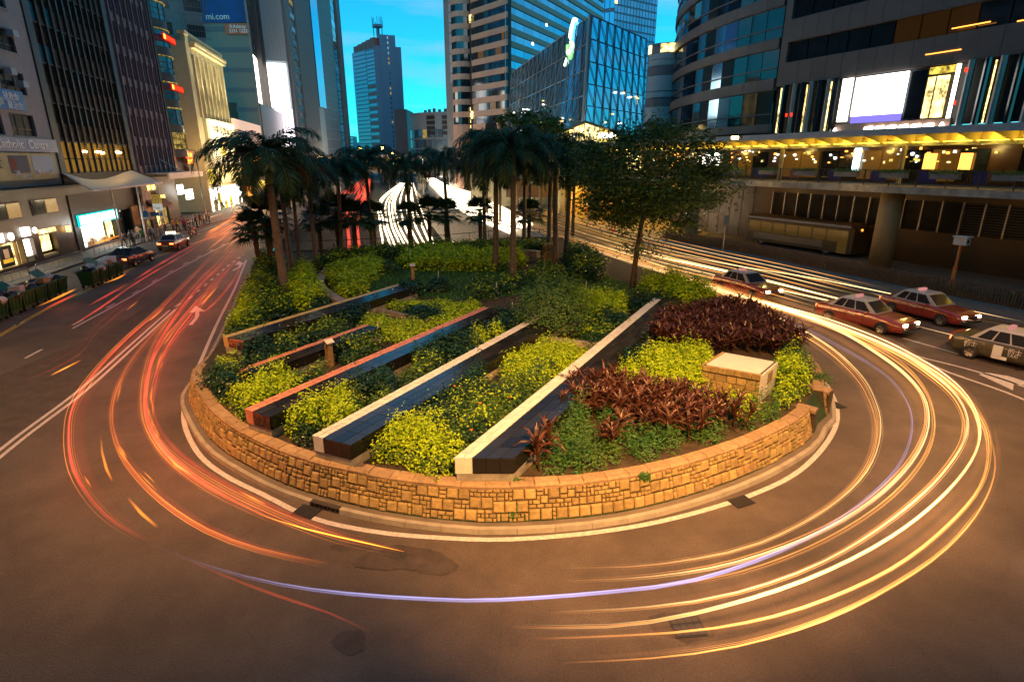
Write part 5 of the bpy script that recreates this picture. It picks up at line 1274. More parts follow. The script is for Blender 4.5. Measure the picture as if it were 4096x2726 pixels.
# lit billboards
bl = empty('billboard', (0, 0, 0), 0, 'floodlit cream billboard with small Chinese text on the front of the cream building', 'billboard')
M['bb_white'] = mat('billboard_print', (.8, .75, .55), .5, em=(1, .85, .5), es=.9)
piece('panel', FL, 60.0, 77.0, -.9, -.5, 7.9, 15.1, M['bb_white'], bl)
text('lettering', '中銀 信用卡', FL.pt(61.5, -.95, 13.1), uL, UP, 1.3, M['letter_dark'], bl, .03, sx=1.6); text('lettering', '尊享禮遇', FL.pt(66, -.95, 11.6), uL, UP, 1.0, M['wood'], bl, .03, sx=1.6)
mb = MB(); c = FL.pt(66.5, -.95, 10.6); mb.v = [tuple(c + FL.d * 2.2 * math.cos(6.283 * i / 20) + UP * 1.5 * math.sin(6.283 * i / 20)) for i in range(20)]; mb.f = [tuple(range(20))[::-1]]; mb.m = [0]; mb.build('bulb_print', mat('bulb_yellow', (.7, .5, .05), em=(1, .7, .1), es=.6), bl)
b2b = empty('billboard', (0, 0, 0), 0, 'long pinkish white billboard beyond the cream building with rows of Chinese text', 'billboard')
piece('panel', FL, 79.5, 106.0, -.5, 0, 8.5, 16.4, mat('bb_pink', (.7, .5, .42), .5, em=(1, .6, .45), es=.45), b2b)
text('lettering', '一點通', FL.pt(82, -.55, 12.2), uL, UP, 2.3, M['letter_dark'], b2b, .03, sx=1.5); text('lettering', '理財計劃', FL.pt(82, -.55, 9.6), uL, UP, 1.8, M['letter_dark'], b2b, .03, sx=1.5)
# lower shops of the far left street
fs = empty('shop_row', (0, 0, 0), 0, 'overexposed white and yellow lit shops at the foot of the cream building', 'shop')
piece('light_panel', FL, 57.6, 79.0, -.12, -.02, .13, 3.9, M['lit_white'], fs); 
for k in range(6): piece('goods_panel', FL, 58.2 + k * 3.5, 60.0 + k * 3.5, -.3, -.14, .13, R.uniform(1.0, 2.2), M[R.choice(['wood', 'lit_yellow', 'sign_cream', 'lit_dim'])], fs)
for k in range(4): piece('upper_window', FL, 58.2 + k * 5.2, 62.2 + k * 5.2, -.1, -.01, 4.6, 7.0, M['lit_warm'] if k else M['lit_yellow'], fs)
piece('yellow_disc_panel', FL, 60.5, 62.5, -.4, -.32, 1.4, 3.0, M['lit_yellow'], fs)
fb_ = empty('street_shops', (0, 0, 0), 0, 'dense glowing shop signs far down the left street behind the palms', 'shop')
for k in range(46):
    s_ = 80 + k * 2.6; z = R.uniform(.3, 11); piece('sign_panel', FL, s_, s_ + R.uniform(1, 3), R.uniform(-1.6, -.1), -.05, z, z + R.uniform(.6, 2.2), M[R.choice(['lit_warm', 'lit_yellow', 'lit_orange', 'lit_white', 'lit_dim', 'lit_red_dim', 'lit_warm'])], fb_)
lr = empty('street_block', (0, 0, 0), 0, 'row of lower street buildings far down the left street behind the palms', 'building')
mb = MB(); fbox(mb, FL, 79.4, 112, .05, 10, .13, 12); fbox(mb, FL, 112, 200, .05, 10, .13, 22); mb.build('wall', M['brown_stone'], lr)

# ================================================================== TOWERS FURTHER BACK ON THE LEFT
def facade(p0, p1, inward=1):
    p0, p1 = Vector(p0), Vector(p1); d = (p1 - p0); d.z = 0; n = Vector((-d.y, d.x, 0)) * inward
    return Fr(p0.xy, d.xy, n.xy), d.length
def X(px, Y, py=600): return at_y(px, py, Y).xy
# striped tile tower with adverts
t1 = empty('striped_tower', (0, 0, 0), 0, 'grey tiled tower with darker bands and a dark blue advert at its top', 'building')
F, L = facade((*X(740, 150), 0), (*X(984, 150, 60), 0)); 
mb = MB(); fbox(mb, F, 0, L, .02, 1.0, 0, 62); mb.build('wall', mat('tile_grey', (.20, .18, .15), .6, var=.08), t1)
for i in range(12):
    piece('band', F, 0, L, -.05, .01, 11.0 + i * 4.45, 12.0 + i * 4.45, M['grey_clad2'], t1)
ad = empty('roof_advert', (0, 0, 0), 0, 'dark blue advert reading mi.com at the top of the striped tower', 'billboard')
piece('panel', F, 0, L, -.3, -.08, at_y(900, 92, 150).z, 62, M['navy_ad'], ad)
text('lettering', 'mi.com', (at_y(824, 78, 149.6).x, 149.6, at_y(824, 78, 149.6).z), (1, 0, 0), UP, 1.9, M['letter_white'], ad, .05)
a2 = empty('phone_number_sign', (0, 0, 0), 0, 'small orange sign reading Asiaray 2151 1222 under the dark blue advert', 'sign')
zb, ztp = at_y(950, 137, 149.8).z, at_y(950, 95, 149.8).z; x0, x1 = X(902, 149.8, 115)[0], X(991, 149.8, 115)[0]
MB().par((x0, 149.6, zb), (x1 - x0, 0, 0), (0, .2, 0), (0, 0, ztp - zb)).build('panel', M['orange_ad'], a2)
text('lettering', '☆Asiaray', (x0 + .9, 149.55, (zb + ztp) / 2 + .15), (1, 0, 0), UP, 1.02, M['letter_white'], a2, .03, bold=.015); text('lettering', '2151 1222', (x0 + .9, 149.55, zb + .3), (1, 0, 0), UP, 1.02, M['letter_white'], a2, .03, bold=.015)
# glass sliver tower
t2 = empty('glass_sliver_tower', (0, 0, 0), 0, 'narrow blue glass tower edge with thin vertical fins beside the big white screen', 'building')
F, L = facade((*X(985, 151, 60), 0), (*X(1062, 182, 252), 0))
mb = MB(); fbox(mb, F, .5, L, .2, 1.2, 0, 75); mb.build('core', M['dark_clad'], t2)
cells = [(k * L / 6 + .15, (k + 1) * L / 6 - .15, z, z + 2.7, M['glass_blue'] if R.random() > .12 else M['glass_black']) for z in np.arange(34, 73, 3.0) for k in range(6)]
pieces('window', F, cells, .05, .15, M['glass_blue'], t2, 200)
pieces('screen_panel', F, [(k * L / 6 + .2, (k + 1) * L / 6 - .2, 16 + .0, 33.5, M['lit_white']) for k in (0, 1, 2, 3, 4)] , .05, .15, M['lit_white'], t2)
cells = [(k * L / 6 + .15, (k + 1) * L / 6 - .15, z, z + R.uniform(.6, 1.6), M[R.choice(['lit_warm', 'lit_yellow', 'lit_violet', 'lit_white', 'lit_orange'])]) for z in np.arange(2, 15.5, 1.7) for k in range(6)]
pieces('sign_panel', F, cells, .0, .1, M['lit_warm'], t2)
for k in (2, 4): piece('fin', F, k * L / 6 - .25, k * L / 6 + .25, -1.2, .0, 0, 75, M['dark_metal'], t2)
# screen tower
t3 = empty('screen_tower', (0, 0, 0), 0, 'pale ribbed tower carrying the big blank white LED screen', 'building')
F, L = facade((*X(1063, 184, 252), 0), (*X(1150, 186, 252), 0))
mb = MB(); fbox(mb, F, -.5, L, .3, 12, 0, 80); mb.build('wall', M['pale_metal'], t3)
for k in range(9): piece('rib', F, k * L / 9 - .2, k * L / 9 + .35, -.6, .28, 36.5, 80, M['pale_metal'], t3)
sc1 = empty('led_screen', (0, 0, 0), 0, 'big blank white LED screen on the pale ribbed tower on the left', 'screen')
piece('panel', F, -.2, L * .9, -.8, -.35, 23.8, 35.9, emis('screen_white', (1, 1, .97), 4.5), sc1); 
sc2 = empty('led_screen', (0, 0, 0), 0, 'pinkish white LED screen directly below the big blank white one', 'screen')
piece('panel', F, 1.0, L * .97, -.8, -.35, 12.5, 23.3, emis('screen_pink', (1, .86, .95), 3.5), sc2)
# long ribbed grey tower and floodlit one
t4 = empty('ribbed_tower', (0, 0, 0), 0, 'tall grey ribbed tower with one column of small dark windows right of the white screen', 'building')
F, L = facade((*X(1130, 188, 0), 0), (*X(1231, 232, 0), 0))
mb = MB(); fbox(mb, F, 0, L, .3, 1.5, 0, 82); mb.build('wall', M['grey_clad'], t4)
for k in range(26):
    if 4 <= k <= 8: continue
    piece('rib', F, L * k / 26, L * (k + .45) / 26, -.45, .28, 0, 82, M['grey_clad'], t4)
wz = at_y(1195, 215, 195).z
for i in range(14):
    z = 12 + i * 3.85
    w_ = piece('window', F, L * 4.6 / 26, L * 8.2 / 26, -.15, .28, z, z + 1.9, M['grey_clad2'], t4)
    for k in range(2): piece('window_pane', F, L * (4.9 + k * 1.6) / 26, L * (6.2 + k * 1.6) / 26, -.2, -.16, z + .3, z + 1.6, M['win_dark'] if i != 11 else M['lit_dim'], t4)
t5 = empty('floodlit_tower', (0, 0, 0), 0, 'tall tower with a blue glass edge whose white base is brightly floodlit', 'building')
F, L = facade((*X(1231, 233, 0), 0), (*X(1318, 262, 0), 0))
mb = MB(); fbox(mb, F, 0, L, .3, 2, 0, 95); mb.build('wall', M['pale_metal'], t5)
mbx = piece('glass_strip', F, -.2, L * .28, -.8, .28, 28, 95, M['glass_blue'], t5)
for k in range(20): piece('panel', F, L * .3, L * .99, .18, .29, 9 + k * 4.0, 12.8 + k * 4.0, M['grey_clad'], t5)
t6 = empty('dark_edge_tower', (0, 0, 0), 0, 'dark blue glass tower edge at the left side of the sky gap', 'building')
F, L = facade((*X(1318, 262.5, 0), 0), (*X(1353, 300, 0), 0))
mb = MB(); fbox(mb, F, 0, L, .3, 3, 0, 110); mb.build('wall', M['grey_clad2'], t6)
cells = [(L * .05, L * .5, z, z + 3.0, M['glass_black'] if R.random() > .15 else M['glass_blue']) for z in np.arange(10, 105, 3.5)]
pieces('window', F, cells, .2, .28, M['glass_black'], t6)
for k in range(3): piece('rib', F, L * (.55 + .16 * k), L * (.62 + .16 * k), -.5, .28, 0, 108, M['grey_clad'], t6)

# ================================================================== CENTRE
# dark tower in the sky gap
m1 = empty('office_tower', (0, 0, 0), 0, 'blue grey office tower with a salmon roof parapet and antennas standing in the sky gap', 'building')
Yc = 340
A = X(1436, 352); B = X(1522, 335); 
zt = at_y(1418, 247, 352).z; 
A = X(1437, 352)
F, L = facade((*A, 0), (*B, 0))
zA = at_y(1420, 248, 352).z
mb = MB(); fbox(mb, F, 0, L, .3, 14, -1, 66); mb.build('wall', M['blue_grey'], m1)
cells = [(0.1, L * .62, z, z + 1.5) for z in np.arange(1, 65, 2.1)]
M['glass_bg'] = glassy('glass_pale_blue', (0.20, 0.32, 0.42), 0.15, 1.0, metal=.7)
pieces('window_band', F, cells, .1, .28, M['glass_bg'], m1)
cells = [(L * .64, L * .99, z, z + 1.3, M['salmon'] if i % 2 == 0 and z < 48 else M['glass_bg']) for i, z in enumerate(np.arange(1, 65, 1.9))]
pieces('window_band', F, cells, .1, .28, M['glass_bg'], m1)
for k in range(5): piece('parapet_panel', F, L * (.08 + k * .19), L * (.25 + k * .19), .3, 4, 66, 69 + k * .5, M['salmon'], m1)
F2, L2 = facade((*B, 0), (*X(1626, 340), 0))
mb = MB(); fbox(mb, F2, 0, L2, .01, 18, -1, 67); fbox(mb, F2, L2 * .22, L2 * .8, -.4, 16, -1, 72.5); mb.build('wall', M['blue_grey'], m1)
cells = [(L2 * .5, L2 * .545, z, z + 1.3, M['lit_dim'] if R.random() < .12 else M['glass_bg']) for z in np.arange(3, 71, 2.5)]
pieces('window', F2, cells, -.5, -.41, M['glass_bg'], m1)
mb = MB(); c = F2.pt(L2 * .25, 6, 72.5)
mb.tube([c, c + UP * 5], .9, 8); mb.prism([(c.x + 2.9 * math.cos(a * .785), c.y + 2.9 * math.sin(a * .785)) for a in range(8)], 77, 78.2)
mb.build('mast_base', M['blue_grey'], m1)
mb = MB()
for k in range(9): a = k * .7; mb.tube([c + Vector((2.6 * math.cos(a), 2.6 * math.sin(a), 5.5)), c + Vector((2.8 * math.cos(a), 2.8 * math.sin(a), 5.5 + R.uniform(2, 4.5)))], .12, 4)
for k in range(4): a = k * 1.57 + .4; mb.tube([c + Vector((2.2 * math.cos(a), 2.2 * math.sin(a), 0)), c + Vector((2.4 * math.cos(a), 2.4 * math.sin(a), 5.2))], .2, 4)
mb.build('antenna', M['black'], m1)
# dark low side wing
sw = empty('side_wing', (0, 0, 0), 0, 'dark narrow building wedged between the sky gap tower and the rounded grey one', 'building')
p0, p1 = X(1586, 300), X(1634, 300); mb = MB(); mb.prism([(p0[0], 300), (p1[0], 300), (p1[0], 320), (p0[0], 320)], 0, at_y(1600, 437, 300).z); mb.build('wall', M['grey_clad2'], sw)
# rounded grey building
rb = empty('rounded_building', (0, 0, 0), 0, 'low rounded grey building with ventilation louvres and roof planting in front of the sky gap', 'building')
p0 = X(1632, 276); p1 = X(1788, 280); F = ArcFr((p0[0], p0[1] + 8), (.45, -.9), (.9, .45), 26); 
zr = at_y(1700, 458, 278).z
Lr = 34
mb = MB(); fbox(mb, F, 0, Lr, .3, 12, -1, zr, seg=2); mb.build('wall', M['pale_metal'], rb)
cells = [(a + .15, a + 2.6, z, z + 3.6, M['lit_dim'] if (abs(a - 11) < 1.5 and 17 < z < 21) else M['glass_bg']) for z in np.arange(1, zr - 8, 4.3) for a in np.arange(0, Lr, 2.85)]
pieces('window', F, cells, .1, .28, M['glass_bg'], rb)
for a in (14.5, 22.5):
    for k in range(4): piece('louvre', F, a, a + 4.2, -.1, .28, zr - 9 + k * 2.2, zr - 7.5 + k * 2.2, M['dark_metal'], rb)
fbx = MB(); fbox(fbx, F, -.2, Lr, -.2, 12.2, zr, zr + .6, seg=2); fbx.build('parapet', M['pale_metal'], rb)
for k in range(6): p_ = F.pt(8 + k * 3.6, 5, zr + .6); MB().box(p_ + UP * .7, (1.2, 1.2, 1.4 + (k % 3) * .5)).build('roof_unit', M['grey_clad2'], rb)
# far hazy blocks
for (x0, x1, ty, Y, lb) in ((1396, 1424, 612, 500, 'faint low building at the horizon left in the sky gap'), (1400, 1412, 545, 620, 'faint thin white tower at the horizon in the sky gap'), (1410, 1436, 570, 560, 'faint pale blue block at the foot of the sky gap tower')):
    a, b_ = at_y(x0, ty, Y), at_y(x1, ty, Y); e = empty('distant_building', (0, 0, 0), 0, lb, 'building'); MB().prism([(a.x, Y), (b_.x, Y), (b_.x, Y + 15), (a.x, Y + 15)], 0, a.z).build('wall', M['blue_grey'], e)
    F, L = facade((a.x, Y, 0), (b_.x, Y, 0)); pieces('window_band', F, [(L * .1, L * .9, z, z + 1.6) for z in np.arange(9, a.z - 2, 3.4)], -.1, -.01, M['glass_bg'], e)
# banded pink tower
x_ = empty('banded_tower', (0, 0, 0), 0, 'large tower with alternating pink granite and blue glass bands and rounded corner bays', 'building')
Pc = Vector((*X(2028, 160), 0)); Pa = Vector((*X(1893, 172), 0))
FA, LA = facade(Pa, Pc); FB, LB = facade(Pc, (*X(2390, 222), 0))
zs = 3.72; z0 = 8.0
def zline(py): return at_y(2028, py, 160).z
top_rows = [(zline(455 - 55 * i), zline(455 - 55 * i + 31)) for i in range(20)]
rws = sorted([(b_ if b_ < a else a, a if b_ < a else b_) for a, b_ in top_rows])
wall_grid(FA, 0, LA, 0, 86, [(0.0, LA)], [w_ for w_ in rws if w_[0] > 10], 0, .5, M['pink_stone'], x_)
wall_grid(FB, 0, LB, 0, 86, [(0.0, LB)], [w_ for w_ in rws if w_[0] > 10], 0, .5, M['pink_stone'], x_)
mb = MB(); fbox(mb, FA, -2, LA, .55, 1.5, 0, 86); fbox(mb, FB, 4, LB, .55, 3, 0, 86); fbox(mb, FB, .6, 4.2, .55, 1.0, 0, 86); mb.build('core', M['dark_clad'], x_)
cA, cB = [], []
for w_ in rws:
    if w_[0] < 10: continue
    for k in range(6): cA.append((LA * k / 6 + .05, LA * (k + 1) / 6 - .05, w_[0], w_[1], M['glass_black'] if R.random() > .09 else M['glass_amber2']))
    for k in range(14): cB.append((LB * k / 14 + .06, LB * (k + 1) / 14 - .06, w_[0], w_[1], M['glass_blue']))
pieces('window', FA, cA, .3, .4, M['glass_black'], x_, 110); pieces('window', FB, cB, .3, .4, M['glass_blue'], x_, 180)
for w_ in rws[3:]:
    if R.random() < .55: 
        s_ = R.uniform(.1, .75) * LB; piece('room_light', FB, s_, s_ + .9, .2, .28, w_[0] + 1.0, w_[0] + 1.6, M['lit_white'], x_)
# curved bay
FCv = ArcFr(Pa.xy, (Vector((-1.0, -.12, 0))).xy, (.12, -1.0), 1000); 
Cc = Vector((*X(1862, 176), 0)); rad = 3.4
Fc = ArcFr((Cc.x - rad, Cc.y), (0.0, -1.0), (1, 0), rad)
for w0_, w1_ in zip([(8, 8)] + rws, rws):
    if w0_[1] > 86 or w1_[0] < 10: continue
    mb = MB(); fbox(mb, Fc, 0, rad * 3.1, 0, .5, max(8, w0_[1]), w1_[0], seg=1.2); mb.build('bay_band', M['pink_stone'], x_)
    mb = MB(); fbox(mb, Fc, 0, rad * 3.1, .2, .4, w1_[0], w1_[1], seg=1.2); mb.build('bay_window', M['glass_black'], x_)
mb = MB(); fbox(mb, Fc, 0, rad * 3.1, 0, .5, 0, 8, seg=1.2); mb.build('bay_base', M['pink_stone'], x_)
F, L = facade((*X(1792, 182), 0), (*X(1828, 177), 0)); mb = MB(); fbox(mb, F, 0, L, 0, 20, 0, 86); mb.build('side_wall', M['grey_clad'], x_)
pieces('side_window', F, [(L * .55, L * .95, z, z + 2.2) for z in np.arange(30, 84, 2.6)], -.1, -.01, M['pale_metal'], x_)
for zz in (zline(430), zline(12)): piece('light_strip', FA, -.35, .25, -.3, -.02, zz - 2, zz, M['lit_warm'], x_)
mb = MB(); c = FA.pt(LA * .55, -.06, zline(515)); mb.v = [tuple(c + FA.d * 2.7 * math.cos(6.283 * i / 24) + UP * 3.3 * math.sin(6.283 * i / 24)) for i in range(24)]; mb.f = [tuple(range(24))]; mb.m = [0]; mb.build('oval_window', M['glass_black'], x_)
for k in range(9): piece('fairy_light_strip', FA, -.6, -.45, -.4, -.3, 9 + k * 1.6, 10 + k * 1.6, M['lit_warm'], x_)
# tall blue tower behind
bt = empty('blue_glass_tower', (0, 0, 0), 0, 'tall blue glass tower rising behind the glass wedge building', 'building')
for (x0, x1, Y0, Y1, cols_, rowh, mm) in ((2378, 2458, 240, 236, 4, 5.4, 'glass_blue'), (2458, 2630, 236, 250, 14, 2.6, 'glass_blue')):
    F, L = facade((*X(x0, Y0, 50), 0), (*X(x1, Y1, 50), 0)); mb = MB(); fbox(mb, F, 0, L, .3, 20, 0, 95); mb.build('wall', M['blue_grey'], bt)
    cells = [(L * k / cols_ + .15, L * (k + 1) / cols_ - .15, z, z + rowh * .75, M['glass_blue'] if R.random() > .03 else M['lit_warm']) for z in np.arange(30, 78, rowh) for k in range(cols_)]
    pieces('window', F, cells, .1, .28, M['glass_blue'], bt, 280 if cols_ > 5 else 20)
# glass wedge
M['bar'] = mat('mullion_grey', (.16, .17, .2), .5)
gw = empty('glass_wedge', (0, 0, 0), 0, 'blue glass wedge building with slanting mullions and a glowing green and blue emblem', 'building')
Tc, Bc = at_y(2366, 62, 100), at_y(2331, 560, 98); Tl, Bl_ = at_y(2048, 292, 150), at_y(2030, 545, 150); Tr, Br_ = at_y(2586, 157, 125), at_y(2566, 545, 123)
Bc.z = Bl_.z = Br_.z = 7.0
Bc = Vector((at_y(2331, 560, 98).x, 98, 7)); Bl_ = Vector((at_y(2025, 545, 150).x, 150, 7)); Br_ = Vector((at_y(2566, 545, 123).x, 123, 7))
def bil(a, b_, c, d, u, v): return (a * (1 - u) + b_ * u) * (1 - v) + (d * (1 - u) + c * u) * v
def glazed(BL, BR, TR_, TL_, nu, nv, mglass, nlit, diag):
    nrm = (BR - BL).cross(TL_ - BL).normalized()
    if nrm.y > 0: nrm = -nrm
    for j in range(nv):
        for i in range(nu):
            q = [bil(BL, BR, TR_, TL_, (i + a) / nu, (j + b_) / nv) for a, b_ in ((.02, .02), (.98, .02), (.98, .98), (.02, .98))]
            mb = MB(); mb.v = [tuple(v) for v in q]; 
            if diag > 0: mb.f = [(0, 1, 3), (1, 2, 3)]
            else: mb.f = [(0, 1, 2), (0, 2, 3)]
            mb.m = [0, 0]; j_ = nrm * R.uniform(-.02, .02); mb.v = [tuple(Vector(v) + j_) for v in mb.v]
            mb.build('pane', mglass, gw)
    bars = MB()
    for i in range(nu + 1): bars.tube([bil(BL, BR, TR_, TL_, i / nu, 0) + nrm * .12, bil(BL, BR, TR_, TL_, i / nu, 1) + nrm * .12], .09, 4)
    for j in range(nv + 1): bars.tube([bil(BL, BR, TR_, TL_, 0, j / nv) + nrm * .12, bil(BL, BR, TR_, TL_, 1, j / nv) + nrm * .12], .07, 4)
    for i in range(nu):
        for j in range(nv):
            a, b_ = ((i, j), (i + 1, j + 1)) if diag < 0 else ((i + 1, j), (i, j + 1))
            bars.tube([bil(BL, BR, TR_, TL_, a[0] / nu, a[1] / nv) + nrm * .1, bil(BL, BR, TR_, TL_, b_[0] / nu, b_[1] / nv) + nrm * .1], .055, 4)
    bars.build('mullion', M['bar'], gw, kind='stuff')
    for q in range(nlit):
        u, v = R.uniform(.08, .9), R.choice([.18, .2, .35, .38, .55]) + R.uniform(-.02, .02); c = bil(BL, BR, TR_, TL_, u, v) + nrm * .15
        MB().box(c, (.55, .1, .22)).build('room_light', M['lit_white'] if R.random() < .6 else M['lit_warm'], gw)
    return nrm
M['glass_teal'] = glassy('glass_teal', (.12, .28, .38), .07, 1.0, metal=.8, obj=.3)
n1 = glazed(Bl_, Bc, Tc, Tl, 16, 6, M['glass_teal'], 34, -1)
n2 = glazed(Bc, Br_, Tr, Tc, 8, 7, M['glass_prism'], 22, 1)
MB().face([Tl, Tc, Tr, Tl + Vector((25, 20, 0))]).build('roof', M['glass_blue'], gw)
MB().face([Bl_, Bc, Br_, Br_ + Vector((0, 30, 0)), Bl_ + Vector((0, 30, 0))]).build('floor_slab', M['dark_clad'], gw)
MB().tube([Bc + n1 * .3, Tc + n1 * .3], .28, 6).build('corner_mullion', M['pale_metal'], gw)
# emblem: interlocking double ribbon
em = empty('emblem_sign', (0, 0, 0), 0, 'glowing green and blue interlocking ribbon emblem on the glass wedge building', 'logo')
eu = (Bc - Bl_).normalized(); ev = (Tc - Bc).normalized()
ec = bil(Bl_, Bc, Tc, Tl, .80, .72) + n1 * .6
ec = at_y(2286, 182, 108.5)
def strk(pts, mname, rr=.42):
    MB().tube([ec + eu * (a * 2.6) + ev * (b_ * 2.6) for a, b_ in pts], rr, 7).build('ribbon', M[mname] if isinstance(mname, str) else mname, em)
wg = emis('emblem_white', (.75, 1.0, .7), 3.5); gb = emis('emblem_green', (.2, 1, .15), 3.5); bb_ = emis('emblem_blue', (.1, .55, 1), 3)
strk([(.45, 1.5), (-.05, .95), (-.15, .55), (.2, .35)], wg, .5); strk([(-.2, .55), (.35, .3), (.55, .75), (.75, 1.25)], bb_, .4)
strk([(.1, .2), (.3, -.1), (-.1, -.45), (-.5, -.35)], wg, .5); strk([(-.6, .1), (-.55, -.35), (.1, -.75), (.2, -.45)], gb, .42); strk([(-1.0, -1.1), (-.65, -.75)], wg, .42)
# glowing entrance pavilion at its foot
ep = empty('entrance_canopy', (0, 0, 0), 0, 'glowing golden pitched entrance canopy with fins at the foot of the glass wedge', 'canopy')
el_, ea, er = at_y(2180, 560, 95), at_y(2340, 490, 92), at_y(2490, 540, 97)
for k in range(16):
    t = k / 16; t2 = (k + .86) / 16
    def tp(t): return el_.lerp(ea, t * 2) if t < .5 else ea.lerp(er, t * 2 - 1)
    a, b_ = tp(t), tp(t2); z = 9.6
    if a.z - z > .1 or b_.z - z > .1: MB().face([Vector((a.x, a.y, z)), Vector((b_.x, b_.y, z)), b_, a]).build('lit_fin_panel', M['lit_warm'] if 4 < k < 11 else M['lit_yellow'], ep)
MB().tube([el_ + UP * .1, ea + UP * .1, er + UP * .1], .22, 5).build('ridge_beam', M['wood'], ep)
MB().box(((el_.x + er.x) / 2, 96, 9.0), (14, 3, 1.1)).build('soffit', M['brown_stone'], ep)
for a, b_ in ((2245, 2305), (2385, 2462)):
    p0, p1 = at_y(a, 552, 94), at_y(b_, 552, 94); MB().par(p0, p1 - p0, (0, .2, 0), (0, 0, .75)).build('glowing_letters', M['lit_white'], ep)
MB().box((12, 101, 4.5), (26, 6, 4)).build('podium_front', M['brown_stone'], ep)
# banded annex
an = empty('rounded_annex', (0, 0, 0), 0, 'pale rounded annex with horizontal bands and glowing yellow windows at its top', 'building')
c0 = X(2650, 92); 
Fa_ = ArcFr((X(2578, 92)[0], 93.5), (.25, -.97), (.97, .25), 3.2)
bands = [(162, 178, 'grey_clad2'), (178, 202, 'grey_clad'), (204, 228, 'pale_metal'), (230, 254, 'pale_metal'), (256, 293, 'grey_clad2'), (295, 358, 'pale_metal'), (361, 385, 'pale_metal'), (388, 420, 'grey_clad2'), (422, 489, 'pale_metal'), (491, 504, 'grey_clad'), (506, 530, 'pale_metal'), (532, 600, 'grey_clad2')]
for a, b_, mm in bands:
    mb = MB(); fbox(mb, Fa_, 0, 4.8, 0, 1.0, at_y(2600, b_, 90).z, at_y(2600, a, 90).z, seg=.5); fbox(mb, Fr(Fa_.pt(4.8).xy, (1, .02), (0, 1)), 0, 4.5, 0, 1, at_y(2600, b_, 90).z, at_y(2600, a, 90).z)
    mb.build('stone_band', M[mm], an)
mb = MB(); mb.prism([tuple(Fa_.pt(t, 1.02).xy) for t in (0, 1.2, 2.4, 3.6, 4.8)] + [(c0[0] + 8, 91.5), (c0[0] + 8, 100), (c0[0], 100)], 0, at_y(2600, 164, 90).z); mb.build('core', M['dark_clad'], an)
zl, zh = at_y(2600, 201, 90).z, at_y(2600, 166, 90).z
for a, b_ in ((0.0, .7), (2.3, 4.4)): mb = MB(); fbox(mb, Fa_, a, b_, -.08, -.01, zl, zh, seg=.5); mb.build('lit_window', M['lit_warm'], an)

# ================================================================== RIGHT TOWER
M['glass_amber3'] = glassy('glass_brown', (0.03, 0.015, 0.005), 0.12, 0.5, em=(1.0, 0.38, 0.04), es=0.02)
rt = empty('granite_tower', (0, 0, 0), 0, 'big granite banded tower with a curved corner and dark mirrored windows on the right', 'building')
F7 = FR.shift(7)
FX = ArcFr(F7.pt(17.7).xy, F7.d, F7.n, 45)
rowsR = [(17.9, 19.75), (21.8, 23.65), (25.7, 27.55), (29.6, 31.45)]
S0 = -34
wall_grid(F7, S0, 17.4, 15.75, 48, [(S0, 16.6)], rowsR, 0, .5, M['tower_stone'], rt)
# deeper middle window
mb = MB(); fbox(mb, F7, S0, 17.4, .55, 14, 15.75, 48); mb.build('core', M['black'], rt)
# stone joints as panels slightly proud
cells = []
for (a, b_) in ((15.75, 17.86), (19.79, 21.76), (23.69, 25.66)):
    s_ = 16.6
    while s_ > -14: cells.append((s_ - 1.56, s_ - .01, a + .02, b_ - .0)); s_ -= 1.58
pieces('granite_panel', F7, cells, -.04, -.004, M['tower_stone'], rt, 150)
wp = []
for (a, b_) in rowsR[:3]:
    s_ = 16.55; k = 0
    while s_ > -14:
        wd = 2.1; m_ = M['glass_black']
        if a < 18 and 0 < s_ < 8: m_ = M['glass_amber3']
        wp.append((s_ - wd + .06, s_ - .06, a + .02, b_ - .02, m_)); s_ -= wd; k += 1
pieces('window', F7, wp, .3, .36, M['glass_black'], rt)
for s_, z in ((2.9, 16.6), (-3, 17.9), (1.3, 18.2)): piece('tube_lamp', F7, s_ - 2.6, s_, -.1, -.06, z, z + .07, M['lit_orange'], rt)
# curved part
LC = 52
rowsC = [(12.15, 15.45), (16.6, 19.4), (20.4, 23.3), (24.4, 27.4), (28.4, 31.4), (32.4, 35.4)]
z = 11.3
for a, b_ in rowsC: mb = MB(); fbox(mb, FX, 0, LC, 0, .5, z, a, seg=2.2); mb.build('spandrel_band', M['tower_stone'], rt); z = b_
mb = MB(); fbox(mb, FX, 0, LC, 0, .5, z, 48, seg=2.2); mb.build('curved_wall', M['tower_stone'], rt)
mb = MB(); fbox(mb, FX, 0, LC, .6, 12, 6.6, 48, seg=2.6); mb.build('curved_core', M['black'], rt)
cells = []
for a, b_ in rowsC[:5]:
    for k in range(23): cells.append((k * 2.2 + .05, (k + 1) * 2.2 - .05, a + .02, b_ - .02, M['glass_blue'] if (k in (3, 4) and R.random() < .35) or k > 18 else M['glass_black']))
pieces('window', FX, cells, .25, .32, M['glass_black'], rt, 115)
cells = []
for a, b_ in ((15.47, 16.58), (19.42, 20.38), (23.32, 24.38)):
    for k in range(23): cells.append((k * 2.2 + .02, (k + 1) * 2.2 - .02, a, b_))
pieces('granite_panel', FX, cells, -.04, -.004, M['tower_stone'], rt, 69)
mb = MB()
for a, b_ in rowsC[:5]: fbox(mb, FX, 0, LC, .1, .24, a + .95, a + 1.05, seg=2.2)
mb.build('window_rail', M['grey_clad2'], rt)
cells = [(.0 + k * 1.9, 1.88 + k * 1.9, 11.32, 12.1) for k in range(10)]; pieces('granite_panel', FX, cells, -.05, -.004, M['tower_stone'], rt)
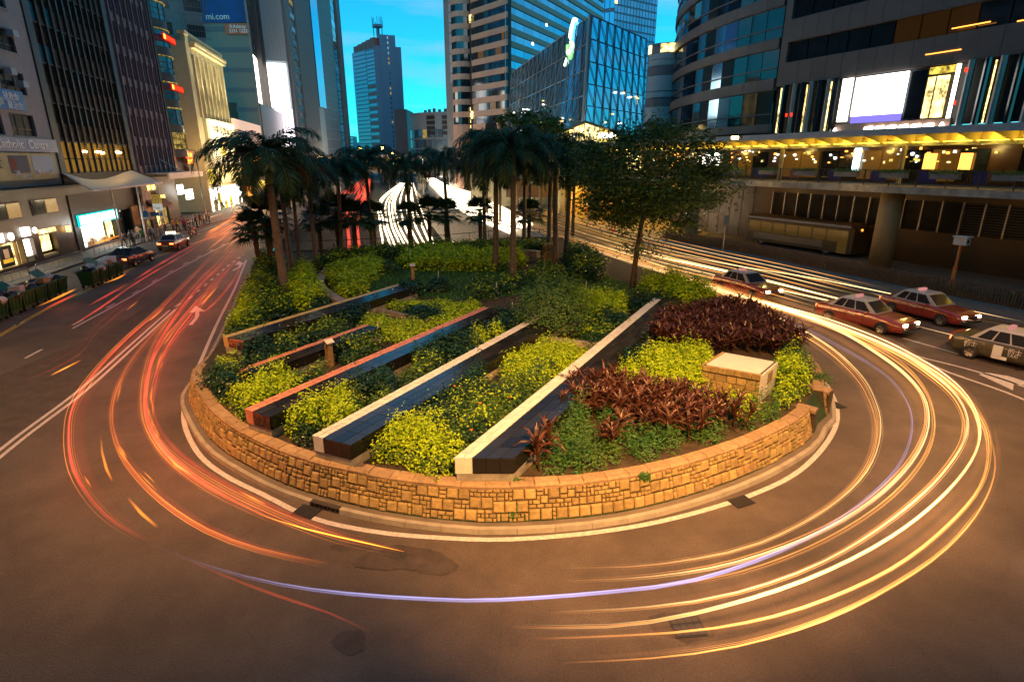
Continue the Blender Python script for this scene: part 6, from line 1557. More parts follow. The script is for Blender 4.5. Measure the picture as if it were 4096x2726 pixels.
# reflections of lit signs on the glass are left to the mirror windows
# screen floor
piece('screen_surround', F7, -14, 17.4, .3, .5, 11.2, 15.75, M['black'], rt)
scr = empty('led_screen', (0, 0, 0), 0, 'huge glowing white screen with a violet lower edge in the granite tower', 'screen')
piece('panel', F7, 3.85, 8.4, -.25, -.1, 12.3, 15.55, emis('screen_main', (.97, 1, .98), 5), scr); piece('violet_edge', F7, 3.85, 8.3, -.28, -.1, 11.7, 12.28, M['lit_violet'], scr); piece('side_panel', F7, 8.75, 9.75, -.2, -.1, 11.9, 15.6, M['lit_white'], scr)
lw = empty('lit_room', (0, 0, 0), 0, 'yellow lit window with pale curtains right of the huge white screen', 'window')
piece('pane', F7, .75, 2.3, -.05, .1, 11.8, 14.9, M['lit_warm'], lw); piece('curtain', F7, 1.6, 1.7, -.1, -.06, 11.8, 14.9, M['wood'], lw); piece('transom', F7, .3, 2.3, -.08, .1, 15.1, 15.6, M['lit_yellow'], lw)
piece('glow_strip', F7, .0, .2, -.3, -.1, 11.5, 15.6, M['lit_white'], lw)
piece('pane', F7, 2.4, 3.7, -.03, .1, 11.8, 15.5, M['glass_black'], lw)
for k, s_ in enumerate([15.9, 14.8, 13.9, 12.9, 12.0, 11.0, 10.3, -.8, -1.9, -2.9, -4.0, -5.0, -9.5, -10.8]):
    mb = MB(); mb.tube([F7.pt(s_, -.25, 11.0), F7.pt(s_, -.25, 15.75)], .26, 10); mb.build('glass_column', M['steel'] if k % 2 else M['glass_black'], rt)
    if k % 3 == 0: piece('light_strip', F7, s_ + .4, s_ + .48, -.4, -.3, 11.2, 15.5, M['lit_warm'], rt)
for s_, z in ((15.1, 12.7), (14.5, 12.7), (-.7, 14.9), (-.4, 12.6)): piece('red_lamp', F7, s_, s_ + .14, -.6, -.5, z, z + .3, M['lit_red'], rt)
piece('showroom_light', F7, -12, -6.4, -.05, .1, 11.9, 14.3, M['glass_amber2'], rt); piece('showroom_strip', F7, -12, -6.2, -.1, -.05, 14.3, 14.7, M['lit_yellow'], rt)
ps = empty('glowing_sign', (0, 0, 0), 0, 'overexposed white glowing letters on the beige parapet below the huge screen', 'sign')
piece('parapet', F7, -.3, 9.6, -.5, -.2, 10.75, 11.65, M['pink_stone'], ps)
for k in range(6): 
    mb = MB(); mb.tube([F7.pt(6.5 - k * 1.0, -.62, 11.1), F7.pt(5.85 - k * 1.0, -.62, 11.15)], .22, 8); mb.build('letter_glow', M['lit_white'], ps)
for s_ in (9.3, .1): mb = MB(); mb.tube([F7.pt(s_, -.8, 10.8), F7.pt(s_, -.8, 11.05), F7.pt(s_, -.8, 11.35)], [.05, .2, .08], 8); mb.build('spot_lamp', M['lit_white'], ps)
# ================================================================== ELEVATED WALKWAY
wk = empty('elevated_walkway', (0, 0, 0), 0, 'elevated walkway with concrete edge, railing and canopy lit yellow from below', 'walkway')
W0, W1 = -34, 62
s_ = W0
while s_ < W1: piece('deck_edge', FR, s_ + .01, s_ + 3.99, 0, .4, 6.1, 6.6, M['concrete'], wk); piece('canopy_fascia', FR, s_ + .01, s_ + 3.99, -.25, .1, 10.28, 10.75, M['pale_metal'], wk); s_ += 4
piece('deck', FR, W0, W1, .41, 7, 6.15, 6.55, M['concrete_dark'], wk)
piece('canopy_roof', FR, W0, W1, .11, 7, 10.5, 10.72, M['concrete'], wk)
mb = MB(); mb.face([FR.pt(W0, .11, 10.27), FR.pt(W1, .11, 10.27), FR.pt(W1, 3.2, 9.65), FR.pt(W0, 3.2, 9.65)]); 
mb = MB()
piece('inner_beam', FR, W0, W1, 3.1, 3.35, 9.55, 9.72, M['pale_metal'], wk); piece('inner_ceiling', FR, W0, W1, 3.36, 7, 9.66, 9.8, M['cream'], wk)
nrib = int((W1 - W0) / 2.2)
M['soffit'] = mat('soffit_paint', (.5, .42, .2), .6)
for k in range(nrib):
    s_ = W0 + k * 2.2 + 1.0
    mb = MB(); a = [FR.pt(s_, .11, 10.3), FR.pt(s_, 3.1, 9.62), FR.pt(s_, 3.1, 10.48), FR.pt(s_, .11, 10.48)]; b_ = [v + FR.d * .07 for v in a]
    mb.v = [tuple(v) for v in a + b_]; mb.f = [(0, 1, 2, 3), (7, 6, 5, 4), (0, 4, 5, 1), (1, 5, 6, 2), (2, 6, 7, 3), (3, 7, 4, 0)]; mb.m = [0] * 6; mb.build('rib', M['soffit'], wk)
    piece('light_trough', FR, s_ + .12, s_ + 2.15, 2.6, 2.7, 9.80, 9.84, emis('trough', (1, .62, .06), 7.0) if 'trough' not in bpy.data.materials else bpy.data.materials['trough'], wk)
piece('canopy_soffit', FR, W0, W1, .12, 3.1, 10.44, 10.49, M['soffit'], wk)
piece('inner_fascia', FR, W0, W1, 3.1, 3.15, 9.73, 10.44, M['soffit'], wk)
mb = MB()
for k in range(int((W1 - W0) / 2)): mb.tube([FR.pt(W0 + k * 2.0 + 1.6, .15, 6.6), FR.pt(W0 + k * 2 + 1.6, .15, 7.75)], .045, 5)
mb.build('railing_post', M['dark_metal'], wk, kind='stuff')
mb = MB()
for z in (6.72, 7.75): fbox(mb, FR, W0, W1, .12, .18, z, z + .05)
for k in range(int((26 - W0) / .16)): fbox(mb, FR, W0 + k * .16, W0 + k * .16 + .025, .14, .16, 6.72, 7.75)
mb.build('railing', M['dark_metal'], wk, kind='stuff')
for s_ in (-28, -12, 0.6 + 0, 12, 26, 40, 54):
    mb = MB(); mb.tube([FR.pt(s_, 2.9, 6.6), FR.pt(s_, 2.9, 9.6)], .2, 10); mb.build('canopy_post', M['cream'], wk)
# planters on the rail
for i, (a, b_) in enumerate([(17.8, 20.4), (13.8, 16.1), (9.8, 11.7), (5.6, 7.9), (1.9, 4.0), (-1.9, .2), (-5.4, -3.4), (-9.2, -7.2), (-13, -11), (23.5, 21.7)]):
    a, b_ = min(a, b_), max(a, b_); e = empty('planter_box', (0, 0, 0), 0, 'grey planter box with trailing plants, %s along the walkway railing' % ['eighth from the right end', 'seventh with orange lit leaves', 'sixth with yellowish leaves', 'fifth', 'fourth', 'third', 'second', 'rightmost one in the photo', 'beyond the right edge', 'half hidden by the leafy tree'][i], 'planter')
    piece('trough', FR, a + .1, b_ - .1, -.4, .05, 7.22, 7.6, M['grey_clad'], e)
    n = 420; P = np.array([FR.pt(nr.uniform(a, b_), nr.uniform(-.5, .1), 7.6 + abs(nr.normal(0, .1)) - (nr.random() < .2) * nr.uniform(0, .45)) for _ in range(n)])
    link('foliage', leaf_mesh('foliage', P, nr.normal(size=(n, 3)) + np.array([-.5, -.3, .8]), .16, .06, [M['leaf_star'] if i not in (1,) else M['leaf_lime']]), e)
# shops on the walkway level
ws = empty('walkway_shops', (0, 0, 0), 0, 'glazed shop fronts with warm lights along the elevated walkway', 'shop')
F35 = FR.shift(5.5)
piece('back_wall', F35, W0, W1, .3, .6, 6.6, 10.4, M['brown_stone'], ws)
cells = []; s_ = -30
while s_ < 58: cells.append((s_ + .05, s_ + 1.95, 6.9, 9.3, R.choice([M['glass_black'], M['glass_black'], M['glass_amber2'], M['glass_amber2'], M['glass_amber2'], M['brown_stone']]))); s_ += 2.0
pieces('shop_window', F35, cells, .1, .2, M['glass_black'], ws)
for k in range(110): s_ = R.uniform(-12, 40); z = R.uniform(8.2, 9.4); piece('lamp', F35, s_, s_ + R.uniform(.06, .26), -.05, .05, z, z + R.uniform(.05, .22), M[R.choice(['lit_warm', 'lit_yellow', 'lit_orange', 'lit_white'])], ws)
for (a, b_, z0, z1, mm) in ((22.6, 25.2, 7.9, 9.3, 'lit_white'), (5.8, 6.4, 7.6, 9.5, 'lit_cool'), (28.5, 31, 7.2, 9.3, 'lit_orange'), (-3, -2.2, 7.8, 9.0, 'lit_orange'), (-.5, .4, 7.8, 9.0, 'lit_orange'), (37, 41, 7.2, 9.3, 'lit_warm')): piece('sign_panel', F35, a, b_, -.15, -.06, z0, z1, M[mm], ws)
M['blue_panel'] = mat('blue_panel', (.02, .025, .16), .5)
for i, (a, b_) in enumerate([(16.2, 17.6), (11.9, 13.4), (8.4, 9.3), (4.2, 5.4), (.4, 1.7), (-3.2, -2.0), (-6.4, -5.6)]):
    e = piece('railing_banner', FR.shift(1.0), a, b_, 0, .05, 6.9, 7.7, M['blue_panel'] if i != 2 else M['salmon'], None, label='blue panel behind the walkway railing, %s' % ['leftmost beside the tree', 'between the second and third planters', 'a red one right of the lamp', 'left of the screen', 'below the bright white sign', 'below the posters', 'at the far right'][i] if i != 2 else 'red panel behind the walkway railing', cat='panel')
# road level wall with louvres
lv = empty('louvre_wall', (0, 0, 0), 0, 'dark wall with tall louvre bays under the elevated walkway', 'wall')
F6_ = FR.shift(6.2)
M['louvre_back'] = M['black']
wall_grid(F6_, W0, 17.4, 0.13, 6.1, [(-30, -8.0), (-7.9, 2.2), (3.4, 15.2)], [(2.9, 5.3)], 0, .5, mat('tan_panel_wall', (.075, .042, .016), .45, var=.15, vscale=.6), lv)
mb = MB(); fbox(mb, F6_, W0, 17.4, .6, 1.0, .13, 6.1); mb.build('backing', M['black'], lv)
cnt = 0
for k in range(17):
    s_ = 15.2 - k * 1.5
    if 2.2 < s_ - .75 < 3.4: continue
    for z in np.arange(2.98, 5.25, .2):
        mbk = (k in (0, 1, 12, 13, 14, 15)); piece('slat', F6_, s_ - 1.44, s_ - .1, .12, .3, z, z + .035, M['grey_clad2'] if mbk else M['black'], lv)
    piece('louvre_post', F6_, s_ - .08, s_ + .04, -.05, .2, 2.85, 5.35, M['steel'], lv)
piece('louvre_post', F6_, 2.1, 2.22, -.05, .2, 2.85, 5.35, M['wood'], lv)
for s_, z in ((11.9, 2.75), (5.0, 2.8)): piece('small_orange_lamp', F6_, s_, s_ + .12, -.1, -.03, z, z + .12, M['lit_orange'], lv)
mb = MB(); fbox(mb, F6_, 17.4, 31, .0, .5, .13, 6.1); mb.build('panel_wall', mat('brown_panel', (.10, .06, .02), .4, var=.2, vscale=.4), lv)
for k in range(8): piece('wall_panel', F6_, 17.6 + k * 1.65, 19.15 + k * 1.65, -.06, -.005, .3, 5.9, M['brown_stone'], lv)
for s_ in (2.8 - 2.35,):
    pass
cl = empty('column', (29.9, 45.3, 0), 0, 'thick round concrete column carrying the elevated walkway', 'column'); MB().tube([(0, 0, .1), (0, 0, 6.12)], .82, 24).build('shaft', mat('tan_concrete', (.26, .17, .07), .7, var=.1), cl, True)
cp_ = FR.pt(21.6, 1.3); cl = empty('column', (cp_.x, cp_.y, 0), 0, 'dark square column of the walkway beside the leafy tree trunk', 'column'); MB().box((0, 0, 3.1), (1.1, 1.1, 6)).build('shaft', M['concrete_dark'], cl)
for px, py in ((2370, 880), (2245, 870)):
    p = at_z(px, py, .13); cl = empty('column', p, 0, 'round plaza column under the walkway %s' % ('behind the broad leafy tree' if px > 2300 else 'between the grouped palms and the tree'), 'column'); MB().tube([(0, 0, 0), (0, 0, 6.1)], .55, 16).build('shaft', M['cream'], cl, True); MB().box((0, 0, .3), (1.4, 1.4, .6)).build('base', M['concrete_dark'], cl)
# plaza beyond: paved ground, mural wall
MB().face([at_z(2300, 893, .134), at_z(2650, 963, .134), (24, 64, .134), (40, 95, .134), (18, 120, .134), (0, 112, .134)]).build('plaza_floor', M['paver'], kind='structure')
mu = empty('mural_wall', (0, 0, 0), 0, 'graphic mural wall with the characters 8Y on the lit plaza under the walkway', 'wall')
a, b_ = at_z(2300, 858, .13), at_z(2560, 862, .13); F, L = facade(a, b_)
piece('panel', F, -1, L, 0, .3, .13, 4.6, mat('mural_base', (.5, .33, .10), .6, var=.2, vscale=.8), mu)
text('lettering', '8', F.pt(L * .62, -.03, .5), F.d, UP, 2.6, M['black'], mu, .02, sx=.9); text('lettering', 'Y', F.pt(L * .79, -.03, .5), F.d, UP, 2.6, M['sign_blue'], mu, .02, bold=.06)
for k in range(26): s_ = R.uniform(0, L - 1); z = R.uniform(.3, 4); piece('mural_shape', F, s_, s_ + R.uniform(.3, 1.1), -.025, -.004 - .0002 * k, z, min(4.5, z + R.uniform(.2, .8)), M[R.choice(['salmon', 'letter_white', 'orange_ad', 'sign_blue', 'pink_stone', 'cream'])], mu)
pw = empty('plaza_back_wall', (0, 0, 0), 0, 'lit golden rear wall of the covered plaza beyond the palms', 'wall')
MB().box((14, 112, 3), (44, 1, 6)).build('panel', M['cream'], pw)
MB().box((12, 93, 6.35), (34, 26, .5)).build('ceiling', M['concrete'], pw)
# distant footbridge
fbg = empty('footbridge', (0, 0, 0), 0, 'long white roofed footbridge crossing the freeway in the distance', 'bridge')
F, L = facade((-62, 152, 0), (8, 150, 0))
piece('roof', F, 0, L, -.5, 4, 9.2, 9.75, M['canopy_white'], fbg); piece('deck', F, 0, L, 0, 4, 5.2, 6.1, M['concrete'], fbg); piece('parapet', F, 0, L, -.1, .0, 6.1, 7.1, M['brown_stone'], fbg)
piece('light_strip', F, 4, L - 3, .6, .8, 8.95, 9.05, M['lit_warm'], fbg)
for k in range(18): piece('post', F, k * L / 18 + 1, k * L / 18 + 1.3, .2, .5, 7.1, 9.2, M['steel'], fbg)
for k in range(30): s_ = R.uniform(3, L - 3); piece('lamp', F, s_, s_ + R.uniform(.2, .9), 1, 1.1, R.uniform(7.3, 8.6), 8.8, M[R.choice(['lit_warm', 'lit_dim', 'lit_green', 'lit_white', 'lit_yellow'])], fbg)
for x in (-46, -24, -3): MB().box((x, 153, 2.6 + (-1)), (1.4, 1.4, 8)).build('pier', M['concrete'], fbg)
# towers behind the viewer that close the street canyon
for i, (x, y, a, b_, h_) in enumerate([(-45, -45, 40, 40, 70), (10, -70, 50, 30, 90), (62, -40, 36, 44, 75)]):
    e = empty('office_tower_behind', (x, y, 0), 0, ['grey office tower behind the viewpoint on the left', 'grey office tower straight behind the viewpoint', 'grey office tower behind the viewpoint on the right'][i], 'building')
    MB().box((0, 0, h_ / 2), (a, b_, h_)).build('wall', M['grey_clad2'], e)
    MB().box((0, 0, h_ / 2), (a + .2, b_ + .2, h_ - 8)).build('glazing', M['glass_black'], e)
# ================================================================== STREET OBJECTS
M['car_black'] = mat('car_paint_black', (0.012, 0.012, 0.018), 0.25, coat=.8)
M['taxi_red'] = mat('taxi_red_paint', (0.2, 0.024, 0.014), 0.3, coat=.6)
M['taxi_silver'] = mat('taxi_silver_roof', (0.42, 0.42, 0.44), 0.35, .3)
M['taxi_dark'] = mat('taxi_dark_advert', (0.05, 0.045, 0.02), 0.35, coat=.4)
M['car_glass'] = mat('car_glass', (0.02, 0.022, 0.028), 0.08, spec=.8)
M['bin_green'] = mat('bin_green_plastic', (0.018, 0.07, 0.016), 0.5, var=.2, vscale=3)
M['bag_black'] = mat('bin_bag', (0.015, 0.015, 0.02), 0.3, bump=1.0, bscale=12)
M['bag_white'] = mat('white_bag', (0.5, 0.45, 0.42), 0.5, bump=1.0, bscale=10)
M['cardboard'] = mat('cardboard', (0.42, 0.26, 0.12), 0.8, var=.1)
M['skin'] = mat('skin', (.35, .2, .13), .6)

def loft(st, ring, m, name, parent, smooth=False, closed=True):
    """st: list of x ; ring(x)-> list of (y,z)"""
    mb = MB(); rs = [[(x, y, z) for y, z in ring(x)] for x in st]; k = len(rs[0])
    for r0 in rs: mb.v += r0
    for i in range(len(rs) - 1):
        for j in range(k - (0 if closed else 1)):
            mb.f.append((i * k + j, i * k + (j + 1) % k, (i + 1) * k + (j + 1) % k, (i + 1) * k + j)[::-1]); mb.m.append(0)
    mb.f.append(tuple(range(k))); mb.f.append(tuple((len(rs) - 1) * k + j for j in range(k))[::-1]); mb.m += [0, 0]
    return mb.build(name, m, parent, smooth)
def interp(x, tab):
    for (a, va), (b_, vb) in zip(tab, tab[1:]):
        if a <= x <= b_: return va + (vb - va) * (x - a) / (b_ - a)
    return tab[0][1] if x < tab[0][0] else tab[-1][1]
def wheel(o, x, y, rad):
    t = MB(); n = 20; prof = [(-.1, rad * .62), (-.1, rad * .95), (-.06, rad), (.06, rad), (.1, rad * .95), (.1, rad * .62)]
    for i in range(n):
        a = 6.2832 * i / n
        for (yy, rr) in prof: t.v.append((x + rr * math.cos(a), y + yy, rad + rr * math.sin(a)))
    for i in range(n):
        for j in range(5): t.f.append((i * 6 + j, ((i + 1) % n) * 6 + j, ((i + 1) % n) * 6 + j + 1, i * 6 + j + 1)); t.m.append(0)
    w_ = t.build('wheel', M['rubber'], o, True)
    rm = MB(); s_ = 1 if y > 0 else -1
    rm.v = [(x, y + s_ * .05, rad)] + [(x + rad * .62 * math.cos(6.2832 * i / 20), y + s_ * .09, rad + rad * .62 * math.sin(6.2832 * i / 20)) for i in range(20)]
    rm.f = [(0, 1 + i, 1 + (i + 1) % 20) for i in range(20) if i % 4 != 3]; rm.m = [0] * len(rm.f); rm.build('rim', M['steel'], w_)
def car(name, loc, rz, label, paint, roofm, L=4.7, W=1.7, H=1.5, taxi=True, hatch=False, lights=True, brake=True, lower=None, group=None, cat='taxi'):
    o = empty(name, loc, rz, label, cat, group)
    # x forward from the rear (0) to the front (L)
    hood, trunk = (.92, .96) if taxi else (.9, 1.02)
    top = [(0, .78), (.06, trunk - .06), (.2, trunk), (L * .2, trunk + .01), (L * .27, .98), (L * .66, .98), (L * .7, hood + .02), (L - .5, hood - .06), (L - .12, hood - .14), (L, .62)]
    bot = [(0, .42), (.15, .27), (L - .2, .25), (L, .36)]
    hw = [(0, W / 2 - .12), (.2, W / 2 - .02), (L * .5, W / 2), (L - .5, W / 2 - .03), (L, W / 2 - .16)]
    st = [0, .06, .2, .5, L * .2, L * .27, L * .36, L * .5, L * .62, L * .66, L * .7, L * .8, L - .5, L - .12, L]
    def ring(x):
        t, b_, h = interp(x, top), interp(x, bot), interp(x, hw)
        return [(-h + .06, b_), (-h, b_ + .12), (-h, (t + b_) / 2 + .05), (-h + .02, t - .1), (-h + .1, t), (h - .1, t), (h - .02, t - .1), (h, (t + b_) / 2 + .05), (h, b_ + .12), (h - .06, b_)]
    loft(st, ring, paint, 'body', o)
    # greenhouse
    g0, g1, r0, r1 = (L * .155, L * .70, L * .27, L * .56) if not hatch else (L * .06, L * .72, L * .30, L * .55)
    zb, zt_, wb, wt = .96, H - .03, W / 2 - .07, W / 2 - .24
    A = [Vector((g0, -wb, zb)), Vector((g1, -wb, zb)), Vector((g1, wb, zb)), Vector((g0, wb, zb))]; B = [Vector((r0, -wt, zt_)), Vector((r1, -wt, zt_)), Vector((r1, wt, zt_)), Vector((r0, wt, zt_))]
    mb = MB(); mb.v = [tuple(v) for v in A + B]; mb.f = [(0, 1, 5, 4), (1, 2, 6, 5), (2, 3, 7, 6), (3, 0, 4, 7)]; mb.m = [0] * 4; mb.build('cabin', roofm, o)
    rm = MB(); rr_ = [v + UP * .0 for v in B]; mid = [v * 1 + (sum(B, Vector()) / 4 - v) * .12 + UP * .045 for v in B]
    rm.v = [tuple(v) for v in rr_ + mid]; rm.f = [(4, 5, 6, 7), (0, 1, 5, 4), (1, 2, 6, 5), (2, 3, 7, 6), (3, 0, 4, 7)]; rm.m = [0] * 5; rm.build('roof', roofm, o)
    def win(nm, a, b_, c, d, u0, u1, v0, v1, m=None):
        q = [bil(a, b_, c, d, u, v) for u, v in ((u0, v0), (u1, v0), (u1, v1), (u0, v1))]; nn = (q[1] - q[0]).cross(q[3] - q[0]).normalized()
        if nn.dot(sum(q, Vector()) / 4 - sum(A + B, Vector()) / 8) < 0: nn = -nn
        w_ = MB(); w_.face([v + nn * .012 for v in q]); w_.build(nm, m or M['car_glass'], o)
    for (a, b_, c, d) in ((A[0], A[1], B[1], B[0]), (A[3], A[2], B[2], B[3])):
        win('side_window', a, b_, c, d, .09, .30, .1, .9); win('side_window', a, b_, c, d, .33, .57, .08, .92); win('side_window', a, b_, c, d, .60, .90, .08, .92)
    win('windscreen', A[1], A[2], B[2], B[1], .06, .94, .06, .94); win('rear_window', A[3], A[0], B[0], B[3], .08, .92, .1, .9)
    for x in (L * .19, L * .79):
        for y in (-W / 2 + .07, W / 2 - .07): 
            ar = MB(); s_ = 1 if y > 0 else -1; ar.v = [(x + .37 * math.cos(math.pi * i / 12), (W / 2 + .004) * s_, .3 + .37 * math.sin(math.pi * i / 12)) for i in range(13)]; ar.f = [tuple(range(13))]; ar.m = [0]; ar.build('wheel_arch', M['black'], o)
            wheel(o, x, y + s_ * .04, .3)
    for s_ in (-1, 1):
        MB().box((L - .04, s_ * (W / 2 - .33), .66), (.09, .3, .14)).build('headlight', M['headlight'] if lights else M['steel'], o)
        MB().box((.02, s_ * (W / 2 - .3), .74), (.07, .34, .15)).build('tail_light', M['taillight'] if brake else M['lit_red_dim'], o)
        MB().box((L * .62, s_ * (W / 2 + .07), 1.0), (.12, .16, .1)).build('mirror', paint, o)
        MB().box((L * .45, s_ * (W / 2 + .006), .8), (.12, .02, .03)).build('handle', M['steel'], o); MB().box((L * .28, s_ * (W / 2 + .006), .8), (.12, .02, .03)).build('handle', M['steel'], o)
        for x in (L * .38, L * .575, L * .2): MB().box((x, s_ * (W / 2 + .001), .66), (.012, .012, .56)).build('door_gap', M['black'], o)
    MB().box((L + .02, 0, .42), (.12, W - .2, .16)).build('front_bumper', M['dark_metal'], o); MB().box((-.02, 0, .45), (.12, W - .2, .16)).build('rear_bumper', M['dark_metal'], o)
    MB().box((L + .0, 0, .64), (.05, .8, .14)).build('grille', M['dark_metal'], o)
    MB().box((-.09, 0, .55), (.02, .5, .12)).build('number_plate', M['letter_white'] if not brake else M['sign_cream'], o)
    if taxi:
        MB().box((L * .40, 0, H + .09), (.16, .5, .14)).build('roof_sign', emis('taxi_sign', (.9, .35, .3), .7) if 'taxi_sign' not in bpy.data.materials else bpy.data.materials['taxi_sign'], o)
    return o
# taxis on the right road: from rear wheel and front wheel spots
def place_car(name, rear, front, label, **k):
    # rear, front: near-side wheel contact pixels
    a, b_ = at_z(*rear, 0), at_z(*front, 0); d = (b_ - a); d.z = 0; d.normalize(); L = k.get('L', 4.7); n = Vector((-d.y, d.x, 0)) # left of travel; the near side is its right
    W = k.get('W', 1.7); org = a - d * L * .19 + n * (W / 2 - .03)
    return car(name, org, math.atan2(d.y, d.x), label, **k)
tg = 'red taxis with silver roofs on the right road'
t_a = place_car('taxi', (2880, 1162), (3013, 1200), 'red taxi with silver roof, farthest back of the taxis on the right road', paint=M['taxi_red'], roofm=M['taxi_silver'], group=tg)
t_b = place_car('taxi', (3310, 1285), (3515, 1337), 'red taxi with silver roof and lit headlights in the middle of the right road', paint=M['taxi_red'], roofm=M['taxi_silver'], group=tg)
t_c = place_car('taxi', (3560, 1252), (3775, 1308), 'red taxi with silver roof in the lane nearest the brown fence', paint=M['taxi_red'], roofm=M['taxi_silver'], group=tg)
t_d = place_car('taxi', (3872, 1432), (4150, 1500), 'dark advert covered taxi with pale lettering at the right edge', paint=M['taxi_dark'], roofm=M['taxi_silver'], group=tg)
for t_, rr in ((t_d, 1), (t_b, 0), (t_a, 0), (t_c, 0)):
    if rr:
        text('lettering', '的士', (.62, -.865, .62), (1, 0, 0), UP, .24, M['letter_white'], t_, .004); text('lettering', 'TAXI', (.62, -.865, .48), (1, 0, 0), UP, .16, M['letter_white'], t_, .004)
        text('lettering', '的士', (2.2, -.865, .66), (1, 0, 0), UP, .24, M['letter_white'], t_, .004); text('lettering', 'TAXI', (2.2, -.865, .5), (1, 0, 0), UP, .17, M['letter_white'], t_, .004)
        MB().box((1.85, -.858, .62), (.34, .012, .5)).build('advert_panel', M['letter_white'], t_); MB().box((1.95, -.858, .36), (.55, .012, .14)).build('advert_panel', M['letter_white'], t_)
        text('lettering', 'HK TAXI', (3.0, -.865, .62), (1, 0, 0), UP, .2, M['letter_white'], t_, .004); MB().box((.05, 0, .9), (.3, 1.3, .05)).build('boot_lid', M['taxi_red'], t_)
    else: text('lettering', 'TAXI', (2.0, -.865, .7), (1, 0, 0), UP, .14, M['letter_white'], t_, .004)
# left street cars
a, b_ = at_z(541, 1066, 0), at_z(608, 1043, 0)
def place_left(name, rear, front, label, **k):
    a, b_ = at_z(*rear, 0), at_z(*front, 0); d = (b_ - a); d.z = 0; d.normalize(); L = k.get('L', 4.7); W = k.get('W', 1.7); n = Vector((d.y, -d.x, 0)) * -1
    org = a - d * L * .19 + n * (W / 2 - .03); return car(name, org, math.atan2(d.y, d.x), label, **k)
place_left('parked_car', (541, 1066), (608, 1043), 'black parked hatchback with a glowing red tail light beside the green bins', paint=M['car_black'], roofm=M['car_black'], taxi=False, hatch=True, W=1.8, H=1.46, lights=False, brake=True, cat='car')
a = at_z(655, 1008, 0); car('taxi', (a.x + .1, a.y + .3, 0), math.radians(102), 'red taxi seen from behind with glaring brake lights on the left street', M['taxi_red'], M['taxi_silver'])
tx_ = [o for o in bpy.data.objects if o.name.startswith('taxi') and o.type == 'EMPTY'][-1]
MB().box((1.9, 0, 1.58), (.18, .8, .2)).build('roof_light', M['headlight'], tx_); MB().box((1.0, 0, 1.05), (.05, .25, .06)).build('high_brake_light', M['taillight'], tx_)
# bus behind the fence
F3 = FR.shift(2.6)
bo = FR.pt(15.8, 4.6, 0.13); bus = empty('bus', bo, math.atan2(-dR[1], -dR[0]), 'dim yellowish single decker bus on the lane behind the brown fence under the walkway', 'bus')
def bring(x): 
    h = 1.2 - (.12 if x > 11.6 else 0) - (.1 if x < .1 else 0); t = 2.95 - (.25 if x > 11.7 else 0)
    return [(-h, .35), (-h, 2.6), (-h + .12, t - .05), (-h + .35, t), (h - .35, t), (h - .12, t - .05), (h, 2.6), (h, .35)]
loft([0, .15, 6, 11.5, 11.75, 12], bring, M['bus_body'], 'body', bus)
M['bus_glass'] = mat('bus_glass', (.03, .022, .01), .1, spec=.6, em=(1, .55, .1), es=.05)
for k in range(7): MB().box((1.2 + k * 1.5, -1.205, 1.85), (1.38, .02, 1.0)).build('side_window', M['bus_glass'], bus)
MB().box((11.95, 0, 1.8), (.06, 2.0, 1.3)).build('windscreen', M['bus_glass'], bus); MB().box((11.1, -1.2, 1.35), (.9, .03, 2.0)).build('door', M['bus_glass'], bus)
MB().box((5.2, -1.21, .95), (8.0, .015, .6)).build('advert_panel', mat('bus_advert', (.22, .16, .10), .6), bus); text('lettering', 'GOLD STAR', (1.6, -1.225, .8), (1, 0, 0), UP, .36, M['wood'], bus, .004); text('lettering', 'sasa', (7.6, -1.225, .8), (1, 0, 0), UP, .42, M['salmon'], bus, .004)
text('lettering', '90', (12.05, -.3, 2.35), (0, 1, 0), UP, .3, M['lit_orange'], bus, .004)
for x in (2.2, 9.6):
    for y in (-1.08, 1.08): wheel(bus, x, y, .46)
MB().box((6, -1.22, 2.72), (11.4, .03, .16)).build('roof_rail', M['pale_metal'], bus)
# fence and hedge along the right pavement
fe = empty('railing_fence', (0, 0, 0), 0, 'long brown painted railing fence along the right hand pavement', 'fence')
fpth = catmull([Vector((36, 18, .13)), Vector((31.0, 30.0, .13)), Vector((28.6, 35.3, .13)), Vector((26.8, 39.9, .13)), Vector((24.6, 45.9, .13)), Vector((21.9, 53.3, .13)), Vector((16.6, 63.4, .13))], .1)
fp = resample(fpth, .17); bars = MB(); cnt = 0
for i, p in enumerate(fp[:-1]):
    t = (fp[i + 1] - p).normalized()
    if 40 < i < 320: 
        mx = Matrix((t * .075, Vector((-t.y, t.x, 0)) * .03, UP * .95)).transposed().to_4x4(); mx.translation = p + UP * .52; link('bar', unit(M['brown_fence']), fe, mx)
    else: bars.box(p + UP * .52, (.075, .03, .95), rz=math.atan2(t.y, t.x))
bars.build('bar', M['brown_fence'], fe, kind='stuff')
MB().tube([p + UP * 1.0 for p in fp[::6]], .03, 5).build('top_rail', M['brown_fence'], fe); MB().tube([p + UP * .12 for p in fp[::6]], .025, 5).build('bottom_rail', M['brown_fence'], fe)
h0 = offset(fpth, -.55); cs = []
for p in resample(h0, .42): cs.append((p.x, p.y, .1, .42, .75 * nr.uniform(.8, 1.2)))
P, Nn = clump_leaves(cs, 650); link('hedge', leaf_mesh('hedge', P, Nn, .16, .07, [M['leaf_mid'], M['leaf_dark']], (nr.random(len(P)) < .5).astype(int)), None, None, label='low olive hedge behind the brown railing fence', cat='hedge', kind='stuff')
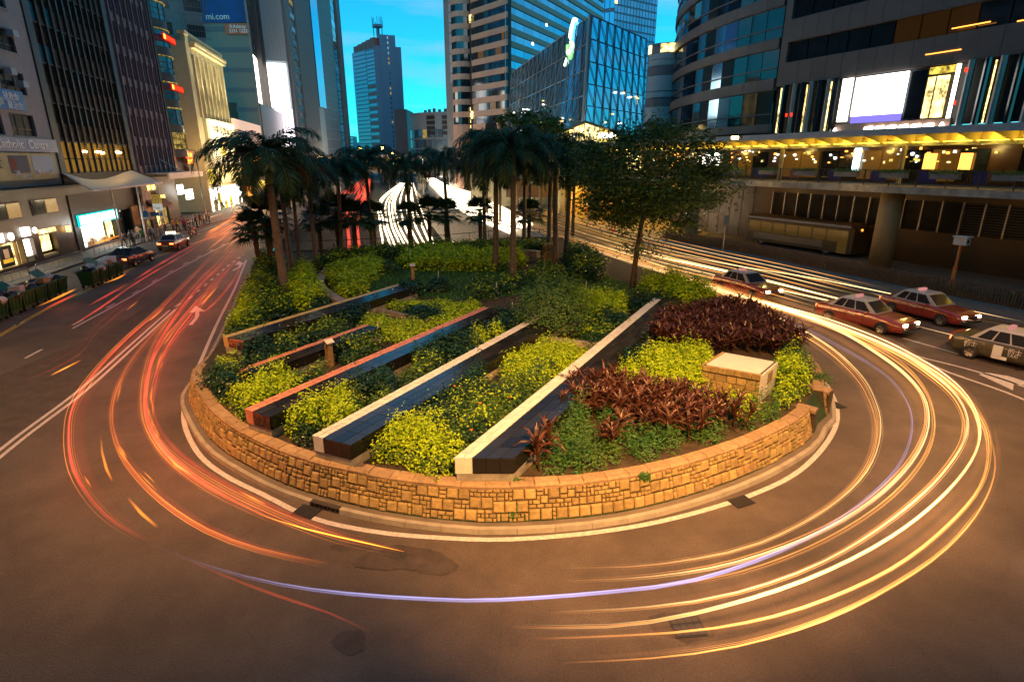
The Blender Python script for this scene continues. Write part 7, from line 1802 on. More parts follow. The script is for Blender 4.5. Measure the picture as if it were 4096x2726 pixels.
# orange speed camera post
p = at_z(3800, 1160, .13); cpz = empty('camera_post', p, .5, 'orange pole with a white box camera on top beside the brown fence', 'camera post')
MB().tube([(0, 0, 0), (0, 0, 1.5)], .12, 10).build('lower_pole', mat('orange_pole', (.5, .17, .03), .5), cpz); MB().tube([(0, 0, 1.5), (0, 0, 1.56), (0, 0, 1.6)], [.15, .15, .1], 10).build('collar', M['orange_ad'], cpz); MB().tube([(0, 0, 1.6), (0, 0, 3.0)], .085, 10).build('upper_pole', bpy.data.materials['orange_pole'], cpz)
MB().box((0, 0, 3.3), (.55, .75, .5)).build('camera_box', M['white_wall'], cpz); MB().box((0, 0, 3.58), (.7, .9, .06)).build('cap', M['white_wall'], cpz); MB().tube([(-.1, -.38, 3.3), (-.1, -.42, 3.3)], .12, 10).build('lens', M['black'], cpz)
# cones and bin on the plaza
for px, py, lb in ((2447, 922, 'left one of the two traffic cones on the plaza edge'), (2457, 927, 'right one of the two traffic cones on the plaza edge')):
    p = at_z(px, py, .13); c = empty('traffic_cone', p, 0, lb, 'traffic cone'); MB().tube([(0, 0, .04), (0, 0, .8)], [.19, .04], 10).build('cone', M['orange_ad'], c); MB().box((0, 0, .02), (.5, .5, .04)).build('base', M['black'], c); MB().tube([(0, 0, .35), (0, 0, .55)], [.125, .09], 10).build('reflective_band', M['letter_white'], c)
# street lamps
def street_lamp(base, head, h, label, lit=True, power=0, group='street lamps with sodium heads', r_=.08, spot=150, tilt=0.0):
    base = Vector(base); head = Vector(head); o = empty('street_lamp', base, 0, label, 'street lamp', group)
    top = Vector((0, 0, h)); hd = head - base; hd.z = h + .15
    MB().tube([(0, 0, 0), (0, 0, 1.2), tuple(top)], [r_ * 1.5, r_ * 1.3, r_ * .8], 8).build('pole', M['steel'], o, True)
    MB().tube([tuple(top), tuple(top.lerp(hd, .5) + UP * .12), tuple(hd)], [r_ * .7, r_ * .6, r_ * .5], 6).build('arm', M['steel'], o)
    d = (hd - top); d.z = 0; d.normalize(); rz = math.atan2(d.y, d.x)
    MB().box(hd + d * .25 + UP * .03, (.75, .3, .12), rz=rz).build('lamp_housing', M['dark_metal'], o)
    MB().box(hd + d * .25 - UP * .06, (.5, .22, .07), rz=rz).build('lamp_lens', M['lamp_head'], o)
    if power: 
        l = point('lamp_light', base + hd + d * .25 - UP * .2, SODIUM, power, .15, kind='SPOT', spot_size=math.radians(spot), spot_blend=1.0, rot=(tilt, 0, 0))
    return o
def lamp_at(px, py, Y): return at_y(px, py, Y)
hd = lamp_at(715, 600, FL.pt(45.5, -3.5).y); bs_ = FL.pt(40.5, -3.6, .13)
street_lamp((bs_.x, bs_.y, .13), (hd.x, hd.y, 0), hd.z - .3, 'street lamp on the left pavement whose amber head flares beside the red neon signs', power=3000, spot=125)
for px, py, Y, lb, pw in ((1282, 627, 108, 'amber street lamp just left of the sky gap above the palms', 1600), (1440, 595, 150, 'left street lamp of the pair over the freeway at the sky gap', 0), (1530, 592, 125, 'brightest street lamp in front of the sky gap tower', 1800), (1568, 612, 170, 'smaller street lamp right of the brightest one', 0), (1425, 668, 140, 'low amber lamp under the footbridge roof', 0), (1075, 600, 75, 'lamp glowing behind the crown of the biggest palm', 1500), (1092, 600, 82, 'small second lamp beside the one behind the biggest palm', 0), (945, 808, 100, 'small amber bollard lamp far down the left street', 0)):
    h = lamp_at(px, py, Y); bz = 0
    street_lamp((h.x + (.9 if px > 1200 else -.9), h.y + .3, min(bz, h.z - 3)), (h.x, h.y, 0), h.z - min(bz, h.z - 3) - .2, lb, power=pw)
    MB().box(h, (.55 if Y > 90 else .35, .3, .45)).build('lamp_globe', M['lamp_head'], [o for o in bpy.data.objects if o.name.startswith('street_lamp') and o.type == 'EMPTY'][-1]).matrix_parent_inverse = Matrix.Translation(-Vector((h.x + (.9 if px > 1200 else -.9), h.y + .3, min(bz, h.z - 3))))
h = at_y(2940, 551, 52); e = empty('canopy_lamp', h, 0, 'amber lamp glowing on the edge of the walkway canopy', 'lamp'); MB().box((0, 0, 0), (.5, .3, .22)).build('lens', M['lamp_head'], e); MB().box((.3, .1, .05), (.7, .25, .2)).build('housing', M['dark_metal'], e)
point('lamp_light', (h.x - .5, h.y - .5, h.z - .3), (1.0, 0.6, 0.22), 9000, .15, kind='SPOT', spot_size=math.radians(100), spot_blend=.9, rot=(math.radians(58), 0, math.radians(105)))
# the lamps lighting the near bend stand outside the picture
for i, (bx, by, hx, hy, pw) in enumerate([(-17.5, 3, -8.5, 12.0, 12500), (17.5, 2.5, 9.0, 12.0, 13500), (2.6, -3, 2.2, 1.5, 31000), (27, 13, 22, 18.5, 7000), (-30, 14, -23, 22, 4200)]):
    street_lamp((bx, by, 0), (hx, hy, 0), 12.3, 'street lamp lighting the near bend, %s' % ['left of the viewpoint', 'right of the viewpoint', 'behind the viewpoint', 'by the right hand road', 'by the left hand road'][i], power=pw, spot=(128, 128, 54, 118, 118)[i], tilt=math.radians((29, 31, 45, 0, 0)[i]))  # the one behind the viewpoint is an added floodlight aimed forward
# guard rails, signs, people, bins on the left pavement
for i, (s0, s1, off) in enumerate([(-9, -2, -3.1), (-1, 6, -3.1), (8, 15, -3.1), (16.5, 21, -3.0), (22.5, 27, -3.4), (28.5, 33, -4.6), (35, 41, -5.6), (43, 50, -6.4)]):
    o = empty('guard_rail', (0, 0, 0), 0, 'steel guard rail on the left pavement, number %s counted from the near end' % ['one', 'two', 'three', 'four', 'five', 'six', 'seven', 'eight'][i], 'guard rail', 'steel guard rails along the left pavement')
    pth = [FL.pt(s0, off, .13), FL.pt(s0, off, 1.0), FL.pt(s0 + .12, off, 1.1), FL.pt(s1 - .12, off - .0, 1.1), FL.pt(s1, off, 1.0), FL.pt(s1, off, .13)]
    MB().tube(pth, .035, 6).build('top_rail', M['steel'], o)
    MB().tube([FL.pt(s0, off, .45), FL.pt(s1, off, .45)], .02, 5).build('lower_rail', M['steel'], o)
    k = int((s1 - s0) / .9)
    for q in range(1, k): MB().tube([FL.pt(s0 + q * (s1 - s0) / k, off, .45), FL.pt(s0 + q * (s1 - s0) / k, off, 1.1)], .015, 4).build('upright', M['steel'], o)
def sign_post(px, py, h, plates, label):
    p = at_z(px, py, .13); o = empty('sign_post', p, math.atan2(dL[1], dL[0]) - math.pi / 2 - .2, label, 'sign'); MB().tube([(0, 0, 0), (0, 0, h)], .05, 6).build('pole', M['steel'], o)
    for z, w_, hh, mm, tx in plates:
        MB().box((0, -.07, z), (w_, .03, hh)).build('plate', mm, o)
        if tx: text('lettering', tx, (-w_ * .42, -.09, z - hh * .3), (1, 0, 0), UP, hh * .55, M['letter_dark'], o, .004)
py_ = mat('sign_yellow', (.6, .35, .02), .5)
sign_post(593, 935, 3.3, [(2.3, 1.0, .7, M['sign_blue'], ''), (1.85, 1.0, .22, M['letter_white'], '')], 'blue and white traffic sign on a post on the left pavement')
sign_post(655, 945, 4.7, [(4.2, 1.1, 1.0, py_, '⊗'), (3.3, 1.1, .75, M['letter_white'], 'Taxi')], 'yellow and white stop sign on a post by the street lamp')
sign_post(646, 930, 3.0, [(2.2, 1.6, .45, M['sign_blue'], '')], 'wide blue street direction sign on the left pavement')
sign_post(2890, 1010, 3.4, [(3.0, .5, .9, M['grey_clad'], '')], 'grey bus stop pole behind the brown fence')
# people
def person(px, py, label, top, bottom, rz=0.0, sitting=False, base=.13, h=1.68, loc=None, stride=.15):
    p = loc or at_z(px, py, base); o = empty('person', p, rz, label, 'person'); s_ = h / 1.7
    V = [(0, 0, .95), (0, 0, 1.15), (0, 0, 1.38), (0, 0, 1.48), (0, .01, 1.60), (0, .0, 1.70), (.1, 0, .92), (.11, stride, .50), (.11, stride * .9, .09), (.11, stride * .9 + .13, .03), (-.1, 0, .92), (-.11, -stride, .52), (-.11, -stride * 1.4, .10), (-.11, -stride * 1.4 + .13, .03),
         (.18, 0, 1.40), (.24, -.04, 1.13), (.22, .1, .92), (.21, .14, .83), (-.18, 0, 1.40), (-.24, .02, 1.13), (-.22, .12, .95), (-.21, .18, .87)]
    E_ = [(0, 1), (1, 2), (2, 3), (3, 4), (4, 5), (0, 6), (6, 7), (7, 8), (8, 9), (0, 10), (10, 11), (11, 12), (12, 13), (2, 14), (14, 15), (15, 16), (16, 17), (2, 18), (18, 19), (19, 20), (20, 21)]
    Rr = [.15, .14, .16, .055, .09, .07, .095, .07, .045, .035, .095, .07, .045, .035, .06, .045, .035, .03, .06, .045, .035, .03]
    me = bpy.data.meshes.new('body'); me.from_pydata([(x * s_, y * s_, z * s_) for x, y, z in V], E_, []); ob = link('body', me, o)
    md = ob.modifiers.new('skin', 'SKIN'); 
    if not me.skin_vertices: 
        lay = me.skin_vertices.new() if hasattr(me.skin_vertices, 'new') else None
    try:
        bm = __import__('bmesh').new(); bm.from_mesh(me); ly = bm.verts.layers.skin.verify()
        for i, v in enumerate(bm.verts): v[ly].radius = (Rr[i] * s_, Rr[i] * s_ * .8); v[ly].use_root = (i == 0)
        bm.to_mesh(me); bm.free()
    except Exception as ex: print(ex)
    ob.modifiers.new('sub', 'SUBSURF').levels = 1; ob.modifiers['sub'].render_levels = 1
    m = bpy.data.materials.new('clothes'); m.use_nodes = True; nt = m.node_tree; g = nt.nodes.new('ShaderNodeTexCoord'); sp2 = nt.nodes.new('ShaderNodeSeparateXYZ'); cr = nt.nodes.new('ShaderNodeValToRGB'); cr.color_ramp.interpolation = 'CONSTANT'
    mr = nt.nodes.new('ShaderNodeMapRange'); mr.inputs[1].default_value = 0; mr.inputs[2].default_value = 1.8 * s_
    nt.links.new(g.outputs['Object'], sp2.inputs[0]); nt.links.new(sp2.outputs[2], mr.inputs[0]); nt.links.new(mr.outputs[0], cr.inputs[0]); nt.links.new(cr.outputs[0], nt.nodes['Principled BSDF'].inputs['Base Color'])
    e = cr.color_ramp.elements; e[0].position = 0; e[0].color = (.02, .015, .015, 1); e[1].position = .05; e[1].color = (*bottom, 1); q = e.new(.54); q.color = (*top, 1); q = e.new(.81); q.color = (.35, .2, .13, 1)
    me.materials.append(m)
    hr = MB(); c = Vector((0, -.012, 1.66)) * s_
    for i in range(5):
        for j in range(10):
            th = i / 4 * 1.75; ph = j * .6283; hr.v.append((c.x + .092 * s_ * math.sin(th) * math.cos(ph), c.y + .1 * s_ * math.sin(th) * math.sin(ph) - .01, c.z + .11 * s_ * math.cos(th) - .03))
    for i in range(4):
        for j in range(10): hr.f.append((i * 10 + j, (i + 1) * 10 + j, (i + 1) * 10 + (j + 1) % 10, i * 10 + (j + 1) % 10)); hr.m.append(0)
    hr.build('hair', M['black'], o, True); return o
pl_ = [(529, 985, 'person in a dark top standing behind the black parked car', (.05, .04, .04), (.03, .03, .05)), (541, 984, 'person in a white shirt standing behind the black parked car', (.5, .48, .45), (.04, .04, .06)), (603, 968, 'person in dark clothes walking by the guard rail left of the red taxi', (.03, .03, .04), (.02, .02, .03)),
       (615, 967, 'person in a grey top next to the dark clothed walker', (.3, .28, .27), (.05, .05, .06)), (698, 935, 'person in a brown jacket under the yellow lit sign', (.2, .09, .05), (.04, .03, .03)), (640, 945, 'person in a reddish top near the sign posts', (.3, .06, .04), (.05, .05, .06)),
       (760, 918, 'person in a beige top before the overexposed shop', (.4, .3, .2), (.05, .04, .04)), (790, 912, 'person in a dark coat before the overexposed shop', (.04, .03, .03), (.03, .03, .03)), (820, 905, 'person in a white top farthest down the left pavement', (.5, .45, .4), (.04, .04, .05)), (560, 965, 'person in an orange brown top by the brown shutter', (.35, .14, .06), (.05, .04, .04)), (735, 915, 'person in a blue grey top by the red and cream sign', (.12, .14, .2), (.04, .04, .05))]
pl_ += [(500, 992, 'person in a pink top by the near guard rail left of the black car', (.4, .15, .15), (.04, .04, .05)), (575, 975, 'person in a green top between the teal shop and the sign posts', (.08, .2, .08), (.04, .04, .05)),
        (668, 948, 'person in a black dress passing the blue direction sign', (.02, .02, .02), (.02, .02, .02)), (715, 930, 'person in a yellow top below the hanging white box sign', (.5, .35, .05), (.05, .05, .06)), (745, 925, 'person in a dark red top near the parked motorbikes', (.25, .03, .03), (.04, .04, .05)),
        (775, 905, 'person in a light blue shirt by the foot of the cream building', (.25, .35, .5), (.05, .05, .06)), (805, 902, 'person in a brown top in front of the yellow disc panel', (.15, .07, .03), (.03, .03, .03)), (840, 892, 'person in a cream top among the farthest walkers on the left', (.5, .42, .3), (.06, .05, .04))]
for i, (px, py, lb, tp_, bt_) in enumerate(pl_): person(px, py, lb, tp_, bt_, rz=i * 1.1, h=1.6 + .03 * (i % 5), stride=.06 + .03 * (i % 4))
# motorbike
def motorbike(px, py, label, rz):
    p = at_z(px, py, 0); o = empty('motorbike', p, rz, label, 'motorbike')
    for x in (-.62, .62):
        t = MB(); t.tube([(x + .27 * math.cos(a * .524), 0, .3 + .27 * math.sin(a * .524)) for a in range(13)], .055, 6); w_ = t.build('wheel', M['rubber'], o)
        MB().tube([(x, -.03, .3), (x, .03, .3)], .12, 8).build('hub', M['steel'], w_)
    MB().tube([(-.62, 0, .3), (-.1, 0, .45), (.25, 0, .8), (.62, 0, .3)], .05, 6).build('frame', M['dark_metal'], o)
    MB().box((0, 0, .45), (.4, .28, .3)).build('engine', M['steel'], o); MB().tube([(-.1, 0, .78), (.1, 0, .86), (.32, 0, .82)], [.1, .15, .09], 8).build('tank', M['taxi_red'], o)
    MB().tube([(-.7, 0, .82), (-.4, 0, .78), (-.1, 0, .76)], [.08, .12, .1], 8).build('seat', M['black'], o); MB().tube([(.36, -.34, 1.02), (.42, 0, .98), (.36, .34, 1.02)], .02, 6).build('handlebar', M['steel'], o); MB().box((.55, 0, .85), (.1, .16, .16)).build('headlight', M['steel'], o)
motorbike(775, 943, 'motorbike parked at the kerb of the left street', 1.7)
motorbike(762, 935, 'second motorbike parked just behind the other on the left street', 1.9)
# wheeled bins
def bin_(loc, rz, label, lid, wd=1.05):
    o = empty('wheeled_bin', loc, rz, label, 'bin', 'green wheeled bins lined up along the left kerb')
    b0 = [(-.42 * wd, -.38, .2), (.42 * wd, -.38, .2), (.42 * wd, .38, .2), (-.42 * wd, .38, .2)]; b1_ = [(-.56 * wd, -.5, 1.15), (.56 * wd, -.5, 1.15), (.56 * wd, .5, 1.15), (-.56 * wd, .5, 1.15)]
    mb = MB(); mb.v = b0 + b1_; mb.f = [(3, 2, 1, 0), (0, 1, 5, 4), (1, 2, 6, 5), (2, 3, 7, 6), (3, 0, 4, 7)]; mb.m = [0] * 5
    for k in (-.3, 0, .3): mb.par((k * wd - .03, -.47, .35), (.06, 0, 0), (0, .05, 0), (0, -.05, .7))
    mb.build('tub', M['bin_green'], o)
    rm = MB()
    for i in range(4): a, b_ = Vector(b1_[i]), Vector(b1_[(i + 1) % 4]); rm.tube([a, b_], .04, 6)
    rm.build('rim', M['bin_green'], o)
    if lid: MB().par((-.58 * wd, .5, 1.16), (1.16 * wd, 0, 0), (0, math.cos(lid) * -.75, math.sin(lid) * .75), (0, .04 * math.sin(lid), .04)).build('lid', M['bin_green'], o)
    MB().tube([(-.5, .55, 1.0), (-.5, .7, 1.2), (.5, .7, 1.2), (.5, .55, 1.0)], .02, 5).build('handle', M['steel'], o)
    for x in (-.4, .4):
        for y in (-.3, .3): MB().tube([(x - .03, y, .1), (x + .03, y, .1)], .1, 10).build('wheel', M['rubber'], o)
    return o
def lump(loc, sx, sy, sz, m, name, label, group, cat='rubbish'):
    mb = MB(); rg = random.Random(int(abs(loc[0] * 1000 + loc[1] * 77)) % 9999); n, k = 9, 6; ph = rg.uniform(0, 6)
    for i in range(k + 1):
        for j in range(n):
            th = math.pi * i / k; f = 1 + .13 * math.sin(3 * j * 6.28 / n + ph) * math.sin(th * 2) + rg.uniform(-.09, .09)
            mb.v.append((sx * f * math.sin(th) * math.cos(6.283 * j / n), sy * f * math.sin(th) * math.sin(6.283 * j / n), sz * f * math.cos(th) + sz))
    for i in range(k):
        for j in range(n): mb.f.append((i * n + j, (i + 1) * n + j, (i + 1) * n + (j + 1) % n, i * n + (j + 1) % n)); mb.m.append(0)
    o = mb.build(name, m, None, True, label=label, cat=cat, group=group); o.location = loc; o.rotation_euler.z = rg.uniform(0, 3); return o
ang = math.atan2(dL[1], dL[0]) - math.pi / 2
bd = Vector(dL + (0,)).normalized()
ln0 = at_z(-40, 1290, 0) * .5 + at_z(-40, 1290, 0) * .5
rowsB = [(at_z(60, 1262, 0), at_z(290, 1172, 0), 5), (at_z(330, 1118, 0), at_z(490, 1082, 0), 4)]
names = ['at the image edge', 'second from the left edge', 'with a pale sack and boxes', 'with cardboard boxes', 'last of the near row, piled with black bags', 'first of the far row', 'second of the far row, lid half open', 'third of the far row', 'last of the far row with white boxes']
# near row from world positions along the kerb
q = 0
for (s_a, n_, off0) in ((-13.8, 6, -7.4), (-5.0, 4, -8.3)):
    for k in range(n_):
        s_ = s_a + k * 1.28; p = FL.pt(s_, off0 + .12 * k * 0, 0)
        lb = 'green wheeled bin %s' % (['at the left edge of the photo', 'second in the near row', 'third in the near row with a pale sack', 'fourth in the near row with an open lid', 'fifth in the near row with cardboard boxes', 'last of the near row piled with black bags'][k] if off0 == -7.4 else ['first of the far row, clear of rubbish', 'second of the far row with lid half open', 'third of the far row', 'last of the far row with white boxes on it'][k])
        bin_((p.x, p.y, 0), ang + math.pi / 2 + (nr.uniform(-.06, .06)), lb, [0, 0, 2.5, 0, 0, 2.4][k % 6])
        for m_ in range(2):
            mm = R.choice(['bag_black', 'bag_black', 'bag_black', 'bag_white'])
            j = Vector((nr.uniform(-.3, .3), nr.uniform(-.3, .3), 0)); lump((p.x + j.x, p.y + j.y, .85 + .12 * m_), .34, .28, .26, M[mm], 'rubbish_bag', 'tied %s rubbish bag heaped in a green wheeled bin' % ('black' if 'black' in mm else 'pale'), '%s rubbish bags in the bins' % ('black' if 'black' in mm else 'pale'))
        q += 1
for s_, off, z, w_, mm, lb in ((-8.9, -7.5, 1.1, .6, 'cardboard', 'brown cardboard box on the fifth bin of the near row'), (-9.9, -7.3, 1.1, .45, 'cardboard', 'upright brown carton on the fourth bin of the near row'), (-1.4, -8.3, 1.12, .75, 'letter_white', 'white box on the last bin of the far row'), (-2.2, -8.4, 1.1, .5, 'cardboard', 'small carton next to the white box on the far row of bins'), (-11.4, -7.4, 1.12, .6, 'bag_white', 'pale flattened carton on the near row of bins')):
    o = empty('carton', FL.pt(s_, off, z), R.uniform(-.4, .4) + ang, lb, 'box'); MB().box((0, 0, w_ * .3), (w_, w_ * .8, w_ * .6)).build('box', M[mm], o); MB().box((0, 0, w_ * .6 + .006), (w_, .06, .01)).build('tape', M['wood'], o)
# low street shutter and planter by the teal shop
e = empty('street_planter', FL.pt(23.6, -1.2, .13), 0, 'small green plant in a dark trough right of the white lit shop', 'planter'); MB().box((0, 0, .35), (1.2, .6, .7)).build('trough', M['dark_clad'], e)
P, Nn = clump_leaves([(0, 0, .7, .6, .5)], 900); link('foliage', leaf_mesh('foliage', P, Nn, .14, .06, [M['leaf_star']]), e)
piece('roller_shutter', FL, 24.8, 26.6, -.3, -.2, .3, 3.4, M['wood'], b2)
piece('stone_pier', FL, 26.9, 29.5, -.9, -.7, 1.6, 6.0, M['concrete'], None, label='pale stone pier with dark lettering under the white canopy', cat='pier')

# ================================================================== LIGHT STREAKS of the passing lamps (glowing see-through tubes standing in for their trails over the road)
S = 4096 / 2356
TR_ = random.Random(21)
def fadebuild(mb, fade, name, mt, label, cat, kind):
    me = mb.mesh(name, mt, True); a = me.attributes.new('fade', 'FLOAT', 'POINT'); a.data.foreach_set('value', np.array(fade, np.float32))
    return link(name, me, None, None, label=label, cat=cat, kind=kind)
def trail(paths, mt, name, label, rad, z=.65, kind='stuff', zf=None, cat='light streak'):
    mb = MB(); fade = []
    big = len(paths[0][0]) > 6; out_ = []
    for P_, rr in paths:
        if big and rr < .06 and len(P_) > 5:
            for q in range(4):
                dx, dy = TR_.gauss(0, 6), TR_.gauss(0, 3.0); n_ = len(P_); a_ = TR_.randint(0, 1) if q else 0; b2_ = n_ - (TR_.randint(0, 2) if q else 0)
                out_.append(([(x + dx * (.3 + .7 * abs(i / n_ - .5) * 2), y + dy) for i, (x, y) in enumerate(P_)][a_:b2_], rr * TR_.choice([.25, .38, .5] if q else [.6])))
        else: out_.append((P_, rr))
    for P_, rr in out_:
        pts = [at_z(x * S, y * S, z) for x, y in P_]
        c = catmull(pts, .6); k = len(c)
        mb.tube([p for p in c], [max(.004, rr * 1.9 * min(1, .25 + (i + .3) / 10, .25 + (k - i - .3) / 10)) for i in range(k)], 8, cap=False)
        for i in range(k): fade += [min(1.0, (i + .2) / (k * .22 + 1), (k - i - .8) / (k * .06 + 1)) ** 1.3] * 8
    return fadebuild(mb, fade, name, mt, label, cat, kind)
TW, TY, TO, TRD, TB = trailmat('streak_white', (1, .60, .24), 2.4), trailmat('streak_yellow', (1, .38, .075), 1.9), trailmat('streak_orange', (1, .28, .02), 3.5), trailmat('streak_red', (1, .07, .035), 1.7), trailmat('streak_blue', (.5, .48, 1.0), .42)
TYd = trailmat('streak_yellow_soft', (1, .36, .1), .2); TRs = trailmat('streak_red_soft', (1, .08, .03), .17)
def jit(P_, d): return [(x + d[0] * (.4 + .6 * i / len(P_)), y + d[1] * (.4 + .6 * i / len(P_))) for i, (x, y) in enumerate(P_)]
W1 = [(1290, 1306), (1450, 1303), (1600, 1285), (1750, 1248), (1900, 1170), (1990, 1085), (2020, 1000), (2010, 930), (1970, 860), (1890, 790), (1780, 730), (1640, 670), (1480, 600), (1300, 545), (1150, 490)]
W2 = [(1290, 1336), (1500, 1325), (1700, 1290), (1900, 1215), (2030, 1130), (2110, 1040), (2135, 960), (2110, 890), (2030, 820), (1900, 745), (1740, 690), (1560, 635), (1400, 585), (1230, 530)]
W3 = [(1300, 1362), (1500, 1352), (1700, 1318), (1900, 1240), (2050, 1140), (2130, 1040), (2145, 960), (2120, 890), (2060, 830), (1960, 775), (1800, 712), (1650, 665), (1480, 615), (1300, 560)]
W4 = [(1270, 1408), (1500, 1395), (1700, 1362), (1900, 1290), (2060, 1190), (2170, 1090), (2225, 1000), (2215, 930), (2160, 870), (2060, 805), (1930, 750), (1780, 700), (1600, 655), (1420, 600)]
W5 = [(1180, 1440), (1400, 1440), (1600, 1410), (1850, 1335), (2050, 1235), (2180, 1130), (2245, 1040), (2250, 970), (2210, 900), (2130, 840), (2010, 780), (1860, 728), (1700, 690)]
W6 = [(1240, 1470), (1450, 1462), (1650, 1445), (1850, 1398), (2050, 1310), (2180, 1210), (2255, 1120), (2275, 1040), (2260, 970), (2205, 900), (2100, 830), (1980, 775)]
W7 = [(1300, 1518), (1500, 1508), (1700, 1480), (1900, 1420), (2060, 1340), (2180, 1255), (2260, 1160), (2292, 1070), (2280, 985)]
trail([(W2, .022), (jit(W2, (6, 4)), .012), (W4, .022), (jit(W5, (0, -6)), .022), (jit(W1, (14, 2)), .014)], TW, 'headlight_streak', 'brightest cream headlight streaks sweeping round the right hand bend', .02)
trail([(W1, .016), (jit(W1, (-10, 4)), .012), (W5, .03), (jit(W4, (-14, 2)), .02), (jit(W2, (-10, -8)), .015), (W6, .02), (W7, .02), (jit(W3, (3, 4)), .02), (jit(W6, (8, -6)), .012)], TY, 'headlight_streak', 'yellow headlight streaks sweeping round the right hand bend', .02)
trail([(jit(W5, (24, 10)), .07), (jit(W6, (-20, -4)), .09), (jit(W4, (10, -12)), .09), (jit(W7, (6, -14)), .06), (jit(W2, (-18, 14)), .08), (jit(W1, (-22, 0)), .05)], TYd, 'headlight_streak', 'faint broad glow between the headlight streaks on the bend', .05, z=.4)
BLU = [(330, 1242), (480, 1300), (640, 1340), (800, 1362), (1000, 1375), (1150, 1376), (1400, 1358), (1600, 1330), (1800, 1262), (1950, 1178), (2060, 1078), (2097, 990), (2085, 920), (2030, 855), (1900, 778), (1750, 705)]
tag(trail([(BLU, .018)], TB, 'blue_light_streak', 'long violet blue light streak crossing the whole foreground road', .02, kind='thing'), kind='thing')
# straight lane streaks on the right road
rp = []
for k in range(9):
    o_ = k * 3.0; rp.append(([(1120 + k * 9, 478 - k * 2.5), (1300 + k * 11, 545 - k * 4), (1480 + k * 12, 600 - k * 5), (1700 + k * 14, 655 - k * 5.5), (1900 + k * 18, 712 - k * 6)], .012 if k % 3 else .022))
trail(rp[::2], TY, 'headlight_streak', 'yellow headlight streaks along the right road behind the island', .02)
trail(rp[1:8:2], TW, 'headlight_streak', 'cream headlight streaks along the right road behind the island', .02)
LN = [([(1480, 585), (1640, 618), (1870, 672), (2020, 712), (2090, 740)], .03), ([(1600, 628), (1800, 668), (1990, 712), (2060, 745)], .025), ([(1380, 560), (1560, 600), (1700, 630)], .03), ([(2000, 672), (2110, 705), (2240, 738)], .03), ([(1500, 575), (1700, 612), (1900, 645), (2356, 740)], .014), ([(1880, 695), (2000, 733), (2060, 748)], .02), ([(2090, 745), (2230, 780), (2356, 812)], .01)]
trail(LN, TW, 'headlight_streak', 'cream headlight streaks passing the taxis on the right road', .02)
# left red tail light streaks
R1 = [(575, 520), (520, 590), (460, 650), (405, 720), (360, 790), (338, 860), (332, 930), (345, 985), (385, 1045), (450, 1100), (520, 1142), (590, 1175), (680, 1215)]
R2 = [(560, 520), (470, 610), (380, 700), (290, 780), (215, 860), (170, 930), (158, 1000), (170, 1080), (215, 1155), (270, 1205), (340, 1245)]
R3 = [(575, 560), (500, 650), (420, 740), (370, 810), (345, 880), (340, 930)]
R4 = [(560, 515), (450, 600), (330, 680), (230, 760), (180, 820), (60, 880), (0, 905)]
R5 = [(430, 690), (330, 800), (280, 880), (262, 950), (275, 1020), (310, 1080), (380, 1150), (480, 1215), (600, 1260), (760, 1295)]
R6 = [(400, 1275), (520, 1325), (640, 1370), (760, 1410), (850, 1450)]
R7 = [(540, 580), (470, 680), (390, 800), (350, 900), (352, 970), (400, 1040), (500, 1110), (640, 1180), (800, 1240), (950, 1270)]
trail([(R1, .036), (jit(R1, (8, 3)), .018), (R2, .024), (jit(R3, (14, 0)), .03), (jit(R3, (-12, -4)), .022), ([(558, 600), (540, 640), (500, 690), (460, 725)], .05)], TRD, 'tail_light_streak', 'bright red tail light streaks curving from the left road into the bend', .03)
trail([(jit(R1, (-10, 2)), .09), (R5, .08), (jit(R2, (8, 2)), .08), (R7, .1), (R4, .04), (jit(R5, (-14, 6)), .05), (jit(R7, (10, -6)), .05), (jit(R2, (30, 0)), .1), (R6, .03), (jit(R4, (0, -30)), .03)], TRs, 'tail_light_streak', 'faint soft red tail light streaks on the left road', .06, z=.4)
TAm = trailmat('streak_amber', (1, .26, .03), 1.0); am = []
for k, b0 in enumerate([R1, R1, R3, R2, R5, R7, R2, R1, R7, R5]): am.append((jit(b0, (TR_.uniform(-24, 26), TR_.uniform(-6, 8))), .011))
trail(am, TAm, 'tail_light_streak', 'fine amber and orange strands woven through the red streaks on the left', .01)
rg = random.Random(3); cur = []
for k in range(26):
    base_ = rg.choice([R1, R2, R3, R5, R4, R7]); i = rg.randrange(0, min(8, len(base_) - 2)); f = rg.uniform(.2, .8)
    a, b_ = base_[i], base_[i + 1]; dx, dy = rg.uniform(-12, 16), rg.uniform(-6, 6); t0, t1 = rg.uniform(0, .3), rg.uniform(.45, .75)
    cur.append(([(a[0] + (b_[0] - a[0]) * t + dx, a[1] + (b_[1] - a[1]) * t + dy) for t in (t0, (t0 + t1) / 2, t1)], rg.uniform(.025, .055)))
cur += [([(232, 1005), (235, 1040), (245, 1078), (258, 1105)], .05), ([(295, 1145), (325, 1180), (360, 1210)], .06), ([(385, 1045), (405, 1070), (440, 1090)], .06), ([(352, 885), (347, 915), (350, 935)], .05), ([(590, 1180), (700, 1215), (850, 1250), (930, 1268)], .016), ([(345, 950), (352, 975), (362, 990)], .06)]
trail(cur, TO, 'indicator_streak', 'short orange indicator flashes strung along the red streaks', .04)
trail([([(500, 530), (440, 575), (330, 640), (220, 715), (150, 755)], .035), ([(560, 505), (480, 545), (380, 600), (300, 650)], .05), ([(200, 705), (290, 655)], .06)], TRD, 'tail_light_streak', 'straight red tail light streaks in the far lane of the left road', .03)
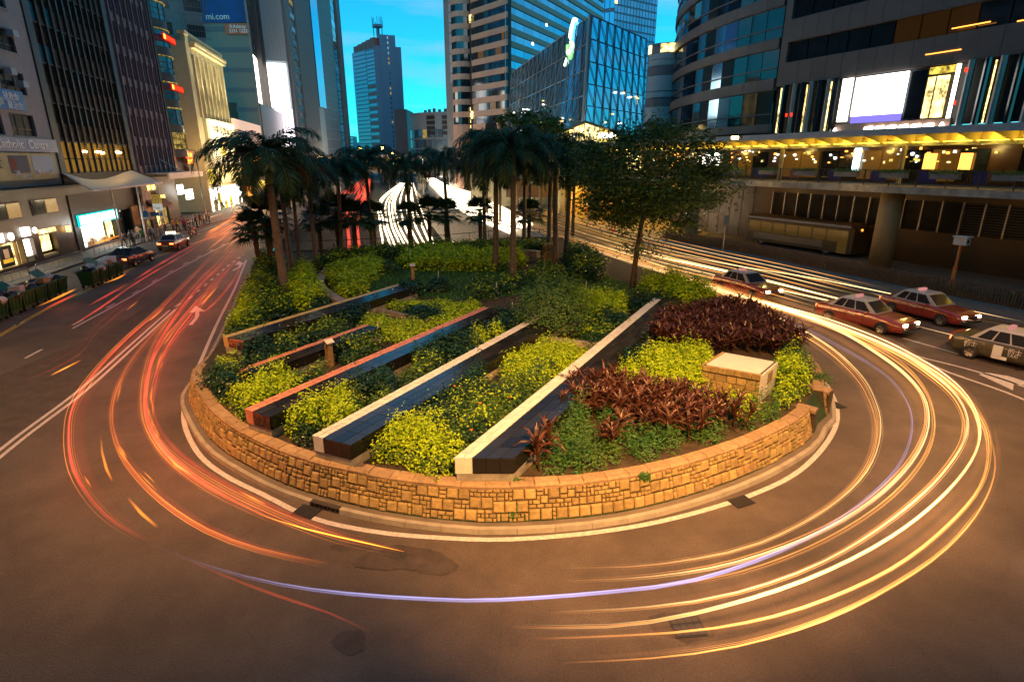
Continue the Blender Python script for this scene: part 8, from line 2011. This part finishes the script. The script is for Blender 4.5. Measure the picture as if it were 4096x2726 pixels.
for (P_, mt, lb) in (([(95, 715), (130, 697), (178, 675)], TRD, 'red streak low in front of the near row of bins'), ([(85, 705), (120, 690), (175, 664)], TO, 'orange streak in front of the near row of bins'), ([(180, 640), (215, 622), (270, 598)], TRD, 'red streak across the far row of bins'), ([(237, 652), (270, 640), (290, 629)], TO, 'orange streak low in front of the far row of bins'), ([(205, 565), (250, 550), (290, 537)], TO, 'orange streak over the pavement by the black parked car')):
    trail([(P_, .07)], mt, 'light_streak', lb, .05, kind='thing')
# left street far glow streaks
ff = []
for k in range(26):
    x0 = 548 + rg.uniform(-45, 16); ff.append(([(x0 + 70, 478 + rg.uniform(-25, 5)), (x0 + 20, 505), (x0 - 40, 545 + rg.uniform(-8, 8))], rg.uniform(.03, .07)))
trail(ff[::2], TRD, 'tail_light_streak', 'crowded red streaks where the left street disappears behind the palms', .04); trail(ff[1::3], TO, 'tail_light_streak', 'crowded orange streaks where the left street disappears behind the palms', .04)
# freeway streaks, laid on the sloping road
def fpt(x, y, dz=.6):
    z = 0.0
    for _ in range(12): p = at_z(x, y, z); z = zroad(p.y) + dz
    return at_z(x, y, z)
def ftrail(list_, mt, label, nm):
    mb = MB()
    for P_, rr in list_:
        c = catmull([fpt(*q) for q in P_], 3.0); mb.tube(c, rr * .8, 6, cap=False)
    fadebuild(mb, [1.0] * len(mb.v), nm, mt, label, 'light streak', 'stuff')
def fl_(x0, x1, x2, x3): return [(x0, 1045), (x0 - (x0 - x1) * .6, 960), (x1, 885), (x2, 800), (x3, 732)]
TW2 = trailmat('streak_white_far', (1, .80, .5), 2.6, False); TW3 = trailmat('streak_white_ramp', (1, .80, .5), 2.2, False); TR2 = trailmat('streak_red_far', (1, .07, .03), .5, False)
wh = []
for x0, x1, x2, x3 in ((1545, 1518, 1520, 1600), (1605, 1545, 1548, 1608), (1632, 1562, 1560, 1612), (1655, 1575, 1572, 1615), (1690, 1612, 1600, 1622), (1712, 1632, 1625, 1628), (1738, 1655, 1645, 1640), (1760, 1680, 1650, 1645), (1585, 1532, 1530, 1604), (1672, 1590, 1580, 1618), (1770, 1700, 1672, 1652)):
    wh.append((fl_(x0, x1, x2, x3), .12)); wh.append((fl_(x0 + 5, x1 + 4, x2 + 3, x3 + 1), .06))
ftrail(wh, TW2, 'white headlight streaks fanning down the sunken freeway', 'headlight_streak')
ftrail([(fl_(1398, 1395, 1430, 1470), .3), (fl_(1440, 1432, 1455, 1480), .25), (fl_(1365, 1370, 1420, 1462), .25)] + [([(1435 + k * 5, 830), (1455 + k * 3, 770), (1470 + k * 2, 715)], .25) for k in range(8)] + [([(1360 + k * 14, 775), (1420 + k * 6, 740), (1450 + k * 4, 712)], .2) for k in range(7)], TR2, 'red tail light streaks in the left lanes of the freeway', 'tail_light_streak')
ftrail([([(1468, 1045), (1462, 960), (1468, 880)], .07), ([(1485, 1045), (1475, 960), (1475, 880)], .07)], TYd, 'thin yellowish streaks beside the red freeway streaks', 'headlight_streak')
gl = []
for k in range(12): gl.append(([(2040 + k * 8, 930 - k * 3), (1900 + k * 9, 868 - k * 4), (1790 + k * 9, 805 - k * 3), (1730 + k * 6, 745), (1692 + k * 4, 712)], .11))
mb = MB()
for P_, rr in gl: mb.tube(catmull([at_z(x, y, .65) for x, y in P_], 3.0), rr * 1.5, 6, cap=False)
fadebuild(mb, [1.0] * len(mb.v), 'headlight_streak', TW3, 'dense white headlight streaks on the curving ramp right of the freeway', 'light streak', 'stuff')
# parapet rail on the ramp edge
rr_ = empty('ramp_parapet', (0, 0, 0), 0, 'dark curved parapet with railing between the freeway and the ramp on its right', 'parapet')
trp = catmull([(x + .5, y, 0) for x, y in TR[:6]], 1.5)
mb = MB()
for a, b_ in zip(trp, trp[1:]): mb.par(a, b_ - a, (-.35, -.1, 0), (0, 0, .8))
mb.build('kerb_wall', M['concrete'], rr_); MB().tube([p + UP * 1.15 for p in trp], .05, 5).build('rail', M['dark_metal'], rr_)
for p in trp[::2]: MB().tube([p + UP * .7, p + UP * 1.15], .05, 4).build('post', M['dark_metal'], rr_)
# central strip between carriageways
MB().face([fpt(1462, 880, .05), fpt(1500, 880, .05), fpt(1560, 770, .05), fpt(1500, 745, .05)]).build('grass_verge', M['grass_soil'], kind='structure')

# ================================================================== LOCAL LIGHTS of the place, and added fill lights
for s_ in (-12, -4, 4, 12, 20, 28):
    p = FR.pt(s_, 4.6, 9.3); point('canopy_light', p, (1, .7, .2), 110, .3)
for k in range(18):
    p = FR.pt(-12 + k * 2.2 + 0.1, 2.72, 9.98); point('soffit_light', p, (1, .6, .06), 34, .08)
for s_ in (-8, 4, 14): p = FR.pt(s_, 3.6, 5.7); point('underpass_light', p, (1, .55, .12), 55, .3)
for x, y, pw in ((8, 90, 2200), (16, 82, 2200), (20, 74, 1500)): point('plaza_light', (x, y, 5.6), (1, .55, .08), pw, .4)
for s_ in (61, 66, 71, 76): 
    p = FL.pt(s_, -2.5, 15.2); point('facade_uplight', p, (1, .86, .5), 9000, .15, kind='SPOT', spot_size=math.radians(70), spot_blend=.8, rot=(math.radians(180), 0, 0))
    point('billboard_light', FL.pt(s_, -3.5, 12), (1, .8, .4), 1200, .3)
point('side_glow', FL.pt(53, -1, 9), (1, .62, .2), 700, .3)
p = X(1330, 235); point('tower_floodlight', (p[0] + 6, p[1] - 9, 8), (1, .85, .55), 9000, .5)
point('shop_glow', FL.pt(-6, -2.2, 3.4), (1, .75, .4), 160, .4); point('shop_glow', FL.pt(1, -1.5, 2.4), (1, .8, .45), 140, .4); point('shop_glow', FL.pt(16.5, -1.8, 2.3), (.9, 1, .95), 220, .5); point('shop_glow', FL.pt(66, -3, 3), (1, .85, .5), 700, .5); point('neon_glow', FL.pt(47, -2.5, 8.6), (1, .08, .03), 120, .3)
point('streak_glow', (-26, 110, -1.5), (1, .75, .45), 160, 1.5); point('streak_glow', (-5, 95, 1.2), (1, .7, .4), 120, 1.0); point('underbridge_light', (-2, 78, -1), (1, .5, .08), 160, .4)

for s_, pw in ((30, 250), (52, 900), (75, 2600), (100, 4200), (130, 5000)): point("street_glow", FL.pt(s_, -5, 6.5), (1, .5, .16), pw * .55, .3)  # orange point lights without fixtures, added for the glow down the street
for s_ in (0.5, 9.5): point('column_light', FR.pt(s_ + 1.5, -1.5, 5.4), (1, .6, .2), 60, .2)  # added fill without fixtures, warms the round column
